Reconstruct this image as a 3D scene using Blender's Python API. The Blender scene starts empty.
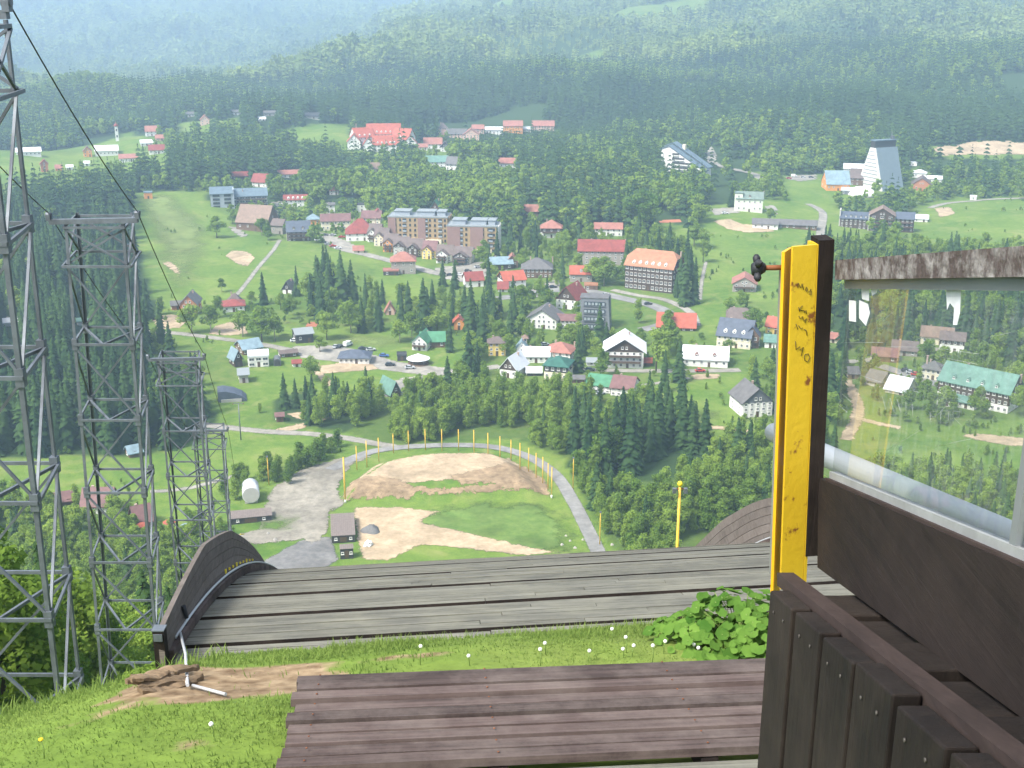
import bpy, math, random
import numpy as np
from mathutils import Vector, Matrix
from mathutils.bvhtree import BVHTree

S = bpy.context.scene
COL = S.collection
R = math.radians
random.seed(7)
RNG = np.random.default_rng(11)

# ------------------------------------------------------------------ camera, sky, sun, exposure
CZ = 150.0
PITCH = R(18.0)
FPX = 1200.0
cam_d = bpy.data.cameras.new('camera')
cam = bpy.data.objects.new('camera', cam_d)
COL.objects.link(cam)
cam.location = (0, 0, CZ)
cam.rotation_euler = (R(90) - PITCH, 0, 0)
cam_d.sensor_width = 36.0
cam_d.lens = FPX / 1024 * 36.0
cam_d.clip_start = 0.05
cam_d.clip_end = 30000
S.camera = cam

W = bpy.data.worlds.new('World')
S.world = W
W.use_nodes = True
nt = W.node_tree
nt.nodes.clear()
sky = nt.nodes.new('ShaderNodeTexSky')
sky.sky_type = 'NISHITA'
sky.sun_disc = False
SUN_EL, SUN_AZ = 52.0, 232.0        # azimuth clockwise from +Y: behind the camera, to its left
sky.sun_elevation = R(SUN_EL)
sky.sun_rotation = R(SUN_AZ)
sky.dust_density = 4.0
sky.air_density = 1.0
sky.ozone_density = 1.0
bg = nt.nodes.new('ShaderNodeBackground')
bg.inputs['Strength'].default_value = 0.12
wo = nt.nodes.new('ShaderNodeOutputWorld')
hs = nt.nodes.new('ShaderNodeHueSaturation')      # thin high cloud: a paler sky than a clear one
hs.inputs['Saturation'].default_value = 0.5
nt.links.new(sky.outputs[0], hs.inputs['Color'])
nt.links.new(hs.outputs[0], bg.inputs[0])
nt.links.new(bg.outputs[0], wo.inputs[0])

sd = bpy.data.lights.new('sun', 'SUN')
sd.energy = 2.6
sd.angle = R(14)
sd.color = (1.0, 0.95, 0.86)
sun = bpy.data.objects.new('sun', sd)
COL.objects.link(sun)
tosun = Vector((math.sin(R(SUN_AZ)) * math.cos(R(SUN_EL)), math.cos(R(SUN_AZ)) * math.cos(R(SUN_EL)), math.sin(R(SUN_EL))))
sun.rotation_euler = tosun.to_track_quat('Z', 'Y').to_euler()
sun.location = (-30, -20, 200)

S.view_settings.view_transform = 'Standard'
S.view_settings.look = 'None'
S.view_settings.gamma = 1.0
S.view_settings.use_curve_mapping = False
S.view_settings.exposure = 1.5
HAZE_DENSITY = 0.00027
S.render.engine = 'CYCLES'
S.cycles.use_denoising = True
S.cycles.max_bounces = 8
S.cycles.diffuse_bounces = 3
S.cycles.glossy_bounces = 3
S.cycles.transmission_bounces = 4
S.cycles.transparent_max_bounces = 16
S.cycles.volume_bounces = 1
S.cycles.use_adaptive_sampling = True
S.cycles.adaptive_threshold = 0.015

# ------------------------------------------------------------------ helpers
def lin(c):
    """sRGB 0-255 triple to linear."""
    out = []
    for v in c:
        v = v / 255.0
        out.append(v / 12.92 if v <= 0.04045 else ((v + 0.055) / 1.055) ** 2.4)
    return tuple(out)

MATS = {}
def mat(name, col, rough=0.8, var=0.25, scale=1.0, col2=None, bump=0.0, bscale=None, metal=0.0, spec=0.3, coord='Object', stretch=None, thr=None):
    """a principled surface whose colour wanders between two tones by noise"""
    if name in MATS:
        return MATS[name]
    m = bpy.data.materials.new(name)
    m.use_nodes = True
    n = m.node_tree.nodes
    L = m.node_tree.links
    b = n['Principled BSDF']
    b.inputs['Roughness'].default_value = rough
    b.inputs['Metallic'].default_value = metal
    b.inputs['Specular IOR Level'].default_value = spec
    c1 = tuple(col)
    c2 = tuple(col2) if col2 else tuple(max(0, c * (1 - var)) for c in col)
    tc = n.new('ShaderNodeTexCoord')
    mp = n.new('ShaderNodeMapping')
    L.new(tc.outputs[coord], mp.inputs[0])
    if stretch:
        mp.inputs['Scale'].default_value = stretch
    no = n.new('ShaderNodeTexNoise')
    no.inputs['Scale'].default_value = scale
    no.inputs['Detail'].default_value = 6
    no.inputs['Roughness'].default_value = 0.65
    L.new(mp.outputs[0], no.inputs['Vector'])
    cr = n.new('ShaderNodeValToRGB')
    lo, hi = thr if thr else (0.3, 0.7)
    cr.color_ramp.elements[0].position = lo
    cr.color_ramp.elements[1].position = hi
    cr.color_ramp.elements[0].color = c2 + (1,)
    cr.color_ramp.elements[1].color = c1 + (1,)
    L.new(no.outputs['Fac'], cr.inputs[0])
    L.new(cr.outputs[0], b.inputs['Base Color'])
    if bump:
        n2 = n.new('ShaderNodeTexNoise')
        n2.inputs['Scale'].default_value = bscale or scale * 4
        n2.inputs['Detail'].default_value = 5
        L.new(mp.outputs[0], n2.inputs['Vector'])
        bp = n.new('ShaderNodeBump')
        bp.inputs['Strength'].default_value = bump
        bp.inputs['Distance'].default_value = 0.02
        L.new(n2.outputs['Fac'], bp.inputs['Height'])
        L.new(bp.outputs[0], b.inputs['Normal'])
    MATS[name] = m
    return m

class MB:
    """collects shapes and links them as one mesh object"""
    def __init__(self):
        self.v = []
        self.f = []
        self.mi = []
        self.smooth = []
        self.M = None
    def add(self, vs, fs, mi=0, smooth=False):
        o = len(self.v)
        for p in vs:
            p = Vector(p)
            if self.M is not None:
                p = self.M @ p
            self.v.append(tuple(p))
        for q in fs:
            self.f.append(tuple(i + o for i in q))
            self.mi.append(mi)
            self.smooth.append(smooth)
    def box(self, c, s, mi=0, rz=0.0):
        x, y, z = s[0] / 2, s[1] / 2, s[2] / 2
        ca, sa = math.cos(rz), math.sin(rz)
        vs = []
        for dz in (-z, z):
            for dx, dy in ((-x, -y), (x, -y), (x, y), (-x, y)):
                vs.append((c[0] + dx * ca - dy * sa, c[1] + dx * sa + dy * ca, c[2] + dz))
        self.add(vs, [(3, 2, 1, 0), (4, 5, 6, 7), (0, 1, 5, 4), (1, 2, 6, 5), (2, 3, 7, 6), (3, 0, 4, 7)], mi)
    def bar(self, p, q, w, h=None, mi=0, up=(0, 0, 1)):
        """rectangular bar from p to q"""
        h = h or w
        p, q = Vector(p), Vector(q)
        d = (q - p).normalized()
        u = Vector(up)
        if abs(d.dot(u)) > 0.98:
            u = Vector((0, 1, 0))
        s = d.cross(u).normalized()
        t = s.cross(d).normalized()
        vs = []
        for e in (p, q):
            for a, b in ((-1, -1), (1, -1), (1, 1), (-1, 1)):
                vs.append(e + s * (a * w / 2) + t * (b * h / 2))
        self.add(vs, [(0, 1, 2, 3), (7, 6, 5, 4), (0, 4, 5, 1), (1, 5, 6, 2), (2, 6, 7, 3), (3, 7, 4, 0)], mi)
    def angle(self, p, q, w, t, a, b, mi=0):
        """an L-profile from p to q with flanges along directions a and b"""
        p, q, a, b = Vector(p), Vector(q), Vector(a).normalized(), Vector(b).normalized()
        prof = [(0, 0), (w, 0), (w, t), (t, t), (t, w), (0, w)]
        vs = [e + a * i + b * j for e in (p, q) for i, j in prof]
        fs = [(i, (i + 1) % 6, (i + 1) % 6 + 6, i + 6) for i in range(6)]
        fs += [(5, 4, 3, 2, 1, 0), (6, 7, 8, 9, 10, 11)]
        self.add(vs, fs, mi)
    def tube(self, pts, r, n=8, mi=0, cap=True, smooth=True):
        pts = [Vector(p) for p in pts]
        rs = r if isinstance(r, (list, tuple)) else [r] * len(pts)
        vs, fs = [], []
        prev = None
        for i, p in enumerate(pts):
            d = (pts[min(i + 1, len(pts) - 1)] - pts[max(i - 1, 0)])
            d = d.normalized() if d.length > 1e-9 else Vector((0, 0, 1))
            if prev is None:
                s = d.cross(Vector((0, 0, 1)))
                if s.length < 0.05:
                    s = d.cross(Vector((0, 1, 0)))
            else:
                s = prev - d * prev.dot(d)
            s.normalize()
            prev = s
            t = d.cross(s)
            for k in range(n):
                a = 2 * math.pi * k / n
                vs.append(p + (s * math.cos(a) + t * math.sin(a)) * rs[i])
        for i in range(len(pts) - 1):
            for k in range(n):
                fs.append((i * n + k, i * n + (k + 1) % n, (i + 1) * n + (k + 1) % n, (i + 1) * n + k))
        self.add(vs, fs, mi, smooth)
        if cap:
            o = len(self.v) - len(vs)
            self.f.append(tuple(o + k for k in reversed(range(n))))
            self.f.append(tuple(o + (len(pts) - 1) * n + k for k in range(n)))
            self.mi += [mi, mi]
            self.smooth += [False, False]
    def lathe(self, prof, c=(0, 0, 0), n=16, mi=0, smooth=True):
        vs, fs = [], []
        for r_, z in prof:
            for k in range(n):
                a = 2 * math.pi * k / n
                vs.append((c[0] + r_ * math.cos(a), c[1] + r_ * math.sin(a), c[2] + z))
        for i in range(len(prof) - 1):
            for k in range(n):
                fs.append((i * n + k, i * n + (k + 1) % n, (i + 1) * n + (k + 1) % n, (i + 1) * n + k))
        fs.append(tuple(reversed(range(n))))
        fs.append(tuple((len(prof) - 1) * n + k for k in range(n)))
        self.add(vs, fs, mi, smooth)
    def prism(self, poly, a, b, axis='z', mi=0):
        """polygon (2D) pulled from a to b along an axis"""
        def P(u, v, w):
            return (u, v, w) if axis == 'z' else ((w, u, v) if axis == 'x' else (u, w, v))
        n = len(poly)
        vs = [P(u, v, a) for u, v in poly] + [P(u, v, b) for u, v in poly]
        fs = [tuple(range(n - 1, -1, -1)), tuple(range(n, 2 * n))]
        fs += [(i, (i + 1) % n, n + (i + 1) % n, n + i) for i in range(n)]
        if axis == 'y':
            fs = [tuple(reversed(f)) for f in fs]
        self.add(vs, fs, mi)
    def mesh(self, name, mats):
        me = bpy.data.meshes.new(name)
        me.from_pydata(self.v, [], self.f)
        for m in (mats if isinstance(mats, (list, tuple)) else [mats]):
            me.materials.append(m)
        me.polygons.foreach_set('material_index', self.mi)
        me.polygons.foreach_set('use_smooth', self.smooth)
        me.update()
        return me
    def build(self, name, mats, parent=None):
        return link(name, self.mesh(name, mats), parent)

def link(name, me, parent=None):
    o = bpy.data.objects.new(name, me)
    COL.objects.link(o)
    if parent is not None:
        o.parent = parent
    return o

def tag(o, label, cat, group=None):
    o['label'] = label
    o['category'] = cat
    if group:
        o['group'] = group
    return o

def root(name, label, cat, loc=(0, 0, 0), rz=0.0, group=None):
    o = bpy.data.objects.new(name, None)
    o.empty_display_size = 0.5
    COL.objects.link(o)
    o.location = loc
    o.rotation_euler = (0, 0, rz)
    return tag(o, label, cat, group)

def npmesh(name, V, F, mats, mi=None, attrs=None, smooth=False):
    """mesh from numpy verts (n,3) and faces (m,k)"""
    V = np.asarray(V, dtype=np.float32)
    F = np.asarray(F, dtype=np.int32)
    me = bpy.data.meshes.new(name)
    k = F.shape[1]
    me.vertices.add(len(V))
    me.vertices.foreach_set('co', V.ravel())
    me.loops.add(F.size)
    me.loops.foreach_set('vertex_index', F.ravel())
    me.polygons.add(len(F))
    me.polygons.foreach_set('loop_start', np.arange(0, F.size, k, dtype=np.int32))
    me.polygons.foreach_set('loop_total', np.full(len(F), k, dtype=np.int32))
    for m in (mats if isinstance(mats, (list, tuple)) else [mats]):
        me.materials.append(m)
    if mi is not None:
        me.polygons.foreach_set('material_index', np.asarray(mi, dtype=np.int32))
    if smooth:
        me.polygons.foreach_set('use_smooth', np.ones(len(F), dtype=bool))
    if attrs:
        for an, av in attrs.items():
            at = me.attributes.new(an, 'FLOAT', 'POINT')
            at.data.foreach_set('value', np.asarray(av, dtype=np.float32))
    me.update()
    me.validate()
    return me

# ------------------------------------------------------------------ the lie of the land
PY = np.array([-40, -5, 0, 4, 5.7, 7.0, 8.5, 9.8, 10.7, 13, 16, 20, 27, 60, 120, 180, 230, 262, 288, 310, 400, 20000], float)
PZ = np.array([0, -1.0, -2.2, -3.55, -4.2, -4.58, -5.15, -5.82, -6.7, -8.2, -10.0, -12.4, -16.4, -37.5, -75, -111, -134, -145.0, -148.6, -149.2, -149, -149], float)
TA = np.array([-1.2, -.6, -.43, -.3, -.22, -.15, -.08, 0, .1, .2, .3, .43, .6, 1.2])
TY = np.array([0, 400, 700, 1000, 1250, 1500, 1800, 2200, 2700, 3300, 4200, 5200, 6500, 9500])
TZ = np.array([
 # 0 400 700 1000 1250 1500 1800 2200 2700 3300 4200 5200 6500 9500
 [0, 2, 12, 24, 18, 14, 8, -30, -55, -25, 80, 175, 260, 300],
 [0, 2, 12, 24, 18, 14, 8, -30, -55, -25, 80, 175, 260, 300],
 [0, 1, 8, 18, 16, 14, 8, -30, -55, -25, 80, 170, 250, 300],
 [0, 0, 4, 12, 14, 14, 10, -28, -52, -25, 78, 165, 240, 290],
 [0, 0, 3, 11, 16, 20, 20, -5, -40, -25, 74, 150, 215, 260],
 [0, 0, 2, 8, 16, 24, 32, 32, 0, -20, 66, 128, 175, 200],
 [0, 0, 2, 7, 13, 26, 42, 68, 82, 60, 60, 100, 138, 140],
 [0, 0, 3, 8, 13, 28, 38, 70, 98, 128, 150, 165, 170, 170],
 [0, 0, 4, 8, 15, 34, 44, 80, 118, 160, 190, 210, 220, 220],
 [0, 0, 4, 9, 20, 40, 58, 95, 140, 190, 230, 250, 260, 260],
 [0, 0, 4, 10, 26, 46, 68, 105, 150, 210, 260, 280, 290, 290],
 [0, 0, 5, 12, 30, 50, 74, 112, 160, 220, 280, 300, 310, 310],
 [0, 1, 6, 14, 32, 54, 78, 118, 170, 230, 290, 310, 320, 320],
 [0, 1, 6, 14, 32, 54, 78, 118, 170, 230, 290, 310, 320, 320]], float)

def sstep(a, b, x):
    t = np.clip((x - a) / (b - a), 0, 1)
    return t * t * (3 - 2 * t)

def table(a, y):
    i = np.clip(np.searchsorted(TA, a) - 1, 0, len(TA) - 2)
    j = np.clip(np.searchsorted(TY, y) - 1, 0, len(TY) - 2)
    u = np.clip((a - TA[i]) / (TA[i + 1] - TA[i]), 0, 1)
    v = np.clip((y - TY[j]) / (TY[j + 1] - TY[j]), 0, 1)
    u = u * u * (3 - 2 * u)
    v = v * 0.55 + 0.45 * v * v * (3 - 2 * v)
    return (TZ[i, j] * (1 - u) * (1 - v) + TZ[i + 1, j] * u * (1 - v) + TZ[i, j + 1] * (1 - u) * v + TZ[i + 1, j + 1] * u * v)

BANK = None        # polygon of the raised end of the outrun, world x,y
def signed_dist(X, Y, poly):
    """distance to the outline, positive inside"""
    X = np.asarray(X, float); Y = np.asarray(Y, float)
    P = np.asarray(poly, float)
    inside = np.zeros(X.shape, bool)
    d2 = np.full(X.shape, 1e18)
    n = len(P)
    for i in range(n):
        x1, y1 = P[i]; x2, y2 = P[(i + 1) % n]
        ex, ey = x2 - x1, y2 - y1
        L2 = ex * ex + ey * ey + 1e-12
        t = np.clip(((X - x1) * ex + (Y - y1) * ey) / L2, 0, 1)
        d2 = np.minimum(d2, (X - x1 - t * ex) ** 2 + (Y - y1 - t * ey) ** 2)
        cond = ((y1 > Y) != (y2 > Y))
        with np.errstate(divide='ignore', invalid='ignore'):
            xi = (x2 - x1) * (Y - y1) / (y2 - y1 + 1e-15) + x1
        inside ^= cond & (X < xi)
    d = np.sqrt(d2)
    return np.where(inside, d, -d)

def ground(x, y):
    x = np.asarray(x, float); y = np.asarray(y, float)
    sh = np.clip(x + 3.2, -2, 7.6) * sstep(7.2, 9.4, y) * (1 - sstep(14, 24, y))
    z = np.interp(y - .07 * sh, PY, PZ) + .027 * sh
    a = x / np.maximum(y, 60.0)
    z = z + np.where(y > 300, table(a, y), 0)
    # the bank left of the jump falls away sideways
    lat = -0.30 * np.clip(-2.6 - x, 0, 9) * (1 - sstep(60, 140, y)) * sstep(3, 8, y)
    z = z + lat
    # small unevenness
    far = np.clip(y / 400, 0, 4)
    z = z + 0.05 * np.sin(x * 1.7 + 0.6 * y) * np.sin(y * 1.3) * (y < 30)
    z = z + far * far * (1.2 * np.sin(x * .011 + 1) * np.sin(y * .009) + .5 * np.sin(x * .031) * np.sin(y * .027 + 2)) * (y > 300)
    fm = sstep(1350, 2300, y)
    z = z + fm * (15 * np.sin(x * .0072 + y * .0021 + 1) * np.sin(y * .0047 + 1 - x * .0012) + 9 * np.sin(x * .0125 - y * .0062) + 4 * np.sin(x * .027 + y * .011))
    # ski meadow on the left swells a little
    z = z + 13 * np.exp(-(((x + 262) / 95) ** 2 + ((y - 905) / 130) ** 2))
    # hollows washed out under the edge of the jump deck
    z = z - .34 * np.exp(-(((x + 1.72) / .26) ** 2 + ((y - 9.92) / .22) ** 2)) - .26 * np.exp(-(((x + 2.75) / .42) ** 2 + ((y - 9.80) / .20) ** 2))
    if BANK is not None:
        z = z + np.where((y > 320) & (y < 420), 3.4 * sstep(0.0, 8.0, signed_dist(x, y, BANK)), 0)
    return z + CZ

CP, SP = math.cos(PITCH), math.sin(PITCH)
def ray(px, py):
    u = (px - 512) / FPX
    v = (384 - py) / FPX
    return u, CP + v * SP, -SP + v * CP
def at_y(px, py, y):
    """the world point of a picture position at forward distance y"""
    dx, dy, dz = ray(px, py)
    t = y / dy
    return Vector((dx * t, y, CZ + dz * t))
_TS = np.concatenate([np.linspace(1, 300, 600), np.geomspace(301, 9000, 1400)])
def hit(px, py, tmin=0):
    dx, dy, dz = ray(px, py)
    T = _TS[_TS >= tmin]
    h = (CZ + dz * T) - ground(dx * T, dy * T)
    k = int(np.argmax(h < 0)) if (h < 0).any() else len(T) - 1
    if k == 0:
        t = T[0]
    else:
        t = T[k - 1] + (T[k] - T[k - 1]) * h[k - 1] / max(1e-9, h[k - 1] - h[k])
    return dx * t, dy * t
def depth_of(x, y, z):
    return y * CP - (z - CZ) * SP
def to_px(x, y, z):
    d = y * CP - (z - CZ) * SP
    return 512 + FPX * x / d, 384 - FPX * (y * SP + (z - CZ) * CP) / d, d
def wpoly(pts, tmin=200):
    return [hit(a, b, tmin) for a, b in pts]

BANK = wpoly([(334, 503), (342, 484), (366, 468), (400, 458), (440, 453), (486, 453), (512, 460), (532, 473), (551, 498), (500, 501), (440, 504), (390, 506)])

BARE = [(*hit(255, 684, 3), .85, .80, .42), (*hit(205, 692, 3), .75, .55, .30), (*hit(185, 676, 3), .7, .5, .4), (*hit(120, 708, 3), .46, .55, .22), (*hit(300, 668, 3), .5, .5, .25), (*hit(270, 752, 3), .50, .40, .20), (*hit(60, 735, 3), .32, .5, .3), (*hit(180, 745, 3), .30, .5, .25), (*hit(420, 655, 3), .35, .5, .12)]
def bare_at(X, Y):
    return sum(a * np.exp(-(((X - x0) / sx) ** 2 + ((Y - y0) / sy) ** 2)) for x0, y0, a, sx, sy in BARE)
# ------------------------------------------------------------------ land cover (outlines on the ground)
def Z(pts):
    return pts
CLEAR = [
 [(205, 640), (235, 515), (240, 500), (262, 488), (300, 463), (345, 450), (420, 442), (510, 442), (560, 460), (587, 500), (612, 560), (640, 640)],
 [(-150, 459), (150, 457), (150, 482), (100, 500), (60, 505), (-150, 500)],
 [(120, 462), (215, 440), (225, 418), (345, 431), (372, 442), (345, 452), (330, 462), (300, 470), (262, 492), (235, 530), (150, 535), (110, 500)],
 [(160, 316), (262, 318), (300, 333), (345, 326), (400, 330), (470, 350), (470, 372), (450, 388), (405, 397), (385, 402), (330, 396), (300, 388), (280, 397), (232, 422), (215, 440), (205, 405), (235, 375), (225, 352), (150, 345)],
 [(130, 192), (205, 192), (235, 228), (310, 245), (345, 258), (310, 286), (270, 300), (250, 312), (160, 314), (150, 290), (135, 240)],
 [(370, 256), (430, 262), (425, 300), (390, 304), (372, 285)],
 [(668, 222), (700, 232), (740, 236), (800, 238), (800, 290), (800, 330), (770, 300), (730, 300), (715, 335), (694, 330), (695, 300), (690, 260), (660, 240)],
 [(625, 390), (740, 372), (760, 425), (700, 452), (690, 420), (640, 400)],
 [(830, 440), (850, 405), (858, 396), (880, 400), (900, 424), (1100, 418), (1100, 470), (850, 470)],
 [(905, 240), (925, 205), (960, 198), (1090, 203), (1090, 250), (900, 256)],
 [(700, 208), (760, 200), (830, 200), (870, 236), (870, 252), (780, 256), (700, 240)],
 [(780, 176), (850, 176), (870, 192), (860, 204), (790, 204)],
 [(335, 240), (372, 236), (372, 262), (480, 280), (495, 262), (470, 285), (420, 280), (365, 265), (330, 258)],
 [(86, 150), (132, 130), (150, 138), (120, 158), (60, 162)],
 [(0, 152), (130, 152), (172, 150), (172, 170), (0, 178)],
 [(176, 125), (205, 119), (236, 120), (244, 128), (205, 133), (180, 132)], [(262, 141), (285, 130), (318, 124), (350, 123), (352, 140), (300, 143)],
 [(342, 148), (420, 148), (470, 142), (560, 130), (560, 138), (470, 156), (416, 158), (342, 160)],
 [(928, 146), (1024, 142), (1100, 140), (1100, 152), (940, 158)],
]
CUTS = [(180, 2500, 260, 60), (700, 2350, 180, 45), (-330, 2050, 120, 60), (480, 3050, 380, 70), (1050, 2750, 200, 60), (60, 1950, 90, 40), (900, 1720, 120, 40), (420, 2000, 70, 60), (-60, 2850, 160, 60)]     # felled strips on the mountain side
CLEAR = [np.array(wpoly(p)) for p in CLEAR]
# (outline, share of spruces, spacing, spruce heights, leafy heights)
ZONES = [
 ([(-160, 462), (140, 457), (205, 438), (222, 410), (205, 398), (165, 397), (140, 330), (160, 314), (150, 290), (135, 240), (128, 200), (60, 196), (-160, 188)], .95, 6.2, (18, 27), (12, 17)),
 ([(-200, 470), (-60, 500), (110, 502), (150, 535), (235, 530), (205, 640), (170, 700), (-200, 900)], .04, 4.6, (10, 14), (6.5, 11)),
 ([(118, 190), (330, 184), (340, 160), (150, 164)], .95, 6.0, (18, 26), (14, 18)),
 ([(565, 472), (600, 477), (650, 482), (712, 472), (715, 446), (640, 428), (580, 424)], .93, 6.0, (17, 25), (12, 15)),
 ([(345, 452), (420, 443), (510, 443), (560, 462), (600, 520), (640, 640), (1200, 660), (1150, 492), (1000, 486), (850, 482), (835, 440), (760, 440), (700, 452), (640, 402), (560, 398), (480, 388), (440, 392), (385, 404), (345, 432)], .08, 3.7, (10, 16), (7, 12.5)),
 ([(275, 420), (345, 432), (400, 412), (400, 388), (275, 396)], .45, 5.0, (12, 18), (9, 13)),
 ([(190, 204), (330, 204), (520, 222), (520, 205), (480, 168), (330, 186), (190, 196)], .18, 6.4, (16, 24), (12, 18)),
 ([(470, 246), (560, 236), (680, 232), (720, 214), (770, 150), (620, 130), (480, 160), (400, 180), (510, 215)], .62, 6.6, (18, 26), (13, 19)),
 ([(860, 262), (880, 238), (900, 258), (1100, 262), (1100, 330), (820, 330), (820, 262)], .35, 7.0, (16, 24), (11, 16)),
]
ZONES = [(np.array(wpoly(p, 25 if i == 1 else 200)), c, sp, hs, hl) for i, (p, c, sp, hs, hl) in enumerate(ZONES)]

def inside(X, Y, P):
    ins = np.zeros(np.shape(X), bool)
    n = len(P)
    for i in range(n):
        x1, y1 = P[i]; x2, y2 = P[(i + 1) % n]
        cond = ((y1 > Y) != (y2 > Y))
        with np.errstate(divide='ignore', invalid='ignore'):
            xi = (x2 - x1) * (Y - y1) / (y2 - y1 + 1e-15) + x1
        ins ^= cond & (X < xi)
    return ins

def wob(x, y, s, seed=0):
    """cheap smooth noise, -1..1"""
    r = np.random.default_rng(100 + seed)
    out = 0
    for k in range(6):
        an = r.uniform(0, 6.28); f = s * r.uniform(.6, 1.9); ph = r.uniform(0, 6.28)
        out = out + np.sin((x * np.cos(an) + y * np.sin(an)) * f + ph + 1.3 * np.sin((x * np.sin(an) - y * np.cos(an)) * f * .7 + ph * 2))
    return out / 3.2

def zone_of(X, Y):
    """-1 clear, 0.. zone, 90 village, 99 the wild forest"""
    z = np.full(X.shape, 90)
    z[(Y > 1010 + 150 * (X < -100))] = 99
    z[(Y < 290)] = -1
    z[(np.abs(X / np.maximum(Y, 1)) > .52) & (Y > 300)] = 99
    for i in range(len(ZONES) - 1, -1, -1):
        z[inside(X, Y, ZONES[i][0])] = i
    for i, P in enumerate(CLEAR):
        # ragged edges
        z[inside(X + 3 * wob(X, Y, .09, 1), Y + 4 * wob(X, Y, .08, 2), P)] = -1
    return z

# ------------------------------------------------------------------ ground
def ground_material():
    m = bpy.data.materials.new('meadow_and_forest_floor')
    m.use_nodes = True
    n, L = m.node_tree.nodes, m.node_tree.links
    b = n['Principled BSDF']
    b.inputs['Roughness'].default_value = 0.95
    b.inputs['Specular IOR Level'].default_value = 0.1
    geo = n.new('ShaderNodeNewGeometry')
    def noise(scale, detail=5, dist=0.0):
        t = n.new('ShaderNodeTexNoise')
        t.inputs['Scale'].default_value = scale
        t.inputs['Detail'].default_value = detail
        t.inputs['Distortion'].default_value = dist
        L.new(geo.outputs['Position'], t.inputs['Vector'])
        return t.outputs['Fac']
    def ramp(f, a, ca, b_, cb):
        r = n.new('ShaderNodeValToRGB')
        r.color_ramp.elements[0].position = a
        r.color_ramp.elements[1].position = b_
        r.color_ramp.elements[0].color = ca + (1,)
        r.color_ramp.elements[1].color = cb + (1,)
        L.new(f, r.inputs[0])
        return r.outputs[0]
    def mix(f, a, c, mode='MIX'):
        x = n.new('ShaderNodeMix')
        x.data_type = 'RGBA'
        x.blend_type = mode
        if isinstance(f, float):
            x.inputs[0].default_value = f
        else:
            L.new(f, x.inputs[0])
        L.new(a, x.inputs[6]); L.new(c, x.inputs[7])
        return x.outputs[2]
    big = ramp(noise(.022, 7, .8), .36, (.066, .140, .020), .66, (.175, .235, .048))
    mid = ramp(noise(.35, 6), .3, (.066, .138, .022), .7, (.155, .225, .046))
    g = mix(.5, big, mid)
    fine = ramp(noise(3.0, 6), .25, (.55, .55, .5), .75, (1.25, 1.2, 1.1))
    g = mix(.55, g, fine, 'MULTIPLY')
    dry = ramp(noise(.06, 8, 1.6), .54, (0, 0, 0), .72, (1, 1, 1))
    drycol = n.new('ShaderNodeRGB'); drycol.outputs[0].default_value = (.23, .23, .085, 1)
    dm = n.new('ShaderNodeMath'); dm.operation = 'MULTIPLY'; dm.inputs[1].default_value = .55
    L.new(dry, dm.inputs[0])
    g = mix(dm.outputs[0], g, drycol.outputs[0])
    # bare earth near the jump
    at2 = n.new('ShaderNodeAttribute'); at2.attribute_name = 'bare'
    soil = ramp(noise(7.0, 9), .3, (.13, .085, .05), .7, (.32, .24, .15))
    sub = n.new('ShaderNodeMath'); sub.operation = 'ADD'; L.new(at2.outputs['Fac'], sub.inputs[0]); L.new(noise(2.2, 8), sub.inputs[1])
    br = ramp(sub.outputs[0], .86, (0, 0, 0), 1.06, (1, 1, 1))
    g = mix(br, g, soil)
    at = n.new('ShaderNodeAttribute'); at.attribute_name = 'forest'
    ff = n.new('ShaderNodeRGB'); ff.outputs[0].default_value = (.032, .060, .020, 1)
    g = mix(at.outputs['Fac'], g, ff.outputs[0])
    L.new(g, b.inputs['Base Color'])
    bp = n.new('ShaderNodeBump'); bp.inputs['Strength'].default_value = .6; bp.inputs['Distance'].default_value = .25
    L.new(noise(1.2, 8), bp.inputs['Height']); L.new(bp.outputs[0], b.inputs['Normal'])
    return m

ys = np.concatenate([np.linspace(-30, 7.8, 100, endpoint=False), np.geomspace(8, 9400, 900)])
us = np.linspace(-1, 1, 321)
us = np.sign(us) * (np.abs(us) ** 1.15)
GX = us[None, :] * (12 + np.maximum(ys, 0) * .80)[:, None]
GY = np.repeat(ys[:, None], len(us), 1)
GZ = ground(GX, GY)
nr, nc = GX.shape
idx = np.arange(nr * nc).reshape(nr, nc)
GF = np.stack([idx[:-1, :-1].ravel(), idx[:-1, 1:].ravel(), idx[1:, 1:].ravel(), idx[1:, :-1].ravel()], 1)
zf = zone_of(GX, GY)
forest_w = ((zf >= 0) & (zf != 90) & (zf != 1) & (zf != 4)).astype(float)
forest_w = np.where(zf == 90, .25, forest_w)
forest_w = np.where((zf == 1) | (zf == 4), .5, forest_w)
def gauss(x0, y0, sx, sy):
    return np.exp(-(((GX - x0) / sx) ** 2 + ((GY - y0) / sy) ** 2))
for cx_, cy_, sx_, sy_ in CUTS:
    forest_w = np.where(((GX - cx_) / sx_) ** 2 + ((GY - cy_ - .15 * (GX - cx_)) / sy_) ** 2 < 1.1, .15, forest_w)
bare = bare_at(GX, GY) + .3 * gauss(.8, 2, 3, 2)
bare = np.clip(bare, 0, .8)
gme = npmesh('ground', np.stack([GX, GY, GZ], -1).reshape(-1, 3), GF, ground_material(),
             attrs={'forest': forest_w.ravel(), 'bare': bare.ravel()}, smooth=True)
gob = link('ground', gme)
gob['kind'] = 'structure'
BVH = BVHTree.FromPolygons([tuple(v) for v in np.stack([GX, GY, GZ], -1).reshape(-1, 3).tolist()], GF.tolist())
def gz(x, y):
    h = BVH.ray_cast(Vector((x, y, 900)), Vector((0, 0, -1)))
    return h[0].z if h[0] is not None else float(ground(x, y))

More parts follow.
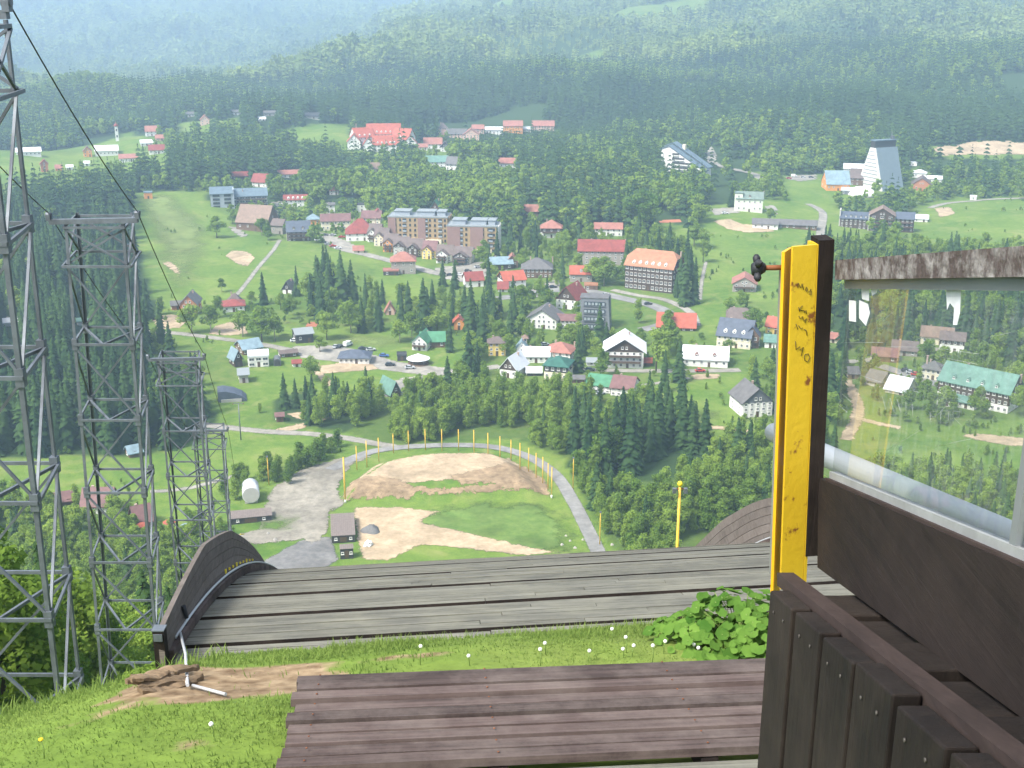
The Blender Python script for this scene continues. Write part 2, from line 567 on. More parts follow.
# ------------------------------------------------------------------ roads, yards and patches of bare ground, draped on it
def soft_mat(name, c1, c2, scale, edge=1.2, amp=1.5, nscale=.5, rough=.95):
    """a ground cover whose border is ragged: the vertex attribute 'edge' holds metres from the outline"""
    m = bpy.data.materials.new(name)
    m.use_nodes = True
    n, L = m.node_tree.nodes, m.node_tree.links
    b = n['Principled BSDF']; b.inputs['Roughness'].default_value = rough; b.inputs['Specular IOR Level'].default_value = .15
    geo = n.new('ShaderNodeNewGeometry')
    t = n.new('ShaderNodeTexNoise'); t.inputs['Scale'].default_value = scale; t.inputs['Detail'].default_value = 8; t.inputs['Roughness'].default_value = .7
    L.new(geo.outputs['Position'], t.inputs['Vector'])
    r = n.new('ShaderNodeValToRGB'); r.color_ramp.elements[0].position = .32; r.color_ramp.elements[1].position = .68
    r.color_ramp.elements[0].color = c1 + (1,); r.color_ramp.elements[1].color = c2 + (1,)
    L.new(t.outputs['Fac'], r.inputs[0])
    t3 = n.new('ShaderNodeTexNoise'); t3.inputs['Scale'].default_value = scale * .16; t3.inputs['Detail'].default_value = 7; t3.inputs['Distortion'].default_value = 1.2
    L.new(geo.outputs['Position'], t3.inputs['Vector'])
    r3 = n.new('ShaderNodeMapRange'); r3.inputs[1].default_value = .3; r3.inputs[2].default_value = .7; r3.inputs[3].default_value = .72; r3.inputs[4].default_value = 1.22
    L.new(t3.outputs['Fac'], r3.inputs[0])
    mv = n.new('ShaderNodeVectorMath'); mv.operation = 'SCALE'; L.new(r.outputs[0], mv.inputs[0]); L.new(r3.outputs[0], mv.inputs['Scale'])
    L.new(mv.outputs[0], b.inputs['Base Color'])
    a = n.new('ShaderNodeAttribute'); a.attribute_name = 'edge'
    t2 = n.new('ShaderNodeTexNoise'); t2.inputs['Scale'].default_value = nscale; t2.inputs['Detail'].default_value = 8; t2.inputs['Roughness'].default_value = .7
    L.new(geo.outputs['Position'], t2.inputs['Vector'])
    mr = n.new('ShaderNodeMapRange'); mr.inputs[1].default_value = 0; mr.inputs[2].default_value = 1
    mr.inputs[3].default_value = -amp * 1.6; mr.inputs[4].default_value = amp * 1.6
    L.new(t2.outputs['Fac'], mr.inputs[0])
    ad = n.new('ShaderNodeMath'); ad.operation = 'ADD'; L.new(a.outputs['Fac'], ad.inputs[0]); L.new(mr.outputs[0], ad.inputs[1])
    m2 = n.new('ShaderNodeMapRange'); m2.inputs[1].default_value = 0; m2.inputs[2].default_value = edge; m2.interpolation_type = 'SMOOTHSTEP'
    L.new(ad.outputs[0], m2.inputs[0])
    L.new(m2.outputs[0], b.inputs['Alpha'])
    m['grow'] = amp * 1.2 + .5
    return m

def draped(name, poly, m, lift=.06, res=2.0, grow=None):
    grow = grow or float(m['grow'])
    P = np.array(poly)
    x0, y0 = P.min(0) - grow; x1, y1 = P.max(0) + grow
    nx = int(np.clip((x1 - x0) / res, 4, 260)); ny = int(np.clip((y1 - y0) / res, 4, 260))
    X, Y = np.meshgrid(np.linspace(x0, x1, nx), np.linspace(y0, y1, ny))
    D = signed_dist(X, Y, P)
    keep = D > -grow
    id_ = -np.ones(X.shape, int)
    V, E = [], []
    q = keep[:-1, :-1] & keep[1:, :-1] & keep[:-1, 1:] & keep[1:, 1:]
    use = np.zeros(X.shape, bool)
    use[:-1, :-1] |= q; use[1:, :-1] |= q; use[:-1, 1:] |= q; use[1:, 1:] |= q
    if not q.any():
        return None
    id_[use] = np.arange(use.sum())
    xs, ysx = X[use], Y[use]
    zs = np.array([gz(a, b) for a, b in zip(xs, ysx)]) + lift
    F = np.stack([id_[:-1, :-1][q], id_[:-1, 1:][q], id_[1:, 1:][q], id_[1:, :-1][q]], 1)
    me = npmesh(name, np.stack([xs, ysx, zs], 1), F, m, attrs={'edge': D[use]}, smooth=True)
    o = link(name, me)
    o['kind'] = 'structure'
    return o

ROAD_PTS = []      # keeps trees off the roads
def road(name, pts, w, m, lift=.10, res=None, world=False):
    P = pts if world else wpoly(pts)
    V = [Vector((a, b)) for a, b in P]
    # smooth the centre line
    out = []
    for i in range(len(V) - 1):
        p0, p1, p2, p3 = V[max(i - 1, 0)], V[i], V[i + 1], V[min(i + 2, len(V) - 1)]
        nst = max(2, int((p2 - p1).length / 3))
        for k in range(nst):
            t = k / nst
            out.append(.5 * ((2 * p1) + (p2 - p0) * t + (2 * p0 - 5 * p1 + 4 * p2 - p3) * t * t + (3 * p1 - p0 - 3 * p2 + p3) * t ** 3))
    out.append(V[-1])
    vs, fs, ed = [], [], []
    offs = [-.5, -.38, -.12, .12, .38, .5]
    nn = len(offs)
    for i, p in enumerate(out):
        d = (out[min(i + 1, len(out) - 1)] - out[max(i - 1, 0)])
        d = d.normalized() if d.length > 1e-6 else Vector((0, 1))
        s = Vector((d.y, -d.x))
        ww = w
        ROAD_PTS.append((p.x, p.y, w / 2 + 1.0))
        for o_ in offs:
            q = p + s * (ww + 1.0) * o_
            vs.append((q.x, q.y, gz(q.x, q.y) + lift)); ed.append((.5 - abs(o_)) * (ww + 1.0) - .4)
    for i in range(len(out) - 1):
        for k in range(nn - 1):
            fs.append((i * nn + k, i * nn + k + 1, (i + 1) * nn + k + 1, (i + 1) * nn + k))
    me = npmesh(name, vs, fs, m, attrs={'edge': ed}, smooth=True)
    o = link(name, me)
    o['kind'] = 'structure'
    return o

ASPH = soft_mat('road_asphalt', (.17, .17, .17), (.24, .235, .225), .8, .3, .3, 1.5, .9)
PALE = soft_mat('pale_gravel', (.19, .18, .16), (.31, .29, .255), .5, .8, .8, .6)
GRAV = soft_mat('grey_gravel', (.15, .138, .115), (.29, .268, .222), .4, .6, 1.8, .45)
SAND = soft_mat('sandy_soil', (.27, .205, .13), (.43, .34, .235), .45, .8, 1.7, .40)
SOIL = soft_mat('brown_soil', (.165, .115, .07), (.33, .245, .155), .5, .5, 2.0, .55)
CLAY = soft_mat('red_clay', (.36, .13, .08), (.44, .18, .11), .4, .5, .3, .5)
LUSH = soft_mat('fresh_grass', (.070, .130, .028), (.130, .190, .048), .35, 6.0, 7.0, .10)
PALEG = soft_mat('mown_grass', (.115, .165, .045), (.175, .21, .068), .12, 22.0, 14.0, .035)
DARKG = soft_mat('dark_gravel', (.12, .12, .12), (.19, .185, .18), .6, 1.0, 1.0, .5)

def patch(name, pts, m, **k):
    return draped(name, wpoly(pts), m, **k)

# grass tones first, then soil, then roads on top of one another
patch('grass', [(400, 512), (470, 500), (548, 502), (575, 530), (585, 556), (500, 556), (440, 540), (395, 525)], LUSH, lift=.05, res=2)
patch('grass', [(130, 196), (175, 193), (220, 235), (200, 285), (165, 300), (145, 250)], PALEG, lift=.12, res=6)
patch('grass', [(320, 330), (420, 332), (430, 345), (420, 352), (350, 350), (300, 345)], PALEG, lift=.08, res=4)
patch('grass', [(640, 405), (690, 408), (735, 410), (700, 440), (680, 425)], PALEG, lift=.08, res=4)
# outrun: sand on the raised end, eroded edge, yard and tracks
patch('sand', [(356, 482), (372, 468), (405, 457), (440, 453), (480, 453), (508, 458), (524, 468), (500, 469), (482, 476), (440, 481), (400, 484)], SAND, lift=.10, res=1.2)
patch('soil', [(340, 501), (350, 483), (380, 476), (402, 480), (420, 492), (410, 500)], SOIL, lift=.14, res=1.0)
patch('soil', [(450, 476), (490, 467), (525, 466), (545, 480), (552, 497), (538, 492), (500, 484), (460, 484)], SOIL, lift=.14, res=1.0)
patch('soil', [(352, 487), (440, 489), (545, 489), (545, 493), (440, 496), (352, 495)], SOIL, lift=.17, res=.8)
patch('sand', [(352, 507), (400, 507), (440, 512), (420, 522), (470, 533), (520, 545), (560, 553), (520, 556), (460, 548), (420, 545), (390, 562), (362, 560), (355, 530)], SAND, lift=.12, res=1.2)
patch('gravel_yard', [(262, 512), (272, 488), (300, 470), (340, 458), (372, 456), (350, 466), (338, 488), (345, 505), (330, 512), (328, 530), (318, 545), (300, 540), (250, 545), (236, 535), (258, 530)], GRAV, lift=.16, res=1.4)
patch('gravel_yard', [(262, 562), (300, 540), (332, 536), (340, 560), (320, 572), (270, 572)], DARKG, lift=.13, res=1.2)
patch('grass', [(250, 520), (280, 514), (297, 517), (296, 528), (275, 534), (250, 535)], LUSH, lift=.22, res=1.2)
road('road', [(330, 470), (372, 452), (430, 446), (490, 447), (530, 458), (556, 476), (572, 500), (585, 525), (598, 552), (612, 585)], 4.4, ASPH, lift=.22)
road('road', [(150, 492), (190, 488), (235, 476)], 3.0, PALE)
road('road', [(195, 424), (230, 428), (270, 432), (310, 434), (345, 438), (372, 443), (400, 448)], 5.0, PALE)
patch('sand', [(290, 432), (318, 424), (330, 418), (300, 412), (285, 414), (305, 422), (272, 430)], SAND, lift=.08, res=1.5)
# valley road and yards
road('road', [(90, 330), (130, 331), (172, 333), (215, 338), (258, 344), (300, 352)], 5.5, PALE)
patch('car_park', [(290, 346), (330, 345), (355, 349), (400, 362), (450, 368), (452, 376), (430, 376), (380, 370), (335, 362), (300, 358)], PALE, lift=.1, res=2)
road('road', [(440, 371), (470, 371), (500, 366)], 6, PALE)
road('road', [(560, 368), (600, 370), (640, 371), (700, 371), (740, 370)], 5.5, PALE)
patch('sand', [(318, 366), (345, 362), (372, 364), (380, 370), (350, 372), (320, 374)], SAND, lift=.14, res=2)
road('track', [(316, 362), (312, 370), (322, 376), (330, 386)], 4.0, SAND)
patch('gravel_yard', [(378, 388), (400, 378), (425, 375), (420, 384), (410, 394), (385, 398)], PALE, lift=.12, res=2)
patch('sand', [(214, 326), (236, 320), (244, 322), (250, 334), (225, 336), (206, 334)], SAND, lift=.1, res=3)
patch('sand', [(150, 318), (172, 314), (190, 318), (182, 328), (158, 330)], SAND, lift=.1, res=3)
patch('clay_court', [(302, 328), (304, 322), (320, 321), (320, 328)], CLAY, lift=.12, res=2, grow=.5)
patch('clay_court', [(657, 223), (660, 219.5), (683, 219.5), (685, 223)], CLAY, lift=.12, res=2, grow=.5)
road('track', [(280, 240), (272, 252), (258, 268), (246, 284), (236, 296)], 3.0, PALE, lift=.2)
patch('sand', [(224, 256), (232, 250), (248, 252), (256, 258), (248, 268), (236, 264)], SAND, lift=.2, res=3)
patch('sand', [(160, 262), (172, 262), (182, 272), (176, 280), (172, 272)], SAND, lift=.2, res=3)
patch('yard', [(226, 226), (240, 227), (250, 236), (240, 238)], PALE, lift=.15, res=3)
patch('yard', [(268, 202), (286, 200), (292, 212), (284, 218), (272, 212)], PALE, lift=.15, res=3)
patch('street', [(310, 230), (330, 234), (350, 242), (362, 250), (350, 252), (335, 250), (318, 240)], PALE, lift=.15, res=3)
road('street', [(345, 250), (375, 257), (410, 266), (440, 274), (470, 276)], 8, PALE, lift=.2)
patch('street', [(432, 268), (470, 262), (492, 262), (490, 274), (474, 284), (445, 280)], PALE, lift=.15, res=3)
road('street', [(485, 300), (520, 296), (560, 290), (592, 292), (620, 298), (650, 305), (668, 314), (664, 324), (642, 330)], 7.5, ASPH, lift=.2)
patch('yard', [(520, 288), (545, 283), (562, 276), (565, 290), (545, 296), (525, 300)], PALE, lift=.16, res=3)
road('street', [(612, 290), (640, 296), (665, 300), (690, 312), (696, 326)], 5, PALE, lift=.16)
road('road', [(708, 148), (712, 156), (712, 162), (722, 167), (740, 171), (756, 175), (760, 180)], 9, PALE, lift=.5)
patch('yard', [(708, 209), (738, 207), (742, 213), (712, 216)], PALE, lift=.15, res=3)
patch('yard', [(764, 206), (775, 204), (780, 214), (766, 217)], PALE, lift=.15, res=3)
patch('sand', [(712, 221), (730, 219), (742, 224), (770, 227), (776, 232), (745, 233), (726, 229)], SAND, lift=.2, res=3)
patch('yard', [(782, 178), (800, 174), (818, 174), (818, 180), (800, 182)], PALE, lift=.2, res=4)
road('road', [(808, 204), (822, 212), (822, 224), (820, 236)], 6, PALE, lift=.2)
road('road', [(930, 208), (950, 203), (975, 201), (1000, 199), (1060, 197)], 5, PALE, lift=.2)
patch('sand', [(934, 208), (950, 207), (956, 214), (940, 218)], SAND, lift=.15, res=3)
patch('sand', [(930, 148), (950, 143), (1024, 141), (1100, 139), (1100, 150), (960, 155), (940, 157)], SAND, lift=.3, res=6)
road('track', [(846, 440), (856, 420), (858, 405), (852, 392), (846, 380)], 5, SAND)
road('track', [(856, 418), (880, 424), (900, 428)], 4, SAND)
patch('sand', [(955, 434), (985, 434), (1024, 438), (1060, 440), (1060, 447), (1010, 446), (975, 440)], SAND, lift=.1, res=2)
road('street', [(846, 362), (870, 360), (900, 352), (930, 350), (962, 348)], 5, PALE, lift=.15)
road('street', [(880, 366), (905, 374), (930, 382), (960, 392)], 6, ASPH, lift=.2)
road('track', [(700, 428), (720, 428), (745, 431), (775, 432)], 4, SAND)
road('track', [(640, 386), (665, 382), (690, 378)], 3, PALE)
patch('sand', [(690, 374), (720, 374), (720, 379), (692, 380)], SAND, lift=.12, res=2)
road('track', [(470, 394), (500, 398), (522, 402)], 3, SAND)
road('track', [(700, 200), (690, 208), (680, 214)], 4, PALE, lift=.2)
road('track', [(700, 300), (702, 280), (706, 262)], 2.5, PALE, lift=.2)
RP = np.array(ROAD_PTS)
# ------------------------------------------------------------------ trees
def leaf_mat(name, c1, c2, trans=.25, pos_scale=.012, stand=1.1):
    m = bpy.data.materials.new(name)
    m.use_nodes = True
    n, L = m.node_tree.nodes, m.node_tree.links
    n.remove(n['Principled BSDF'])
    out = n['Material Output']
    at = n.new('ShaderNodeAttribute'); at.attribute_name = 'tint'
    oi = n.new('ShaderNodeObjectInfo')
    geo = n.new('ShaderNodeNewGeometry')
    no = n.new('ShaderNodeTexNoise'); no.inputs['Scale'].default_value = pos_scale; no.inputs['Detail'].default_value = 4
    L.new(geo.outputs['Position'], no.inputs['Vector'])
    def ma(op, a, b):
        x = n.new('ShaderNodeMath'); x.operation = op
        for i, s in enumerate((a, b)):
            if isinstance(s, (int, float)):
                x.inputs[i].default_value = s
            else:
                L.new(s, x.inputs[i])
        return x.outputs[0]
    f = ma('ADD', ma('MULTIPLY', at.outputs['Fac'], .40), ma('MULTIPLY', oi.outputs['Random'], .45))
    f = ma('ADD', f, ma('MULTIPLY', ma('SUBTRACT', no.outputs['Fac'], .42), stand))
    r = n.new('ShaderNodeValToRGB')
    r.color_ramp.elements[0].position = .05; r.color_ramp.elements[1].position = .95
    r.color_ramp.elements[0].color = c1 + (1,); r.color_ramp.elements[1].color = c2 + (1,)
    L.new(f, r.inputs[0])
    d = n.new('ShaderNodeBsdfDiffuse'); t = n.new('ShaderNodeBsdfTranslucent'); mx = n.new('ShaderNodeMixShader')
    mx.inputs[0].default_value = trans
    L.new(r.outputs[0], d.inputs[0]); L.new(r.outputs[0], t.inputs[0])
    L.new(d.outputs[0], mx.inputs[1]); L.new(t.outputs[0], mx.inputs[2]); L.new(mx.outputs[0], out.inputs[0])
    return m
NEEDLE = leaf_mat('spruce_needles', (.013, .036, .016), (.062, .112, .034), .18)
LEAF = leaf_mat('broad_leaves', (.078, .165, .028), (.30, .41, .072), .5)
FARN = leaf_mat('distant_forest', (.052, .108, .040), (.240, .310, .080), .25, .0030, 2.2)
BARK = mat('bark', (.10, .075, .055), .9, .4, 3)
BIRCHBARK = mat('pale_bark', (.45, .43, .39), .8, .5, 4, col2=(.2, .18, .16))

def spruce_arrays(rng, L=11, B=9, h=1.0, r=.17, skirt=.06, spread=1.0):
    """crown of drooping boughs, unit height"""
    V, F, T = [], [], []
    zz = np.linspace(skirt, .97, L)
    for i, z in enumerate(zz):
        k = (z - skirt) / (1 - skirt)
        rr = r * (1 - k) ** .82 * rng.uniform(.86, 1.12) + .010
        nb = max(4, int(B * (1 - .45 * k)))
        a0 = rng.uniform(0, 6.28)
        for b in range(nb):
            a = a0 + 6.283 * (b + rng.uniform(-.35, .35)) / nb
            q = rr * rng.uniform(.52, 1.32)
            dr = rng.uniform(.30, .62) * q
            w = min(.62 * 6.283 * rr / nb * rng.uniform(.8, 1.3), .13) + .006
            ca, sa = math.cos(a), math.sin(a)
            z0 = z + rng.uniform(-.02, .02)
            o = len(V)
            m = .55
            V += [(0, 0, z0 + .055 * (1 - k) + .02), (ca * q * m - sa * w, sa * q * m + ca * w, z0 - dr * .45), (ca * q, sa * q, z0 - dr + .012), (ca * q * m + sa * w, sa * q * m - ca * w, z0 - dr * .45), (ca * q * m, sa * q * m, z0 - dr * .2 + .022)]
            F += [(o, o + 1, o + 4), (o + 1, o + 2, o + 4), (o + 2, o + 3, o + 4), (o + 3, o, o + 4)]
            t = rng.uniform(0, 1)
            T += [t] * 5
    o = len(V)
    V += [(0, 0, 1.0)] + [(.016 * math.cos(a), .016 * math.sin(a), .90) for a in (0, 1.57, 3.14, 4.71)]
    F += [(o, o + 1 + j, o + 1 + (j + 1) % 4) for j in range(4)]
    T += [.6] * 5
    return np.array(V), np.array(F), np.array(T)

def leafy_arrays(rng, n=900, size=.05, blobs=9, wide=.36, low=.22, slim=False):
    blobs = int(blobs * 1.7)
    """crown of leaf clumps through an uneven volume, unit height"""
    C = []
    for b in range(blobs):
        k = rng.uniform(0, 1)
        z = low + .10 + (1 - low - .22) * k
        env = wide * (math.sin(math.pi * min(1, .22 + .74 * k)) ** .8) * (.55 if slim else .72)
        a = rng.uniform(0, 6.28)
        d = env * math.sqrt(rng.uniform(.05, 1))
        C.append((d * math.cos(a), d * math.sin(a), z, rng.uniform(.075, .165) * (.78 if slim else 1)))
    C.append((rng.uniform(-.05, .05), rng.uniform(-.05, .05), 1 - .10, .09)); C.append((0, 0, .55, wide * .42))
    C = np.array(C)
    wgt = C[:, 3] ** 2
    bi = rng.choice(len(C), n, p=wgt / wgt.sum())
    d = rng.normal(size=(n, 3)); d /= np.linalg.norm(d, axis=1)[:, None]
    rad = C[bi, 3] * (rng.uniform(.10 if slim else .35, 1.0, n) ** (.55 if slim else .45)) * (1.25 if slim else 1.0) * rng.uniform(.9, 1.12, n)
    P = C[bi, :3] + d * rad[:, None] * np.array([1, 1, .85])
    nrm = d + rng.normal(size=(n, 3)) * .55 + np.array([0, 0, .25])
    nrm /= np.linalg.norm(nrm, axis=1)[:, None]
    ref = rng.normal(size=(n, 3))
    s = np.cross(nrm, ref); s /= np.linalg.norm(s, axis=1)[:, None]
    t = np.cross(nrm, s)
    sz = size * rng.uniform(.6, 1.35, n)[:, None]
    bend = nrm * sz * .28
    V = np.stack([P - s * sz - bend, P - t * sz * .7, P + s * sz - bend, P + t * sz * .7], 1).reshape(-1, 3)
    o = np.arange(n)[:, None] * 4
    F = np.concatenate([o + np.array([0, 1, 3]), o + np.array([1, 2, 3])], 0)
    ct = rng.uniform(0, 1, len(C))
    tint = np.clip(ct[bi] * (.45 if slim else .8) + rng.uniform(0, .4, n) + (.1 if slim else -.05), 0, 1)
    return V, F, np.repeat(tint, 4)

def trunk_mesh(name, m, r, top, limbs=0, rng=None):
    b = MB()
    b.tube([(0, 0, -.04), (0, 0, top * .4), (.004, 0, top)], [r, r * .8, r * .25], 6)
    for k in range(limbs):
        a = rng.uniform(0, 6.28); z = rng.uniform(.3, .65) * top
        q = rng.uniform(.12, .22)
        b.tube([(0, 0, z), (q * .6 * math.cos(a), q * .6 * math.sin(a), z + .12), (q * math.cos(a), q * math.sin(a), z + .22)], [r * .45, r * .3, r * .1], 4)
    return b.mesh(name, m)

rg = np.random.default_rng(5)
SPRUCE, SPRUCE_LO, LEAFY, LEAFY_LO, LEAFY_HI = [], [], [], [], []
for k in range(5):
    V, F, T = spruce_arrays(rg, 22, 13, r=rg.uniform(.13, .18))
    SPRUCE.append((npmesh('spruce_crown', V, F, NEEDLE, attrs={'tint': T}), trunk_mesh('spruce_trunk', BARK, .013, .9)))
    V, F, T = spruce_arrays(rg, 7, 7, r=rg.uniform(.16, .21))
    SPRUCE_LO.append(npmesh('spruce_far', V, F, NEEDLE, attrs={'tint': T}))
for k in range(6):
    V, F, T = leafy_arrays(rg, 1900, .029, 10 + k % 3, .34 + .05 * (k % 3))
    LEAFY.append((npmesh('leaf_crown', V, F, LEAF, attrs={'tint': T}), trunk_mesh('leaf_trunk', BARK if k % 2 else BIRCHBARK, .018, .75, 4, rg)))
    V, F, T = leafy_arrays(rg, 260, .07, 7, .36)
    LEAFY_LO.append(npmesh('leafy_far', V, F, LEAF, attrs={'tint': T}))
for k in range(4):
    V, F, T = leafy_arrays(rg, 1700, .026, 11, .20, .10, slim=True)
    LEAFY.append((npmesh('leaf_crown', V, F, LEAF, attrs={'tint': T}), trunk_mesh('leaf_trunk', BIRCHBARK, .012, .85, 3, rg)))
for k in range(4):
    V, F, T = leafy_arrays(rg, 6500, .017, 14, .40, .05)
    LEAFY_HI.append((npmesh('leaf_crown', V, F, LEAF, attrs={'tint': T}), trunk_mesh('leaf_trunk', BARK, .014, .8, 5, rg)))
# clumps for the mountain sides
CLUMP = []
for k in range(5):
    VV, FF, TT = [], [], []
    o = 0
    for j in range(6):
        if rg.uniform() < .8:
            V, F, T = spruce_arrays(rg, 5, 6, r=rg.uniform(.17, .24))
        else:
            V, F, T = leafy_arrays(rg, 60, .12, 5, .34, .1)
        hh = rg.uniform(.7, 1.15)
        a = rg.uniform(0, 6.28); d = .42 * math.sqrt(rg.uniform(.02, 1))
        VV.append(V * hh + np.array([d * math.cos(a), d * math.sin(a), 0])); FF.append(F + o); TT.append(T * .5 + rg.uniform(0, .5)); o += len(V)
    CLUMP.append(npmesh('forest_clump', np.concatenate(VV), np.concatenate(FF), FARN, attrs={'tint': np.concatenate(TT)}))

def scatter(name, protos, P, sc, pick, label=None):
    """one 'stuff' object: prototypes instanced on points by geometry nodes"""
    col = bpy.data.collections.new(name + '_kinds')
    for i, me in enumerate(protos):
        o = bpy.data.objects.new('%s_kind_%02d' % (name, i), me)
        col.objects.link(o)
    me = bpy.data.meshes.new(name)
    n = len(P)
    me.vertices.add(n)
    me.vertices.foreach_set('co', np.asarray(P, np.float32).ravel())
    a = me.attributes.new('size', 'FLOAT', 'POINT'); a.data.foreach_set('value', np.asarray(sc, np.float32))
    a = me.attributes.new('turn', 'FLOAT', 'POINT'); a.data.foreach_set('value', RNG.uniform(0, 6.28, n).astype(np.float32))
    a = me.attributes.new('pick', 'INT', 'POINT'); a.data.foreach_set('value', np.asarray(pick, np.int32))
    ob = link(name, me)
    ng = bpy.data.node_groups.new(name, 'GeometryNodeTree')
    ng.interface.new_socket('Geometry', in_out='INPUT', socket_type='NodeSocketGeometry')
    ng.interface.new_socket('Geometry', in_out='OUTPUT', socket_type='NodeSocketGeometry')
    gi = ng.nodes.new('NodeGroupInput'); go = ng.nodes.new('NodeGroupOutput')
    mp = ng.nodes.new('GeometryNodeMeshToPoints')
    ip = ng.nodes.new('GeometryNodeInstanceOnPoints'); ip.inputs['Pick Instance'].default_value = True
    ci = ng.nodes.new('GeometryNodeCollectionInfo'); ci.inputs['Collection'].default_value = col
    ci.inputs['Separate Children'].default_value = True; ci.inputs['Reset Children'].default_value = True
    def attr(nm, ty):
        x = ng.nodes.new('GeometryNodeInputNamedAttribute'); x.data_type = ty; x.inputs[0].default_value = nm
        return [s for s in x.outputs if s.enabled and s.name == 'Attribute'][0]
    cx = ng.nodes.new('ShaderNodeCombineXYZ')
    L = ng.links
    L.new(gi.outputs[0], mp.inputs[0]); L.new(mp.outputs[0], ip.inputs['Points'])
    L.new(ci.outputs[0], ip.inputs['Instance'])
    L.new(attr('pick', 'INT'), ip.inputs['Instance Index'])
    L.new(attr('turn', 'FLOAT'), cx.inputs[2]); L.new(cx.outputs[0], ip.inputs['Rotation'])
    L.new(attr('size', 'FLOAT'), ip.inputs['Scale'])
    L.new(ip.outputs[0], go.inputs[0])
    md = ob.modifiers.new('scatter', 'NODES'); md.node_group = ng
    ob['kind'] = 'stuff'
    return ob

def tree(kind, x, y, h, label, group, wid=1.0):
    """one tree of its own: trunk and crown under an empty"""
    if kind == 'S':
        cr, tr = random.choice(SPRUCE); nm, cat = 'spruce_tree', 'spruce tree'
    elif kind == 'H':
        cr, tr = random.choice(LEAFY_HI); nm, cat = 'leafy_tree', 'leafy tree'
    elif kind == 'B':
        cr, tr = random.choice(LEAFY[6:]); nm, cat = 'leafy_tree', 'leafy tree'
    else:
        cr, tr = random.choice(LEAFY[:6]); nm, cat = 'leafy_tree', 'leafy tree'
    t = root(nm, label, cat, (x, y, gz(x, y) - .1), random.uniform(0, 6.28), group)
    w = h * wid * random.uniform(.92, 1.1)
    t.scale = (w, w, h)
    link('crown', cr, t); link('trunk', tr, t)
    return t
# ------------------------------------------------------------------ buildings
def wm(name, c, var=.12, rough=.85, scale=.6, c2=None):
    return mat('wall_' + name, c, rough, var, scale, col2=c2, bump=.1)
WALL = {
 'white': wm('white', (.74, .73, .70)), 'cream': wm('cream', (.66, .60, .46)), 'grey': wm('grey', (.42, .41, .39)), 'stone': wm('stone', (.33, .30, .27), .3, .9, 2),
 'ochre': wm('ochre', (.35, .25, .135)), 'mauve': wm('mauve', (.25, .155, .135)), 'orange': wm('orange', (.66, .28, .08)), 'yellow': wm('yellow', (.70, .52, .16)),
 'brick': wm('brick', (.45, .19, .10), .25, .9, 3), 'timber': wm('timber', (.075, .05, .035), .35, .85, 2), 'brown': wm('brown', (.16, .10, .065), .3, .85, 1.5),
 'dark': wm('dark', (.05, .048, .048), .3, .7, 1.5), 'slate': wm('slate', (.12, .13, .14), .2, .6, 1.5), 'bluegrey': wm('bluegrey', (.30, .34, .38)), 'pink': wm('pink', (.62, .42, .35)),
 'palegreen': wm('palegreen', (.62, .66, .55)),
}
def rm(name, c, var=.42, rough=.65, scale=.45):
    return mat('roof_' + name, c, rough, var, scale, bump=.25, bscale=3)
ROOF = {
 'red': rm('red', (.26, .06, .05)), 'salmon': rm('salmon', (.36, .155, .12)), 'mauve': rm('mauve', (.19, .10, .095)), 'orange': rm('orange', (.39, .185, .105)), 'tan': rm('tan', (.24, .165, .125)),
 'grey': rm('grey', (.14, .135, .135)), 'browngrey': rm('browngrey', (.15, .115, .105)), 'dark': rm('dark', (.055, .058, .066)), 'blue': rm('blue', (.135, .19, .235)), 'paleblue': rm('paleblue', (.22, .31, .36)),
 'white': rm('white', (.62, .64, .67), .12), 'green': rm('green', (.075, .235, .13)), 'teal': rm('teal', (.13, .25, .205)), 'darkgreen': rm('darkgreen', (.035, .13, .10)), 'greygreen': rm('greygreen', (.17, .23, .20)), 'metal': rm('metal', (.24, .265, .275), .15, .4),
 'coral': rm('coral', (.41, .105, .065)), 'bluedark': rm('bluedark', (.09, .11, .15)),
}
GLASS = mat('window_glass', (.035, .045, .055), .12, .3, .5, spec=.6)
FRAME = mat('window_frame', (.70, .70, .68), .6, .1, 2)
DARKFRAME = mat('dark_frame', (.06, .045, .035), .7, .2, 2)
DOORM = mat('door_wood', (.10, .065, .04), .7, .3, 3)
CHIM = mat('chimney_brick', (.40, .30, .25), .9, .3, 4)
RAILM = mat('balcony_timber', (.10, .065, .045), .8, .3, 3)

_WC = {}
def window_mesh(w, h, dark=False):
    k = (round(w, 1), round(h, 1), dark)
    if k not in _WC:
        w, h = k[0], k[1]
        b = MB(); t = .12
        for s in (-1, 1):
            b.box((s * (w / 2 - t / 2), 0, 0), (t, .14, h), 0)
            b.box((0, 0, s * (h / 2 - t / 2)), (w - 2 * t, .14, t), 0)
        if w > 1.0:
            b.box((0, -.005, 0), (.07, .12, h - 2 * t), 0)
        b.box((0, .03, 0), (w - 2 * t, .05, h - 2 * t), 1)
        b.box((0, -.05, -h / 2 - .05), (w + .2, .24, .07), 0)
        _WC[k] = b.mesh('window', [DARKFRAME if dark else FRAME, GLASS])
    return _WC[k]
def put_window(rt, p, w, h, rz, dark=False, name='window'):
    o = link(name, window_mesh(w, h, dark), rt)
    o.location = p
    o.rotation_euler = (0, 0, rz)
    return o

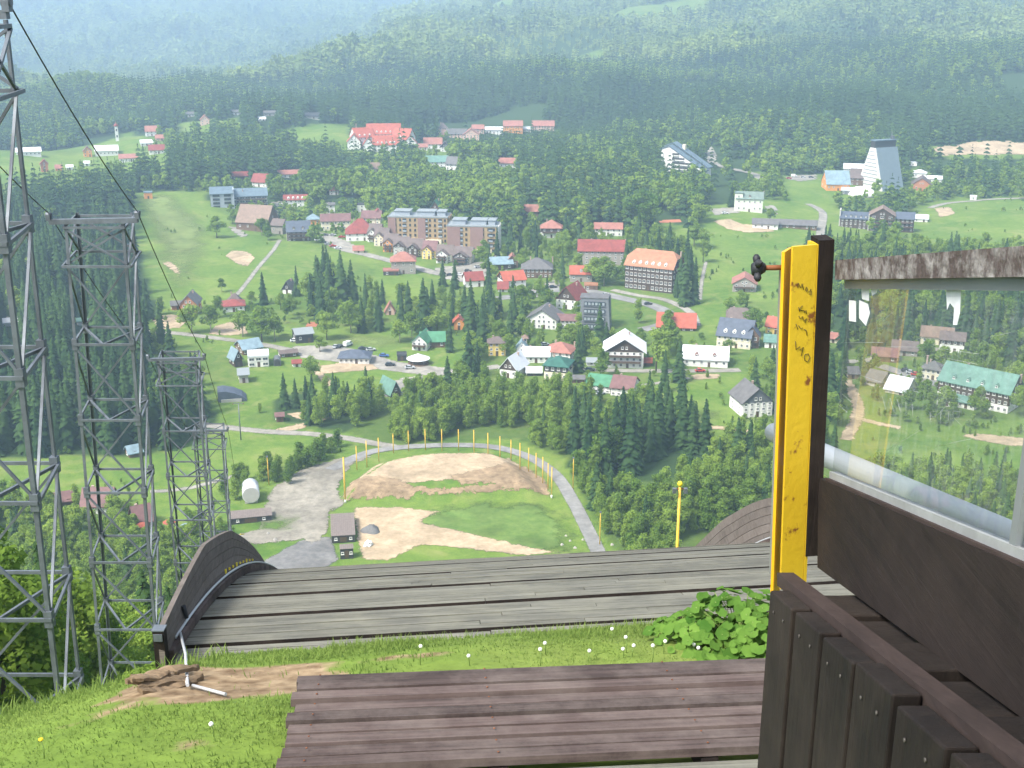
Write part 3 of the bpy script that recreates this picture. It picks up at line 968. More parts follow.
def roof_obj(rt, W, D, H, Rr, kind, m, over=.7, t=.28, M=None):
    b = MB(); b.M = M
    w, d = W / 2, D / 2
    if kind in ('gs', 'gf'):
        if kind == 'gf':
            w, d = d, w
        # ridge along the first axis (length 2w), slopes across the second (half-span d)
        sl = Rr / d
        e = d + over
        L = w + over * .8
        poly = [(-e, H - over * sl), (0, H + Rr), (e, H - over * sl), (e, H - over * sl + t), (0, H + Rr + t * 1.15), (-e, H - over * sl + t)]
        b.prism(poly, -L, L, 'x' if kind == 'gs' else 'y')
    elif kind in ('hip', 'pyr', 'half'):
        e = over
        rl = max(0.0, w - d) if kind == 'hip' else (0.05 if kind == 'pyr' else w - d * .35)
        if kind != 'pyr' and D > W:
            rl = 0.05
        zb = H - over * Rr / d * .9
        vs = [(-w - e, -d - e, zb), (w + e, -d - e, zb), (w + e, d + e, zb), (-w - e, d + e, zb)]
        vs += [(x, y, z + t) for x, y, z in vs]
        if kind == 'half':
            # half-hipped gables: the hip starts high
            q = .55
            zz = zb + t + (H + Rr - zb) * q
            dd = (d + e) * (1 - q)
            vs += [(-w - e, -dd, zz), (w + e, -dd, zz), (w + e, dd, zz), (-w - e, dd, zz), (-rl, 0, H + Rr + t), (rl, 0, H + Rr + t)]
            fs = [(3, 2, 1, 0), (0, 1, 5, 4), (1, 2, 6, 5), (2, 3, 7, 6), (3, 0, 4, 7), (4, 5, 9, 13, 12, 8), (6, 7, 11, 12, 13, 10), (9, 10, 13), (11, 8, 12)]
            b.add(vs, fs)
            b.add([(-w - .02, -d, H), (-w - .02, d, H), (-w - .02, dd * .95, zz - .15), (-w - .02, -dd * .95, zz - .15)], [(0, 1, 2, 3), (3, 2, 1, 0)], 1)
        else:
            vs += [(-rl, 0, H + Rr + t), (rl, 0, H + Rr + t)]
            fs = [(3, 2, 1, 0), (0, 1, 5, 4), (1, 2, 6, 5), (2, 3, 7, 6), (3, 0, 4, 7), (4, 5, 9, 8), (5, 6, 9), (6, 7, 8, 9), (7, 4, 8)]
            b.add(vs, fs)
    elif kind == 'flat':
        b.box((0, 0, H + .2), (W + .5, D + .5, .4))
        for s in (-1, 1):
            b.box((0, s * (D / 2 + .12), H + .55), (W + .5, .25, .3))
            b.box((s * (W / 2 + .12), 0, H + .55), (.25, D - .02, .3))
    elif kind == 'shed':      # rises to the back
        b.add([(-w - over, -d - over, H - over * Rr / D), (w + over, -d - over, H - over * Rr / D), (w + over, d + over, H + Rr + over * Rr / D), (-w - over, d + over, H + Rr + over * Rr / D)] +
              [(-w - over, -d - over, H - over * Rr / D + t), (w + over, -d - over, H - over * Rr / D + t), (w + over, d + over, H + Rr + t + over * Rr / D), (-w - over, d + over, H + Rr + t + over * Rr / D)],
              [(3, 2, 1, 0), (4, 5, 6, 7), (0, 1, 5, 4), (1, 2, 6, 5), (2, 3, 7, 6), (3, 0, 4, 7)])
    return b.build('roof', [m, m], rt)

def wall_obj(rt, W, D, H, Rr, kind, m, z0=-2.0, M=None, name='wall'):
    b = MB(); b.M = M
    w, d = W / 2, D / 2
    if kind == 'gs':
        b.prism([(-d, z0), (d, z0), (d, H), (0, H + Rr), (-d, H)], -w, w, 'x')
    elif kind == 'gf':
        b.prism([(-w, z0), (w, z0), (w, H), (0, H + Rr), (-w, H)], -d, d, 'y')
    elif kind == 'shed':
        b.prism([(-d, z0), (d, z0), (d, H + Rr), (-d, H)], -w, w, 'x')
    else:
        b.box((0, 0, (H + z0) / 2), (W, D, H - z0))
    return b.build(name, m, rt)

def block(rt, ox, oy, W, D, H, Rr, kind='gs', wc='white', rc='red', rz=0.0, st=2, nw=None, ns=2, chim=1, top=None, topm='timber', gable=None, door=True, bal=0, dark=False, over=.7, ww=1.1, wh=1.3, plinth=None, base_z=0.0, dorm=0, dormc=None):
    """a wing of a building: walls, roof, windows, chimney, balconies"""
    M = Matrix.Translation((ox, oy, base_z)) @ Matrix.Rotation(rz, 4, 'Z')
    def P(x, y, z):
        return M @ Vector((x, y, z))
    wall_obj(rt, W, D, H, Rr, kind, WALL[wc], M=M)
    rf = roof_obj(rt, W, D, H, Rr, kind, ROOF[rc], over, M=M)
    sh = H / st
    if top:              # storeys clad in another material from this height up
        b = MB(); b.M = M
        e = .06
        if kind == 'gf':
            b.prism([(-W / 2 - e, top), (W / 2 + e, top), (W / 2 + e, H - .02), (0, H + Rr - .05), (-W / 2 - e, H - .02)], -D / 2 - e, D / 2 + e, 'y')
        elif kind == 'gs':
            b.prism([(-D / 2 - e, top), (D / 2 + e, top), (D / 2 + e, H - .02), (0, H + Rr - .05), (-D / 2 - e, H - .02)], -W / 2 - e, W / 2 + e, 'x')
        else:
            b.box((0, 0, (top + H) / 2), (W + 2 * e, D + 2 * e, H - top - .02))
        b.build('upper_wall', WALL[topm], rt)
    elif gable:
        b = MB(); b.M = M
        e = .06
        if kind == 'gf':
            b.prism([(-W / 2 - e, H - .5), (W / 2 + e, H - .5), (W / 2 + e, H - .02), (0, H + Rr - .05), (-W / 2 - e, H - .02)], -D / 2 - e, D / 2 + e, 'y')
        else:
            b.prism([(-D / 2 - e, H - .5), (D / 2 + e, H - .5), (D / 2 + e, H - .02), (0, H + Rr - .05), (-D / 2 - e, H - .02)], -W / 2 - e, W / 2 + e, 'x')
        b.build('gable', WALL[gable], rt)
    if nw is None:
        nw = max(1, int(W / 3.2))
    pr = .10
    wh = min(wh, sh * .58)
    for s in range(st):
        z = sh * (s + .55)
        for i in range(nw):
            x = (i + .5) / nw * W - W / 2
            if door and s == 0 and i == nw // 2:
                b = MB()
                b.box((0, 0, 1.05), (1.1, .16, 2.1))
                o = b.build('door', DOORM, rt)
                o.location = P(x, -D / 2 - .04, 0); o.rotation_euler = (0, 0, rz)
                continue
            put_window(rt, P(x, -D / 2 - pr, z), ww, wh, rz, dark)
        for i in range(ns):
            y = (i + .5) / ns * D - D / 2
            side = 1 if (M.translation.x + rt.location.x) < 0 else -1
            sgn = 1 if (rt.rotation_euler.z + rz) < -.12 or (abs(rt.rotation_euler.z + rz) <= .12 and side > 0) else -1
            put_window(rt, P(sgn * (W / 2 + pr), y, z), ww, wh, rz + sgn * math.pi / 2, dark)
    if kind == 'gf' and Rr > 2.4:
        for dx in ((-.9, .9) if W > 7 else (0,)):
            put_window(rt, P(dx, -D / 2 - pr, H + Rr * .25), .9, 1.1, rz, dark)
    if kind == 'gs' and Rr > 2.6:
        for sgn in (-1, 1):
            put_window(rt, P(sgn * (W / 2 + pr), 0, H + Rr * .28), .9, 1.1, rz + sgn * math.pi / 2, dark)
    for c in range(chim):
        b = MB()
        x, y = ((.22 + .3 * c) * W * (1 if c % 2 else -1), D * .12) if kind != 'gf' else (W * .12, (.2 - .35 * c) * D)
        q = .62
        zr = H + Rr * .50
        b.box((0, 0, Rr * .22 + .3), (q, q, Rr * .44 + .9)); b.box((0, 0, Rr * .44 + .80), (q + .2, q + .2, .16))
        o = b.build('chimney', CHIM, rf)
        o.location = P(x, y, zr - .3); o.rotation_euler = (0, 0, rz)
    for k in range(bal):
        z = sh * (k + 1)
        b = MB(); b.M = M
        b.box((0, -D / 2 - .75, z), (W * .86, 1.4, .15))
        b.box((0, -D / 2 - 1.42, z + .5), (W * .86, .07, .8))
        for s in (-1, 1):
            b.box((s * W * .43, -D / 2 - .75, z + .5), (.07, 1.3, .8))
        b.build('balcony', RAILM, rt)
    for k in range(dorm):
        x = (k + .5) / dorm * W * .8 - W * .4
        b = MB(); b.M = M
        sl = Rr / (D / 2)
        y0 = -D / 2 + .9
        z0_ = H + .9 * sl
        b.prism([(x - .8, z0_), (x + .8, z0_), (x + .8, z0_ + 1.1), (x, z0_ + 1.8), (x - .8, z0_ + 1.1)], y0, y0 + 2.6, 'y')
        dm = b.build('dormer', [WALL[dormc] if dormc else ROOF[rc]], rt)
        put_window(dm, P(x, y0 - pr, z0_ + .62), .9, .8, rz)
    return rf

HOUSES = []     # (picture box, distance): trees that would hide a house are left out
BLOCKED = []    # footprints
def spot(px, py, back=0.0):
    """ground point under a picture position, and the turn that faces the camera there"""
    x, y = hit(px, py, 150)
    return x, y, -math.atan2(x, y)
def sc_at(px, py):
    x, y = hit(px, py, 150)
    return depth_of(x, y, float(ground(x, y))) / FPX, math.atan2(CZ - float(ground(x, y)), math.hypot(x, y))

def house(px, py, w, hw, hr, label, dep=None, yaw=0.0, kind='gs', name='house', cat='house', group=None, **k):
    """px,py: middle of the foot of its front; w, hw, hr: width, wall and roof height as seen"""
    s, el = sc_at(px, py)
    x, y, az = spot(px, py)
    yr = R(yaw)
    Wm = w * s
    D = dep if dep else max(4.5, min(13.0, Wm * .8))
    if kind in ('gf',):
        D = dep if dep else max(5.0, min(14.0, Wm * 1.15))
    if abs(yaw) > 8:
        Wm = max(Wm * .4, (Wm - D * abs(math.sin(yr)) * .8) / math.cos(yr))
    H = hw * s / math.cos(el)
    if kind == 'gf':
        Rr = max(hr * s / math.cos(el) * .9, Wm * .16)
    elif kind == 'flat':
        Rr = .3
    else:
        Rr = max((hr * s - D / 2 * math.sin(el)) / math.cos(el), D * .17)
    rz = az + yr
    cx, cy = x - math.sin(rz) * D / 2 * -1 * -1, y + math.cos(rz) * D / 2
    cx = x - math.sin(rz) * D / 2
    gzs = min(gz(cx, cy), gz(x, y)) + .05
    rt = root(name, label, cat, (cx, cy, gzs), rz, group)
    if name in ('house',) and w < 9:
        k.setdefault('ns', 1)
    block(rt, 0, 0, Wm, D, H, Rr, kind, **k)
    HOUSES.append((px - w / 2, py - hw - hr, px + w / 2, py, math.hypot(x, y)))
    BLOCKED.append((cx, cy, max(Wm, D) * .62))
    return rt

H = house
# --- far village at the left edge
H(29, 156, 23, 4, 2, 'long white factory hall at the far left edge of the valley', kind='shed', wc='white', rc='white', st=1, nw=6, dep=12, door=False, chim=0, cat='factory hall', name='factory_hall')
H(45, 172, 7, 8, 4, 'tall red-fronted house among the trees left of the power mast', wc='brick', rc='red', kind='gf', st=3)
H(59, 171, 6, 3, 3, 'tiny orange-walled cottage in the far left valley', wc='orange', rc='salmon', st=1)
H(70, 170, 6, 3, 2, 'tiny white cottage beside the far orange cottage', wc='white', rc='white', st=1)
H(87, 166, 5, 3, 2, 'small white shed far off below the long white works', wc='white', rc='white', st=1)
H(88, 157, 8, 6, 4, 'orange-gabled house at the left end of the white works', wc='orange', rc='mauve', kind='gf')
H(107, 156, 22, 5, 4, 'large white works building with pale roofs below the church tower', kind='shed', wc='white', rc='white', st=1, nw=6, dep=16, door=False, chim=0, cat='factory', name='factory_building')
H(129, 162, 18, 4, 4, 'long house with faded pink roof below the church', wc='white', rc='salmon', st=1)
H(157, 154, 15, 4, 5, 'red-roofed farmhouse right of the church tower at the wood edge', wc='white', rc='red', st=1)
H(147, 146, 12, 3, 3, 'low white house on the bright slope right of the church', wc='white', rc='white', st=1)
H(152, 136, 12, 5, 5, 'red-roofed white house highest on the far left slope', wc='white', rc='salmon')
H(160, 141, 8, 3, 3, 'pink-walled cottage under the highest far left house', wc='pink', rc='salmon', st=1)
H(205, 125, 9, 5, 5, 'pink gabled house alone on the far bright meadow', wc='pink', rc='salmon', kind='gf')
H(190, 117, 9, 3, 2, 'white cottage on the far meadow left of the pink gable', wc='white', rc='grey', st=1)
H(236, 115, 11, 3, 2, 'long white cottage on the far meadow right of the pink gable', wc='white', rc='grey', st=1)
H(270, 116, 12, 3, 2, 'grey-roofed farmhouse at the wood edge on the far meadow', wc='grey', rc='grey', st=1)
H(312, 119, 15, 3, 3, 'dark-roofed farmstead under the forested ridge left of centre', wc='grey', rc='dark', st=1)
H(262, 121, 7, 2, 2, 'tiny white hut on the far meadow edge', wc='white', rc='white', st=1)
# church tower
s_, e_ = sc_at(117.5, 141); x_, y_, a_ = spot(117.5, 141)
t = root('church_tower', 'slim white church tower with small red cap on the far slope', 'church tower', (x_, y_, gz(x_, y_)), a_)
b = MB(); b.box((0, 0, 14 * s_ / 2 - 1), (3.0 * s_, 3.0 * s_, 14 * s_ + 2)); b.box((0, 0, 14 * s_ + .2), (3.5 * s_, 3.5 * s_, .4)); b.build('wall', WALL['white'], t)
b = MB(); b.lathe([(2.3 * s_, 14 * s_ + .4), (2.5 * s_, 15 * s_), (1.7 * s_, 16.5 * s_), (.5 * s_, 17.3 * s_), (.12, 19 * s_)], n=8); b.build('roof', ROOF['red'], t)
for k in range(2):
    put_window(t, (0, -1.5 * s_ - .1, (5 + 6 * k) * s_), 1.2, 2.0, 0, True)
# --- hut on the ski meadow
H(148.5, 199, 8, 6, 4, 'orange chairlift hut under a flat pale roof at the top of the ski meadow', kind='flat', wc='orange', rc='paleblue', st=1, nw=1, ns=1, chim=0, cat='lift hut', name='lift_hut')
# --- behind the grey apartment block
H(240, 179, 16, 3, 4, 'low red-roofed house behind the grey apartment block', wc='timber', rc='red', st=1)
H(259, 187, 20, 5, 8, 'red-roofed white house stepping down behind the apartment block', wc='white', rc='red', yaw=-25)
H(290, 178, 23, 4, 4, 'long white house with pinkish roof half hidden by trees', wc='white', rc='salmon', st=1)
H(296, 207, 23, 7, 5, 'red-roofed house with a row of white dormers above the car yard', wc='white', rc='red', dorm=4, dormc='white')
H(334, 195, 9, 5, 3, 'pink-roofed house showing between trees above the village', wc='white', rc='salmon')
H(331, 213, 8, 8, 2, 'white house front among trees behind the cream hotel', wc='white', rc='grey')
H(375, 172, 9, 4, 5, 'small house with pale tan roof alone in the wood below the red hotel', wc='cream', rc='tan', st=1)
# --- grey apartment block: two wings
s_, e_ = sc_at(222, 208); x_, y_, a_ = spot(238, 207.5)
t = root('apartment_block', 'blue-grey apartment block with dark balcony bands beside the ski meadow', 'apartment block', (x_, y_ + 6, gz(x_, y_)), a_)
block(t, -17 * s_, -3, 22 * s_, 12, 15 * s_, 4 * s_, 'shed', 'bluegrey', 'blue', st=4, nw=2, ns=2, chim=0, ww=4.6, wh=1.6, dark=True)
block(t, 11 * s_, 0, 33 * s_, 11, 11 * s_, 5 * s_, 'shed', 'slate', 'blue', st=3, nw=6, ns=2, chim=1, ww=3.4, wh=1.5, dark=False, bal=2)
b = MB(); b.box((-5.6 * s_, -3.2, 9 * s_), (1.2 * s_, 12.6, 20 * s_)); b.build('firewall', WALL['bluegrey'], t)
HOUSES.append((209, 187, 266, 208, math.hypot(x_, y_))); BLOCKED.append((x_, y_ + 5, 24))
# --- barn with pink roof
t = H(252, 231, 40, 9, 17, 'big brown barn with wide faded pink roof beside the meadow', yaw=-28, dep=17, wc='brown', rc='tan', st=1, nw=4, chim=0, cat='barn', name='barn')
H(277, 234, 16, 9, 6, 'brown-roofed lower annexe standing right of the big barn', yaw=-28, wc='stone', rc='browngrey', st=1, cat='barn', name='barn')
H(299, 241, 23, 10, 10, 'dark timber guest house with two roof gables at the end of the meadow path', wc='timber', rc='bluedark', st=3, nw=5, bal=2, dorm=2, dormc='timber', cat='guest house', name='guest_house', dep=11)
H(313.5, 225, 12, 6, 5, 'small orange kiosk with pale teal pyramid roof', kind='pyr', wc='orange', rc='paleblue', st=1, nw=3, chim=0, cat='kiosk', name='kiosk')
H(336, 230, 29, 9, 7, 'long cream hotel with mauve-red roof at the left of the village street', wc='cream', rc='mauve', st=2, nw=7, chim=2, cat='hotel', name='hotel')
H(361, 241, 29, 8, 14, 'white inn with broad crimson hipped roof on the village street', kind='hip', wc='white', rc='red', st=2, nw=4, gable='timber' if False else None, dep=15, cat='inn', name='inn', chim=2)
H(371, 224, 21, 6, 7, 'crimson-roofed house behind the broad-roofed white inn', wc='cream', rc='mauve', yaw=-10)
H(362, 212, 9, 7, 2, 'little white flat-topped house above the crimson roofs', kind='flat', wc='white', rc='dark', chim=0)
H(378, 222, 12, 6, 6, 'white gabled annexe at the right of the crimson roofs', kind='gf', wc='white', rc='red')
# --- brown hotel
def brown_hotel(cx_, py, wA, name_label, yaw, nst, left):
    s, el = sc_at(cx_, py); x, y, a = spot(cx_, py)
    t = root('hotel', name_label, 'hotel', (x - math.sin(a + yaw) * 8, y + math.cos(a + yaw) * 8, gz(x, y)), a + yaw)
    Wm, Hh = wA * s, nst * 3.15
    block(t, 0, 0, Wm, 16, Hh, .3, 'flat', 'ochre', 'metal', st=nst, nw=int(Wm / 3.0), ns=4, chim=0, ww=1.2, wh=1.5, dark=True, door=False)
    for q in ((-.43, .07) if left else (-.36, .1)):
        b = MB(); b.box((q * Wm, -8.3, Hh / 2), (Wm * (.13 if left else .26), .8, Hh - .6)); b.build('mauve_bay', WALL['mauve'], t)
    for q in (-.22, .14, .38):
        b = MB()
        for k in range(nst):
            b.box((q * Wm, -8.12, 3.15 * k + 1.7), (2.3, .3, 1.7), 0); b.box((q * Wm, -8.34, 3.15 * k + 1.1), (2.4, .4, .9), 1)
        b.build('balcony_stack', [GLASS, WALL['bluegrey']], t)
    for q, w_ in ((-.28, .26), (.12, .3), (.38, .14)):
        b = MB(); b.box((q * Wm, 1.5, Hh + 1.7), (w_ * Wm, 9, 2.6), 0); b.box((q * Wm, 1.5, Hh + 3.1), (w_ * Wm + .8, 10, .25), 1)
        b.build('penthouse', [WALL['bluegrey'], ROOF['metal']], t)
    b = MB()
    for q in (-.3, 0, .3):
        b.box((Wm / 2 + .5, q * 16, Hh / 2), (1.0, 2.2, Hh + .8), 0)
    b.build('end_pier', [WALL['white'] if not left else WALL['ochre']], t)
    b = MB(); b.box((0, -8.9, 1.2), (Wm * .8, 2.2, 2.4)); b.build('ground_floor', WALL['cream'], t)
    HOUSES.append((cx_ - wA / 2, py - 30, cx_ + wA / 2, py, math.hypot(x, y) - 25)); BLOCKED.append((x, y + 8, 26)); BLOCKED.append((x + 14, y + 8, 18)); BLOCKED.append((x - 14, y + 8, 18))
brown_hotel(418, 243, 60, 'long ochre and mauve hotel block with flat grey roof above the town houses', R(-10), 5, True)
brown_hotel(472, 253, 50, 'shorter ochre hotel block with white end piers right of the long one', R(-8), 5, False)
# --- town houses in a row
for px, py, w, wc, rc, lab in [
    (374, 243, 12, 'white', 'browngrey', 'white gabled town house at the left end of the row'),
    (381, 247, 13, 'cream', 'browngrey', 'cream gabled town house second from the left in the row'),
    (390, 253, 13, 'orange', 'browngrey', 'bright orange gabled town house in the row below the hotel'),
    (401, 256, 14, 'grey', 'browngrey', 'pale grey gabled town house right of the orange one'),
    (415, 258, 14, 'timber', 'browngrey', 'dark timber-gabled town house in the middle of the row'),
    (429, 260, 13, 'yellow', 'mauve', 'bright yellow town house with mauve-red roof in the row'),
    (444, 264, 15, 'white', 'browngrey', 'white gabled town house right of the yellow one'),
    (462, 266, 18, 'slate', 'browngrey', 'grey town house with balconies at the right end of the row')]:
    t = H(px, py - 2, w + 3.5, 8, 9, lab, kind='gs', wc='cream' if wc in ('timber', 'slate') else wc, rc=rc, st=3, nw=3, ns=1, dep=11, yaw=-14, cat='town house', name='town_house', group='town houses in a row')
    s_, e_ = sc_at(px, py)
    block(t, -.6, -7.0, (w - 3.5) * s_, 3.4, 8.6 * s_, 4.2 * s_, 'gf', wc, rc, st=3, nw=2, ns=1, chim=0, bal=2 if wc in ('slate', 'white', 'orange') else 0, gable='timber' if wc in ('grey', 'slate') else None)
H(403.6, 274, 24, 13, 9, 'square cream house with pink hipped roof below the town houses', kind='hip', wc='stone', rc='salmon', st=2, nw=3)
H(391, 275.5, 15, 4, 2, 'low open shed with red-brown flat roof on the grass', kind='flat', wc='dark', rc='salmon', st=1, nw=2, chim=0, cat='shed', name='shed')
H(358.6, 253, 10, 3, 4, 'small pinkish roofed stall beside the village street', wc='cream', rc='salmon', st=1, chim=0, cat='stall', name='stall')
H(475, 287, 20, 7, 8, 'white house with deep pink gabled roof above the dark spruces', wc='white', rc='red', yaw=12)
H(435, 216, 13, 7, 9, 'dark chalet with steep bright green roof behind the ochre hotel', kind='gf', wc='timber', rc='green', st=2, bal=2, yaw=-15, cat='chalet', name='chalet')
# --- restaurant group
H(502, 270, 22, 6, 7, 'timber restaurant wing with teal and pink roof', wc='timber', rc='paleblue', st=1, dep=11, cat='restaurant', name='restaurant', yaw=8)
H(512, 268, 12, 6, 7, 'brown gabled hall between the two restaurant wings', wc='brown', rc='salmon', kind='gf', st=2, cat='restaurant', name='restaurant')
H(537, 278, 30, 9, 11, 'broad brown timber restaurant with stepped grey roofs', kind='hip', wc='brown', rc='grey', st=2, nw=7, dep=15, cat='restaurant', name='restaurant', chim=2)
H(515, 290, 27, 10, 9, 'white house with bright orange-red roof and dark gables', wc='white', rc='coral', st=2, gable='timber', yaw=18)
H(503, 292, 10, 4, 6, 'small red-roofed annexe in front of the orange-red roofed house', wc='white', rc='red', st=1)
H(551.4, 238, 21, 10, 8, 'white villa with timber upper floor and salmon pyramid roof', kind='pyr', wc='white', rc='salmon', st=2, nw=3, top=3.6, topm='timber', cat='villa', name='villa', bal=1)
H(531, 217, 14, 6, 6, 'small pink-roofed cottage up in the wood above the salmon-roofed villa', wc='brown', rc='salmon', st=1, chim=2)
H(608, 236, 28, 7, 6, 'white house with faded pink roof and white end wall among trees', wc='white', rc='salmon', st=2)
t = H(601, 265, 46, 14, 11, 'long grey house with bright red roof and many roof windows', wc='stone', rc='red', st=3, nw=8, gable='timber', dep=13, chim=2)
H(581, 282, 22, 8, 8, 'small stone house with vivid red roof and central gable', wc='stone', rc='coral', st=1, dorm=1, dormc='stone')
H(591, 290, 13, 4, 2, 'kiosk with orange awning beside the village road', kind='flat', wc='brown', rc='orange', st=1, nw=2, chim=0, cat='kiosk', name='kiosk')
# --- big orange roofed hotel
t = H(648, 291, 56, 24, 17, 'big dark hotel with orange half-hipped roof and white window rows', kind='half', yaw=-20, dep=17, wc='timber', rc='orange', st=4, nw=11, ns=4, chim=2, dorm=6, dormc='white', cat='hotel', name='hotel', ww=1.5, wh=1.7)
H(566, 309, 29, 10, 13, 'chalet with red roof and dark timber gable beside the village road', kind='gf', yaw=-22, wc='white', rc='red', st=2, gable='timber', cat='chalet', name='chalet', dep=15)
# --- grey gabled house with mauve wing
s_, e_ = sc_at(548, 329); x_, y_, a_ = spot(548, 329)
t = root('guest_house', 'wide white guest house with grey asymmetric roof and mauve wing', 'guest house', (x_, y_ + 7, gz(x_, y_)), a_)
block(t, -3 * s_, 0, 30 * s_, 14, 10 * s_, 9.5 * s_, 'gf', 'white', 'grey', st=2, nw=6, chim=1, over=1.0, rz=R(-12))
block(t, 18 * s_, -1, 24 * s_, 8, 8 * s_, 4 * s_, 'gs', 'white', 'mauve', st=2, nw=6, chim=0, rz=R(-4))
HOUSES.append((528, 303, 582, 330, math.hypot(x_, y_))); BLOCKED.append((x_, y_ + 7, 14)); BLOCKED.append((x_ + 9, y_ + 6, 9))
# --- dark slab hotel with leaning front
s_, e_ = sc_at(596, 331); x_, y_, a_ = spot(596, 331)
t = root('hotel', 'dark grey metal-clad hotel with leaning front and rows of recessed windows', 'hotel', (x_, y_ + 6, gz(x_, y_)), a_ + R(-4))
Hs, Ws = 31 * s_, 32 * s_
b = MB(); b.add([(-Ws / 2, -6, -2), (Ws / 2, -6, -2), (Ws / 2, 7, -2), (-Ws / 2, 7, -2), (-Ws * .44, -1.8, Hs), (Ws * .40, -1.8, Hs), (Ws * .44, 7, Hs), (-Ws * .46, 7, Hs)],
      [(3, 2, 1, 0), (4, 5, 6, 7), (0, 1, 5, 4), (1, 2, 6, 5), (2, 3, 7, 6), (3, 0, 4, 7)])
b.build('wall', WALL['slate'], t)
b = MB(); b.box((-.6, 2.6, Hs + .22), (Ws * .9, 9.4, .4)); b.build('roof', ROOF['grey'], t)
for k in range(4):
    f = (k + .62) / 4.3
    b = MB(); yk = -6 + 4.2 * f
    b.box((-.3, yk - .1, Hs * f), (Ws * .66, .7, 1.9), 1)
    for j in range(6):
        b.box((-.3 + (j - 2.5) * Ws * .11, yk - .5, Hs * f), (Ws * .075, .12, 1.2), 0)
    b.box((-.3, yk - .35, Hs * f - 1.05), (Ws * .70, .9, .2), 2)
    b.build('window_row', [mat('pane_light', (.32, .36, .40), .2, .3, .4), GLASS, WALL['slate']], t)
HOUSES.append((579, 296, 612, 331, math.hypot(x_, y_))); BLOCKED.append((x_, y_ + 6, 13))
H(676, 331, 38, 4, 14, 'wide low house under one large red roof beside the road bend', wc='timber', rc='coral', st=1, dep=14, gable='timber', chim=0)
H(624, 368, 38, 17, 13, 'large chalet with shallow white roof and dark balconies by the lower road', kind='gf', wc='white', rc='white', st=3, nw=6, bal=2, gable='timber', dep=15, cat='chalet', name='chalet', over=1.3)
H(645, 366, 12, 4, 4, 'low orange-roofed shed beside the white-roofed chalet', wc='brown', rc='coral', st=1, chim=0, cat='shed', name='shed')
# --- long house green and mauve
s_, e_ = sc_at(614, 394); x_, y_, a_ = spot(614, 394)
t = root('house', 'long white house whose roof is half bright green and half mauve', 'house', (x_, y_ + 5, gz(x_, y_)), a_ + R(-14))
block(t, -12 * s_, 0, 24 * s_, 10, 8 * s_, 7 * s_, 'gs', 'white', 'green', st=2, nw=5, chim=0, door=False)
block(t, 13 * s_, -1.2, 22 * s_, 11, 9 * s_, 8 * s_, 'gs', 'white', 'mauve', st=2, nw=4, chim=1, ns=3)
HOUSES.append((588, 372, 642, 395, math.hypot(x_, y_))); BLOCKED.append((x_, y_ + 5, 13))
# --- cluster by the road
H(508, 378, 26, 9, 12, 'white-roofed barn with dark timber gable facing the wood', kind='gf', wc='white', rc='white', st=1, nw=3, gable='timber', yaw=-24, cat='barn', name='barn', dep=12)
H(536, 363, 26, 7, 9, 'white-roofed long house behind the timber-gabled barn', wc='white', rc='white', st=1, nw=5)
H(522, 357, 10, 9, 7, 'pale blue-roofed house at the left of the white-roofed long house', wc='white', rc='paleblue', kind='gf')
H(534, 376, 14, 4, 5, 'low lean-to with white roof beside the timber-gabled barn', wc='dark', rc='white', st=1, chim=0, cat='shed', name='shed')
H(557, 362, 31, 10, 10, 'white house with large pink hipped roof above the green-roofed house', kind='hip', wc='white', rc='salmon', st=2, nw=4, ns=3, yaw=-16, chim=2)
H(555.5, 380, 28, 14, 10, 'square house with dark green hipped roof, timber top floor and cream base', kind='hip', wc='cream', rc='darkgreen', st=2, nw=4, top=3.2, topm='dark', yaw=-14, dep=10)
H(497, 356, 17, 13, 6, 'yellow villa half buried under tree crowns by the road', kind='hip', wc='yellow', rc='browngrey', st=3, nw=3, cat='villa', name='villa')
H(525, 349, 4, 11, 3, 'narrow tan stair tower beside the yellow villa', kind='pyr', wc='cream', rc='tan', st=2, nw=1, ns=1, dep=3, chim=0, cat='tower', name='stair_tower', door=False)
H(578, 383, 12, 4, 3, 'small red-brown shed with grey roof beside the green-roofed square house', wc='brown', rc='grey', st=1, nw=1, chim=0, cat='shed', name='shed')
H(591.5, 366, 9, 4, 4, 'small white shed with pale sheet roof beside the road', wc='white', rc='metal', st=1, nw=1, chim=0, cat='shed', name='shed', door=False)
# --- right of centre
H(705, 367, 44, 8, 13, 'white-roofed cottage with mauve dormer beside the lower road', wc='white', rc='white', st=1, nw=6, dorm=2, dormc='mauve', dep=13, chim=2)
H(738, 323, 22, 4, 11, 'steep brown-roofed house behind the slate-roofed guest house', kind='half', wc='brown', rc='browngrey', st=1)
H(733, 348, 38, 12, 17, 'large guest house with slate-blue roof and red-brown gables', wc='cream', rc='bluedark', st=2, nw=6, gable='brick', dep=13, yaw=-12, dorm=3, dormc='white', cat='guest house', name='guest_house')
H(751, 348, 15, 12, 10, 'brown half-timbered gable house joined at the right of the slate roof', kind='gf', wc='brown', rc='bluedark', st=2, bal=1)
H(772, 334, 17, 8, 9, 'yellow house with orange roof close to the yellow post', wc='yellow', rc='coral', st=2, nw=2, yaw=-20)
H(770, 348, 11, 6, 5, 'green awning hall behind the yellow post', kind='shed', wc='white', rc='teal', st=1, chim=0, cat='market hall', name='market_hall')
H(744, 292, 23, 8, 7, 'grey-walled chalet with pale pink roof alone on the right meadow', kind='gf', wc='stone', rc='salmon', st=2, bal=1, cat='chalet', name='chalet')
H(757, 417, 40, 15, 14, 'white house with grey roof and dark pointed gable at the meadow edge', kind='gf', wc='white', rc='grey', st=3, nw=5, gable='slate', yaw=24, dep=13)
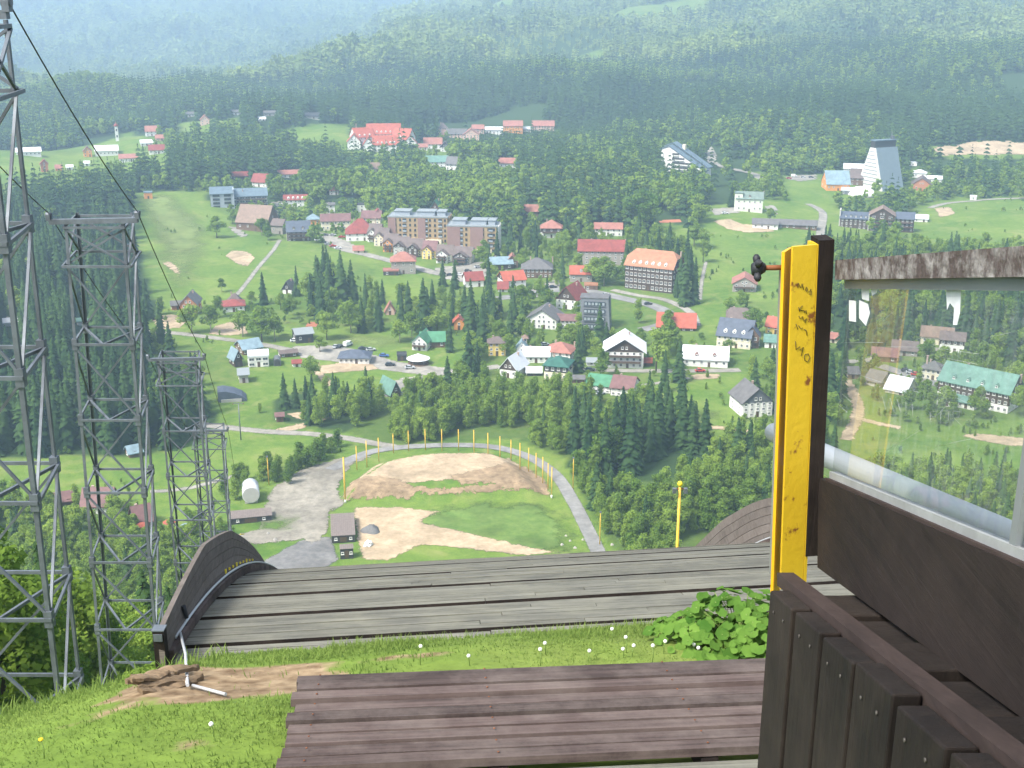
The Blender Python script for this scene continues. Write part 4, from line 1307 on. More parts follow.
# --- villa, farm
H(749, 212, 26, 13, 7, 'cream villa with grey-green roof, corner turret and central gable', wc='palegreen', rc='greygreen', st=2, nw=5, dorm=1, dormc='timber', cat='villa', name='villa', chim=2)
H(738, 211, 8, 17, 4, 'square cream corner tower on the left of the villa', kind='flat', wc='palegreen', rc='greygreen', st=3, nw=1, ns=1, dep=6, chim=0, cat='tower', name='villa_tower', door=False)
H(765, 229, 25, 5, 5, 'low white farm wing with grey roof on the big meadow', wc='white', rc='grey', st=1, nw=4, dep=9, chim=0, cat='farm building', name='farm_building')
H(797, 229, 38, 4, 5, 'long low brown byre with grey roof right of the white farm wing', wc='brown', rc='grey', st=1, nw=6, dep=9, chim=0, cat='farm building', name='farm_building')
# --- stepped blue roofed hotel in the forest
s_, e_ = sc_at(686, 176); x_, y_, a_ = spot(686, 176)
t = root('hotel', 'tall white hotel with long stepped blue roof rising out of the forest', 'hotel', (x_, y_ + 8, gz(x_, y_)), a_ + R(-22))
b = MB(); b.prism([(-22 * s_, -2), (24 * s_, -2), (24 * s_, 6 * s_), (-14 * s_, 28 * s_), (-22 * s_, 25 * s_)], -8, 8, 'y'); b.build('wall', WALL['white'], t)
b = MB()
for dy, dz in ((-4.4, 0), (4.4, 1.6)):
    b.prism([(25.5 * s_, 5.6 * s_ + dz), (-14 * s_, 28.4 * s_ + dz), (-23.5 * s_, 24.6 * s_ + dz), (-23.5 * s_, 25.4 * s_ + dz), (-14 * s_, 29.4 * s_ + dz), (25.5 * s_, 6.6 * s_ + dz)], dy - 4.3, dy + 4.3, 'y')
b.build('roof', ROOF['blue'], t)
for k, (x0, x1) in enumerate(((-10, 20), (-10, 16), (-10, 9), (-10, 3), (-10, -3))):
    b = MB(); z = (3.2 + 4.4 * k) * s_
    b.box(((x0 + x1) / 2 * s_, -8.2, z), ((x1 - x0) * s_, .4, 2.4 * s_), 0); b.box(((x0 + x1) / 2 * s_, -8.7, z - 1.2 * s_), ((x1 - x0) * s_, 1.2, .8 * s_), 1)
    b.build('balcony_band', [WALL['dark'], WALL['white']], t)
b = MB(); b.box((-3 * s_, 3, 27 * s_), (3 * s_, 3, 5 * s_)); b.build('chimney', WALL['cream'], t)
HOUSES.append((663, 142, 712, 178, math.hypot(x_, y_) - 30)); BLOCKED.append((x_, y_ + 8, 26))
# --- pyramid hotel
s_, e_ = sc_at(890, 192); x_, y_, a_ = spot(892, 193)
t = root('hotel', 'tall wedge-shaped hotel with steep blue-grey roof and white end wall', 'hotel', (x_ - 4, y_ + 20, gz(x_, y_)), a_ + R(42))
L_ = 27 * s_; Hh = 42 * s_
b = MB(); b.prism([(-17 * s_ - 2, -2), (17 * s_ + 2, -2), (3.2 * s_, Hh), (-3.2 * s_, Hh)], -L_ / 2, L_ / 2, 'x')
b.box((0, 0, Hh + 3.5 * s_ - .3), (L_ * .98, 6.2 * s_, 7 * s_), 1)
b.build('wall', [WALL['white'], WALL['dark']], t)
b = MB()
sg = Vector((0, -17 * s_ - 2 + 3.2 * s_, Hh + 2)).normalized()
for s in (-1, 1):
    p0 = (s * (17 * s_ + 2.4), -2); p1 = (s * (3.4 * s_), Hh + .1)
    b.prism([p0, (p0[0] + s * .6, p0[1] + .2), (p1[0] + s * .6, p1[1] + .2), p1], -L_ / 2 + 1.2, L_ / 2 + .8, 'x')
b.build('roof', rm('wedge', (.15, .195, .225), .12, .5, .3), t)
b = MB(); b.box((0, 0, Hh + 7.2 * s_), (L_ * 1.04, 8 * s_, .6)); b.build('cap_roof', ROOF['blue'], t)
b = MB(); b.box((L_ * .42, 0, Hh + 9 * s_), (2.5 * s_, 3 * s_, 4 * s_)); b.tube([(L_ * .36, 0, Hh + 7 * s_), (L_ * .36, 0, Hh + 15 * s_)], .25, 5); b.build('lift_tower', WALL['slate'], t)
b = MB()
for k in range(11):
    f = (k + .5) / 11.5
    wv = (17 * s_ + 2) * (1 - f) + 3.2 * s_ * f
    b.box((-L_ / 2 - .12, 0, Hh * f), (.3, wv * 1.7, .85))
b.build('window_row', mat('facade_shade_panel', (.33, .34, .36), .5, .2, .5), t)
HOUSES.append((862, 138, 915, 194, math.hypot(x_, y_) - 10)); BLOCKED.append((x_, y_ + 16, 26))
H(838, 191, 27, 7, 13, 'orange-walled sports hall with blue-grey roof left of the wedge hotel', yaw=14, wc='orange', rc='paleblue', st=1, nw=5, dep=18, chim=0, cat='sports hall', name='sports_hall', gable='orange')
H(862, 186, 24, 8, 9, 'brown hall with white roof lantern between sports hall and wedge hotel', wc='brown', rc='browngrey', st=2, nw=5, dep=16, chim=0, cat='hall', name='hall', gable='orange')
H(855, 171, 22, 2, 4, 'low white roof lantern above the brown hall', kind='shed', wc='white', rc='white', st=1, dep=9, nw=2, chim=0, cat='roof hall', name='rear_hall')
H(851, 195, 20, 4, 4, 'low glazed foyer with white fascia in front of the wedge hotel', kind='flat', wc='slate', rc='white', st=1, nw=4, chim=0, cat='foyer', name='foyer')
H(921, 191, 19, 6, 7, 'orange-brown gabled pavilion right of the wedge hotel', kind='gf', wc='brick', rc='browngrey', st=1, nw=2, dep=18, chim=0, cat='pavilion', name='pavilion')
H(919, 178, 13, 5, 3, 'white marquee behind the orange-brown pavilion', kind='hip', wc='white', rc='white', st=1, nw=2, chim=0, cat='marquee', name='marquee', door=False)
H(934, 183, 14, 4, 3, 'long white marquee right of the smaller marquee', kind='gs', wc='white', rc='white', st=1, nw=2, chim=0, cat='marquee', name='marquee', door=False)
H(913, 166, 7, 3, 1, 'small white hut at the forest edge behind the wedge hotel', kind='flat', wc='white', rc='white', st=1, nw=1, chim=0, cat='hut', name='hut', door=False)
H(973, 200, 6, 3, 1, 'white hut between bushes at the top of the right meadow', kind='flat', wc='white', rc='white', st=1, nw=1, chim=0, cat='hut', name='hut', door=False)
# white dome
s_, e_ = sc_at(865, 197.5); x_, y_, a_ = spot(865, 198)
b = MB(); Rd = 14 * s_
b.lathe([(Rd, -1)] + [(Rd * math.cos(q), Rd * .62 * math.sin(q)) for q in np.linspace(0, 1.5, 9)], n=28)
t = root('dome', 'white air-supported dome in front of the wedge hotel', 'dome', (x_, y_ + Rd, gz(x_, y_ + Rd)))
b.build('shell', mat('dome_skin', (.80, .81, .82), .5, .05, .2), t)
b = MB(); b.lathe([(Rd + .4, -1), (Rd + .4, .7), (Rd - .2, .9)], n=28); b.build('plinth', WALL['grey'], t)
HOUSES.append((851, 188, 880, 198, math.hypot(x_, y_))); BLOCKED.append((x_, y_ + Rd, Rd))
# dark timber hotel on the right
s_, e_ = sc_at(880, 230); x_, y_, a_ = spot(880, 231)
t = root('hotel', 'dark timber hotel with gabled centre and two low wings below the white dome', 'hotel', (x_, y_ + 7, gz(x_, y_)), a_)
block(t, 4 * s_, -2, 24 * s_, 14, 16 * s_, 7 * s_, 'gf', 'timber', 'tan', st=4, nw=3, bal=3, chim=0, ww=2.2, dark=False)
block(t, -21 * s_, 0, 30 * s_, 11, 11 * s_, 5 * s_, 'gs', 'timber', 'bluedark', st=3, nw=7, chim=1, dorm=5)
block(t, 26 * s_, 0, 17 * s_, 11, 13 * s_, 5 * s_, 'gs', 'timber', 'bluedark', st=3, nw=4, bal=2, chim=0)
b = MB(); b.box((-36.5 * s_, 0, 9 * s_), (1.2 * s_, 9, 19 * s_)); b.box((-8.4 * s_, -9.2, 8 * s_), (1.0 * s_, .8, 17 * s_)); b.build('pier', WALL['grey'], t)
HOUSES.append((841, 205, 915, 231, math.hypot(x_, y_))); BLOCKED.append((x_, y_ + 7, 20)); BLOCKED.append((x_ - 16, y_ + 7, 14)); BLOCKED.append((x_ + 20, y_ + 7, 12))
H(920, 222, 14, 3, 3, 'low white-roofed outbuilding right of the dark timber hotel', kind='shed', wc='white', rc='white', st=1, nw=2, chim=0, cat='outbuilding', name='outbuilding')
# --- red hotel
s_, e_ = sc_at(380, 153); x_, y_, a_ = spot(380, 153)
t = root('hotel', 'huge white hotel with many bright red gabled roofs below the forest ridge', 'hotel', (x_, y_ + 20, gz(x_, y_)), a_)
block(t, 2 * s_, 14, 34 * s_, 16, 16 * s_, 9 * s_, 'gs', 'white', 'coral', st=4, nw=10, dorm=6, chim=3, dormc='white')
block(t, -20 * s_, 6, 20 * s_, 18, 14 * s_, 8 * s_, 'gs', 'white', 'coral', st=4, nw=5, rz=R(20), dorm=3, chim=1, dormc='white')
block(t, 22 * s_, 4, 18 * s_, 18, 12 * s_, 9 * s_, 'gs', 'white', 'coral', st=3, nw=5, rz=R(-24), dorm=3, chim=1, dormc='white')
block(t, -28 * s_, -8, 13 * s_, 16, 11 * s_, 7 * s_, 'gf', 'white', 'coral', st=3, nw=3, chim=1)
block(t, 4 * s_, -10, 26 * s_, 14, 8 * s_, 8 * s_, 'gs', 'white', 'coral', st=2, nw=7, dorm=5, chim=2, dormc='white')
block(t, -14 * s_, -13, 10 * s_, 14, 8 * s_, 7 * s_, 'gf', 'white', 'coral', st=2, nw=3, chim=0)
block(t, 28 * s_, -8, 13 * s_, 14, 9 * s_, 7 * s_, 'gf', 'white', 'coral', st=2, nw=3, chim=1)
HOUSES.append((345, 124, 416, 154, math.hypot(x_, y_) - 30)); BLOCKED += [(x_, y_ + 20, 36), (x_ - 24, y_ + 20, 24), (x_ + 24, y_ + 20, 24)]
H(433, 149, 18, 5, 6, 'white house with pale red roof just right of the red hotel', wc='white', rc='salmon', st=2)
H(423, 150, 9, 3, 3, 'low white link building beside the red hotel', wc='white', rc='salmon', st=1)
H(445, 152, 9, 5, 5, 'white house with black gable on the bright slope', kind='gf', wc='white', rc='dark', gable='dark')
H(443, 135, 9, 7, 5, 'brown turreted house left of the long grey roof', kind='pyr', wc='pink', rc='browngrey', st=3)
H(457, 138, 20, 4, 5, 'pinkish house with long grey roof on the bright slope', wc='pink', rc='grey')
H(471, 141, 16, 6, 6, 'orange-pink apartment house right of the long grey roof', wc='pink', rc='salmon', st=3, kind='gf')
H(478, 133, 12, 4, 4, 'red-roofed house behind the orange-pink apartment house', wc='pink', rc='salmon')
H(494, 134, 17, 4, 3, 'bright white long house right of the apartment houses', wc='white', rc='white', st=1)
H(513, 133, 19, 7, 5, 'bright orange house with pink roof at the forest edge', wc='orange', rc='salmon', st=2)
H(543, 131, 22, 5, 5, 'pale pink house with red roof farthest right on the bright slope', wc='pink', rc='salmon', st=2)
H(527, 132, 8, 3, 2, 'small white garage between the orange and the pale pink house', wc='white', rc='white', st=1, chim=0, cat='garage', name='garage')
H(437, 167, 22, 5, 6, 'white house with teal-grey roof in the wood below the bright slope', wc='white', rc='teal', st=2)
H(452, 170, 16, 6, 7, 'pale house with grey roof right of the teal-roofed house', wc='white', rc='grey', st=2, yaw=-20)
H(508, 168, 18, 5, 5, 'pinkish-roofed white house among the dark spruces', wc='white', rc='salmon', st=1)
H(322, 72, 12, 3, 2, 'white lodge alone in the far forested valley', wc='white', rc='white', st=1)
# --- lower left and middle valley
t = H(189, 315, 20, 11, 9, 'unfinished orange-brick house with grey gable roof on bare earth', kind='gf', wc='brick', rc='grey', st=2, nw=2, dep=12, yaw=-12, chim=1)
H(178, 310, 12, 5, 4, 'grey-roofed annexe on the left of the brick house', wc='brick', rc='grey', st=1, chim=0, cat='annexe', name='annexe')
H(234, 312, 21, 6, 5, 'white house with low red skirt roof and dark hipped top', kind='hip', wc='white', rc='red', st=1, dep=11, chim=0)
H(235, 305, 13, 3, 9, 'dark hipped upper house rising behind the red skirt roof', kind='hip', wc='dark', rc='browngrey', st=1, dep=7, nw=2, chim=1, door=False, cat='house')
H(287, 294, 13, 5, 8, 'small white house with dark steep gable beside the meadow', kind='gf', wc='white', rc='grey', st=1, gable='dark', yaw=-20)
H(305, 343, 20, 9, 6, 'dark grey barn-like garage with yellow board beside the car park', wc='dark', rc='metal', st=1, nw=2, ns=1, dep=9, chim=0, cat='garage', name='garage', yaw=10)
H(354, 364, 30, 6, 8, 'low white pavilion with dark hipped roof beside the car park', kind='hip', wc='white', rc='bluedark', st=1, nw=6, dep=9, chim=0, cat='pavilion', name='pavilion', yaw=-8)
# green chalet
s_, e_ = sc_at(428, 350); x_, y_, a_ = spot(428, 349)
t = root('chalet', 'white and timber chalet with crossed bright green roofs above the road', 'chalet', (x_, y_ + 5, gz(x_, y_)), a_)
block(t, 4 * s_, 1, 24 * s_, 8, 7 * s_, 7 * s_, 'gs', 'brown', 'green', st=1, nw=4, chim=1)
block(t, -6 * s_, -2, 15 * s_, 11, 9 * s_, 7 * s_, 'gf', 'white', 'green', st=2, nw=3, bal=1, rz=R(-16), chim=0)
HOUSES.append((412, 330, 444, 350, math.hypot(x_, y_))); BLOCKED.append((x_, y_ + 5, 9))
H(396, 397, 19, 5, 11, 'green-roofed hut with dark gable at the wood edge below the car park', kind='gf', yaw=28, wc='timber', rc='teal', st=1, nw=2, dep=10, chim=0, cat='hut', name='hut')
H(459, 330, 10, 8, 5, 'bright orange house end showing between spruces', kind='gf', wc='orange', rc='coral', st=2, nw=1)
H(390, 315, 9, 4, 8, 'tan pointed gable showing between two tall spruces', kind='gf', wc='pink', rc='salmon', st=1, nw=1)
# carousel
s_, e_ = sc_at(417.6, 366); x_, y_, a_ = spot(417.6, 367)
t = root('round_pavilion', 'round open pavilion with white conical roof on timber posts', 'pavilion', (x_, y_ + 4.5, gz(x_, y_ + 4.5)))
Rp = 11 * s_
b = MB(); b.lathe([(Rp * 1.06, 5.3 * s_), (Rp * 1.08, 5.8 * s_), (.3, 10.5 * s_), (.05, 10.9 * s_)], n=20, smooth=False); b.build('roof', ROOF['white'], t)
b = MB(); b.lathe([(Rp * .95, -1), (Rp * .95, .35)], n=20); b.build('floor', WALL['brown'], t)
for k in range(12):
    a = k * math.pi / 6
    b = MB(); b.box((Rp * .9 * math.cos(a), Rp * .9 * math.sin(a), 2.8 * s_), (.22, .22, 5.4 * s_)); b.build('post', WALL['brown'], t)
b = MB(); b.lathe([(Rp * .45, 0), (Rp * .45, 5 * s_)], n=12); b.build('counter', WALL['brown'], t)
HOUSES.append((405, 352, 431, 368, math.hypot(x_, y_))); BLOCKED.append((x_, y_ + 4.5, Rp + 1))
H(402, 361, 9, 5, 2, 'small dark kiosk left of the round pavilion', kind='flat', wc='dark', rc='dark', st=1, nw=1, chim=0, cat='kiosk', name='kiosk')
# lift station group
H(253, 354, 25, 6, 9, 'long shed with pale blue sheet roof beside the valley road', yaw=22, wc='brown', rc='paleblue', st=1, nw=4, dep=9, chim=0, cat='shed', name='shed')
H(239, 367, 12, 9, 8, 'small timber hut with blue-grey gable roof left of the lift station', kind='gf', yaw=20, wc='timber', rc='paleblue', st=1, nw=1, dep=7, chim=0, cat='hut', name='hut')
t = H(259, 367, 20, 10, 3, 'white chairlift valley station with wide glazed front', kind='flat', wc='white', rc='white', st=2, nw=3, ww=2.2, wh=1.6, dep=9, chim=0, cat='lift station', name='lift_station')
H(244, 383, 9, 8, 4, 'grey sheet-roofed box hut beside the gravel below the lift station', kind='shed', wc='grey', rc='metal', st=1, nw=1, ns=1, dep=5, chim=0, cat='hut', name='hut')
H(297, 367, 8, 4, 3, 'tiny white kiosk with red roof on the green', wc='white', rc='red', st=1, nw=1, dep=3.5, chim=0, cat='kiosk', name='kiosk')
H(280, 422, 7, 6, 3, 'little red-brown wooden hut beside bushes on the meadow', wc='brown', rc='mauve', st=1, nw=1, ns=1, dep=3, chim=0, cat='hut', name='hut')
H(289, 357, 18, 4, 3, 'low brown timber stall row by the lift station', wc='brown', rc='browngrey', st=1, nw=3, dep=4, chim=0, cat='stall', name='stall', yaw=10)
s_, e_ = sc_at(276, 366); x_, y_, a_ = spot(276, 366)
t = root('tunnel', 'dark round-arched tunnel mouth beside the lift station', 'tunnel', (x_, y_ + 3, gz(x_, y_)), a_)
b = MB(); ar = 3.6 * s_
pts = [(-ar, -.5)] + [(-ar * math.cos(q), 1.6 + ar * math.sin(q)) for q in np.linspace(0, math.pi, 11)] + [(ar, -.5)]
b.prism(pts, -3, 3, 'y'); b.build('shell', WALL['slate'], t)
b = MB(); b.prism([(x * .8, z * .9) for x, z in pts], -3.12, -2.9, 'y'); b.build('opening', WALL['dark'], t)
BLOCKED.append((x_, y_ + 3, 5))
# dark canopy
s_, e_ = sc_at(230, 402); x_, y_, a_ = spot(230, 402)
t = root('canopy_hall', 'long black hall with curved falling roof at the forest edge', 'hall', (x_, y_ + 4, gz(x_, y_)), a_)
b = MB(); pr_ = [(-14 * s_, -1), (-14 * s_, 11 * s_), (-8 * s_, 11.5 * s_), (2 * s_, 9 * s_), (10 * s_, 5 * s_), (14 * s_, 1 * s_), (14 * s_, -1)]
b.prism(pr_, -4, 4, 'y'); b.build('roof', ROOF['bluedark'], t)
b = MB(); b.box((-1 * s_, -4.1, 1.4 * s_), (20 * s_, .3, 3.4 * s_)); b.build('front', WALL['grey'], t)
HOUSES.append((214, 387, 246, 404, math.hypot(x_, y_))); BLOCKED.append((x_, y_ + 4, 8))
# --- through the glass
s_, e_ = sc_at(980, 408); x_, y_, a_ = spot(985, 408)
t = root('hotel', 'long timber hotel with bright green roof and white ground floor behind the glass', 'hotel', (x_, y_ + 7, gz(x_, y_)), a_ + R(-20))
block(t, 0, 0, 72 * s_, 13, 21 * s_, 15 * s_, 'gs', 'white', 'teal', st=3, nw=12, ns=4, top=8 * s_, topm='timber', chim=3, dorm=4)
block(t, -22 * s_, -8.5, 14 * s_, 8, 6 * s_, 5 * s_, 'gf', 'white', 'teal', st=1, nw=2, chim=0)
block(t, -4 * s_, -8.2, 22 * s_, 5, 6 * s_, 3.5 * s_, 'shed', 'white', 'teal', st=1, nw=4, chim=0, ns=1)
HOUSES.append((936, 362, 1024, 410, math.hypot(x_, y_))); BLOCKED += [(x_, y_ + 7, 16), (x_ - 13, y_ + 9, 12), (x_ + 14, y_ + 5, 12)]
H(930, 380, 22, 11, 8, 'beige house with grey hipped roof joined to the green-roofed hotel', kind='hip', wc='cream', rc='grey', st=2, nw=4, yaw=-15)
H(895, 394, 28, 4, 14, 'cottage under one big white roof behind the glass', wc='cream', rc='white', st=1, dep=11, yaw=-20)
H(872, 386, 24, 5, 11, 'grey-roofed barn left of the big white roof', wc='grey', rc='grey', st=1, dep=11, yaw=-24, chim=0, cat='barn', name='barn')
H(853, 379, 13, 6, 6, 'small grey-roofed shed with tan wall at the wood edge behind the glass', wc='ochre', rc='grey', st=1, yaw=18, chim=0, cat='shed', name='shed')
H(951, 353, 23, 13, 8, 'white house with dark brown roof and timber upper floor behind the glass', wc='white', rc='browngrey', st=2, nw=4, top=3.6, topm='timber')
H(936, 345, 30, 8, 10, 'long pale-roofed house behind the brown-roofed white house', wc='cream', rc='tan', st=1)
H(884, 362, 24, 6, 8, 'brown-red roofed barn behind the glass left of the lane', wc='brown', rc='mauve', st=1, chim=0, cat='barn', name='barn')
H(904, 356, 24, 6, 9, 'grey-brown roofed farmhouse behind the barn', wc='stone', rc='browngrey', st=1)
H(833, 343, 9, 5, 5, 'small orange-roofed cottage at the left edge of the glass', wc='cream', rc='salmon', st=1)
# --- near left
t = H(97, 514, 34, 9, 17, 'red-brown roofed house with white gable below the lattice masts', yaw=-18, wc='white', rc='mauve', st=2, nw=4, dep=8, chim=1)
H(64, 506, 20, 5, 9, 'red-brown roofed outbuilding left of the white-gabled house', wc='brown', rc='mauve', st=1, nw=2, dep=6, chim=0, cat='outbuilding', name='outbuilding')
H(145, 528, 20, 7, 16, 'brown-roofed house behind the second lattice mast', wc='stone', rc='mauve', st=1, dep=7, yaw=12)
H(136, 457, 15, 5, 7, 'small hut with pale blue roof at the foot of the spruce forest', wc='brown', rc='paleblue', st=1, nw=1, ns=1, dep=4.5, chim=0, yaw=15, cat='hut', name='hut')
H(12, 326, 14, 4, 4, 'white house at the left edge among the spruces', wc='white', rc='white', st=1)
H(84, 325, 12, 4, 3, 'green-roofed hut between the bars of the second mast', wc='white', rc='teal', st=1, nw=1, chim=0, cat='hut', name='hut')
# ------------------------------------------------------------------ planting the woods
BL = np.array(BLOCKED)
HB = np.array(HOUSES)
# open ground that must stay visible: picture boxes with the distance behind which trees may stand
VIEWS = [(230, 326, 450, 374, 600), (210, 352, 300, 404, 520), (204, 424, 372, 440, 460), (655, 216, 690, 224, 840), (708, 206, 800, 234, 860),
         (708, 147, 760, 181, 1150), (590, 296, 700, 330, 610), (782, 172, 820, 184, 1050), (340, 246, 480, 282, 740), (130, 190, 300, 290, 700),
         (932, 143, 1024, 157, 1180), (690, 236, 800, 290, 640), (84, 131, 140, 146, 1300), (0, 150, 132, 160, 1300), (300, 128, 350, 140, 1400), (180, 328, 300, 350, 520),
         (250, 450, 552, 560, 380), (150, 440, 240, 500, 400), (60, 462, 250, 480, 400), (900, 200, 1024, 236, 880), (830, 395, 1024, 445, 430)]
VB = np.array(VIEWS, float)

def filt(X, Y, Hh, strict=True, wfac=.36):
    """keep trees off houses, roads and open views"""
    Zg = ground(X, Y)
    keep = np.ones(len(X), bool)
    for bx, by, br in BL:
        keep &= (X - bx) ** 2 + (Y - by) ** 2 > (br + 1.5) ** 2
    near = Y < 1300
    for i0 in range(0, len(X), 4000):
        sl = slice(i0, i0 + 4000)
        d = (X[sl, None] - RP[None, :, 0]) ** 2 + (Y[sl, None] - RP[None, :, 1]) ** 2
        keep[sl] &= (d > RP[None, :, 2] ** 2).all(1)
    d = depth_of(X, Y, Zg)
    px = 512 + FPX * X / d
    pb = 384 - FPX * (Y * SP + (Zg - CZ) * CP) / d
    hp = Hh * FPX / d * CP
    wp = hp * wfac
    dist = np.hypot(X, Y)
    for (x0, y0, x1, y1, dh) in HB:
        w = x1 - x0; h = y1 - y0
        ox = np.minimum(px + wp / 2, x1) - np.maximum(px - wp / 2, x0)
        oy = np.minimum(pb, y1) - np.maximum(pb - hp, y0)
        bad = (dist < dh + 4) & (ox > 1.5 + .12 * w) & (oy > .42 * h)
        keep &= ~bad
    for (x0, y0, x1, y1, dh) in VB:
        ox = np.minimum(px + wp / 2, x1) - np.maximum(px - wp / 2, x0)
        oy = np.minimum(pb, y1) - np.maximum(pb - hp, y0)
        bad = (dist < dh) & (ox > 1) & (oy > 3)
        # a few trees in the foreground of a view are left standing
        keep &= ~(bad & (RNG.uniform(0, 1, len(X)) < .93))
    return keep

def jitter_grid(x0, x1, y0, y1, sp):
    nx, ny = int((x1 - x0) / sp) + 1, int((y1 - y0) / sp) + 1
    X, Y = np.meshgrid(np.arange(nx) * sp + x0, np.arange(ny) * sp + y0)
    X = X + (np.arange(ny) % 2 * .5 * sp)[:, None] + RNG.uniform(-.42, .42, X.shape) * sp
    Y = Y + RNG.uniform(-.42, .42, X.shape) * sp
    return X.ravel(), Y.ravel()

TREES = []       # x, y, height, kind, zone
for zi, (P, con, sp, hs, hl) in enumerate(ZONES):
    (x0, y0), (x1, y1) = P.min(0), P.max(0)
    X, Y = jitter_grid(x0, x1, y0, y1, sp)
    k = (zone_of(X, Y) == zi) & (np.abs(X) < .62 * Y + 25)
    X, Y = X[k], Y[k]
    cn = con + .35 * wob(X, Y, .03, 10 + zi) * (con * (1 - con) * 4)
    S_ = RNG.uniform(0, 1, len(X)) < cn
    Hh = np.where(S_, RNG.uniform(hs[0], hs[1], len(X)), RNG.uniform(hl[0], hl[1], len(X)))
    Hh *= 1 + .12 * wob(X, Y, .05, 30 + zi)
    gap = wob(X, Y, .06, 50 + zi) > (9 if zi == 1 else .72 if zi != 4 else .62)
    k = filt(X, Y, Hh) & ~gap
    for a in np.nonzero(k)[0]:
        TREES.append((X[a], Y[a], Hh[a], 'S' if S_[a] else 'L', zi))
# village gardens: loose trees and bushes
X, Y = jitter_grid(-330, 560, 395, 1150, 6.1)
k = (zone_of(X, Y) == 90) & (np.abs(X) < .6 * Y)
X, Y = X[k], Y[k]
S_ = RNG.uniform(0, 1, len(X)) < .30 + .3 * wob(X, Y, .025, 3)
Hh = np.where(S_, RNG.uniform(12, 24, len(X)), np.where(RNG.uniform(0, 1, len(X)) < .45, RNG.uniform(2.2, 5, len(X)), RNG.uniform(7, 14, len(X))))
k = filt(X, Y, Hh) & (RNG.uniform(0, 1, len(X)) < .90 + .25 * wob(X, Y, .03, 44))
for a in np.nonzero(k)[0]:
    TREES.append((X[a], Y[a], Hh[a], 'S' if S_[a] else 'L', 90))
# wild forest up to the first ridges
X, Y = jitter_grid(-900, 1100, 1000, 1800, 7.0)
k = (zone_of(X, Y) == 99) & (np.abs(X) < .58 * Y)
X, Y = X[k], Y[k]
ag = X / Y
conf = .86 + .4 * wob(X, Y, .006, 4) - .75 * np.exp(-(((ag - .07) / .10) ** 2 + ((Y - 1640) / 120) ** 2)) - .45 * ((ag < -.12) & (wob(X, Y, .01, 6) > .1))
S_ = RNG.uniform(0, 1, len(X)) < conf
Hh = np.where(S_, RNG.uniform(17, 26, len(X)), RNG.uniform(11, 17, len(X))) * (1 + .1 * wob(X, Y, .02, 5))
k = filt(X, Y, Hh) & (wob(X, Y, .012, 8) < .85)
for a in np.nonzero(k)[0]:
    TREES.append((X[a], Y[a], Hh[a], 'S' if S_[a] else 'L', 99))

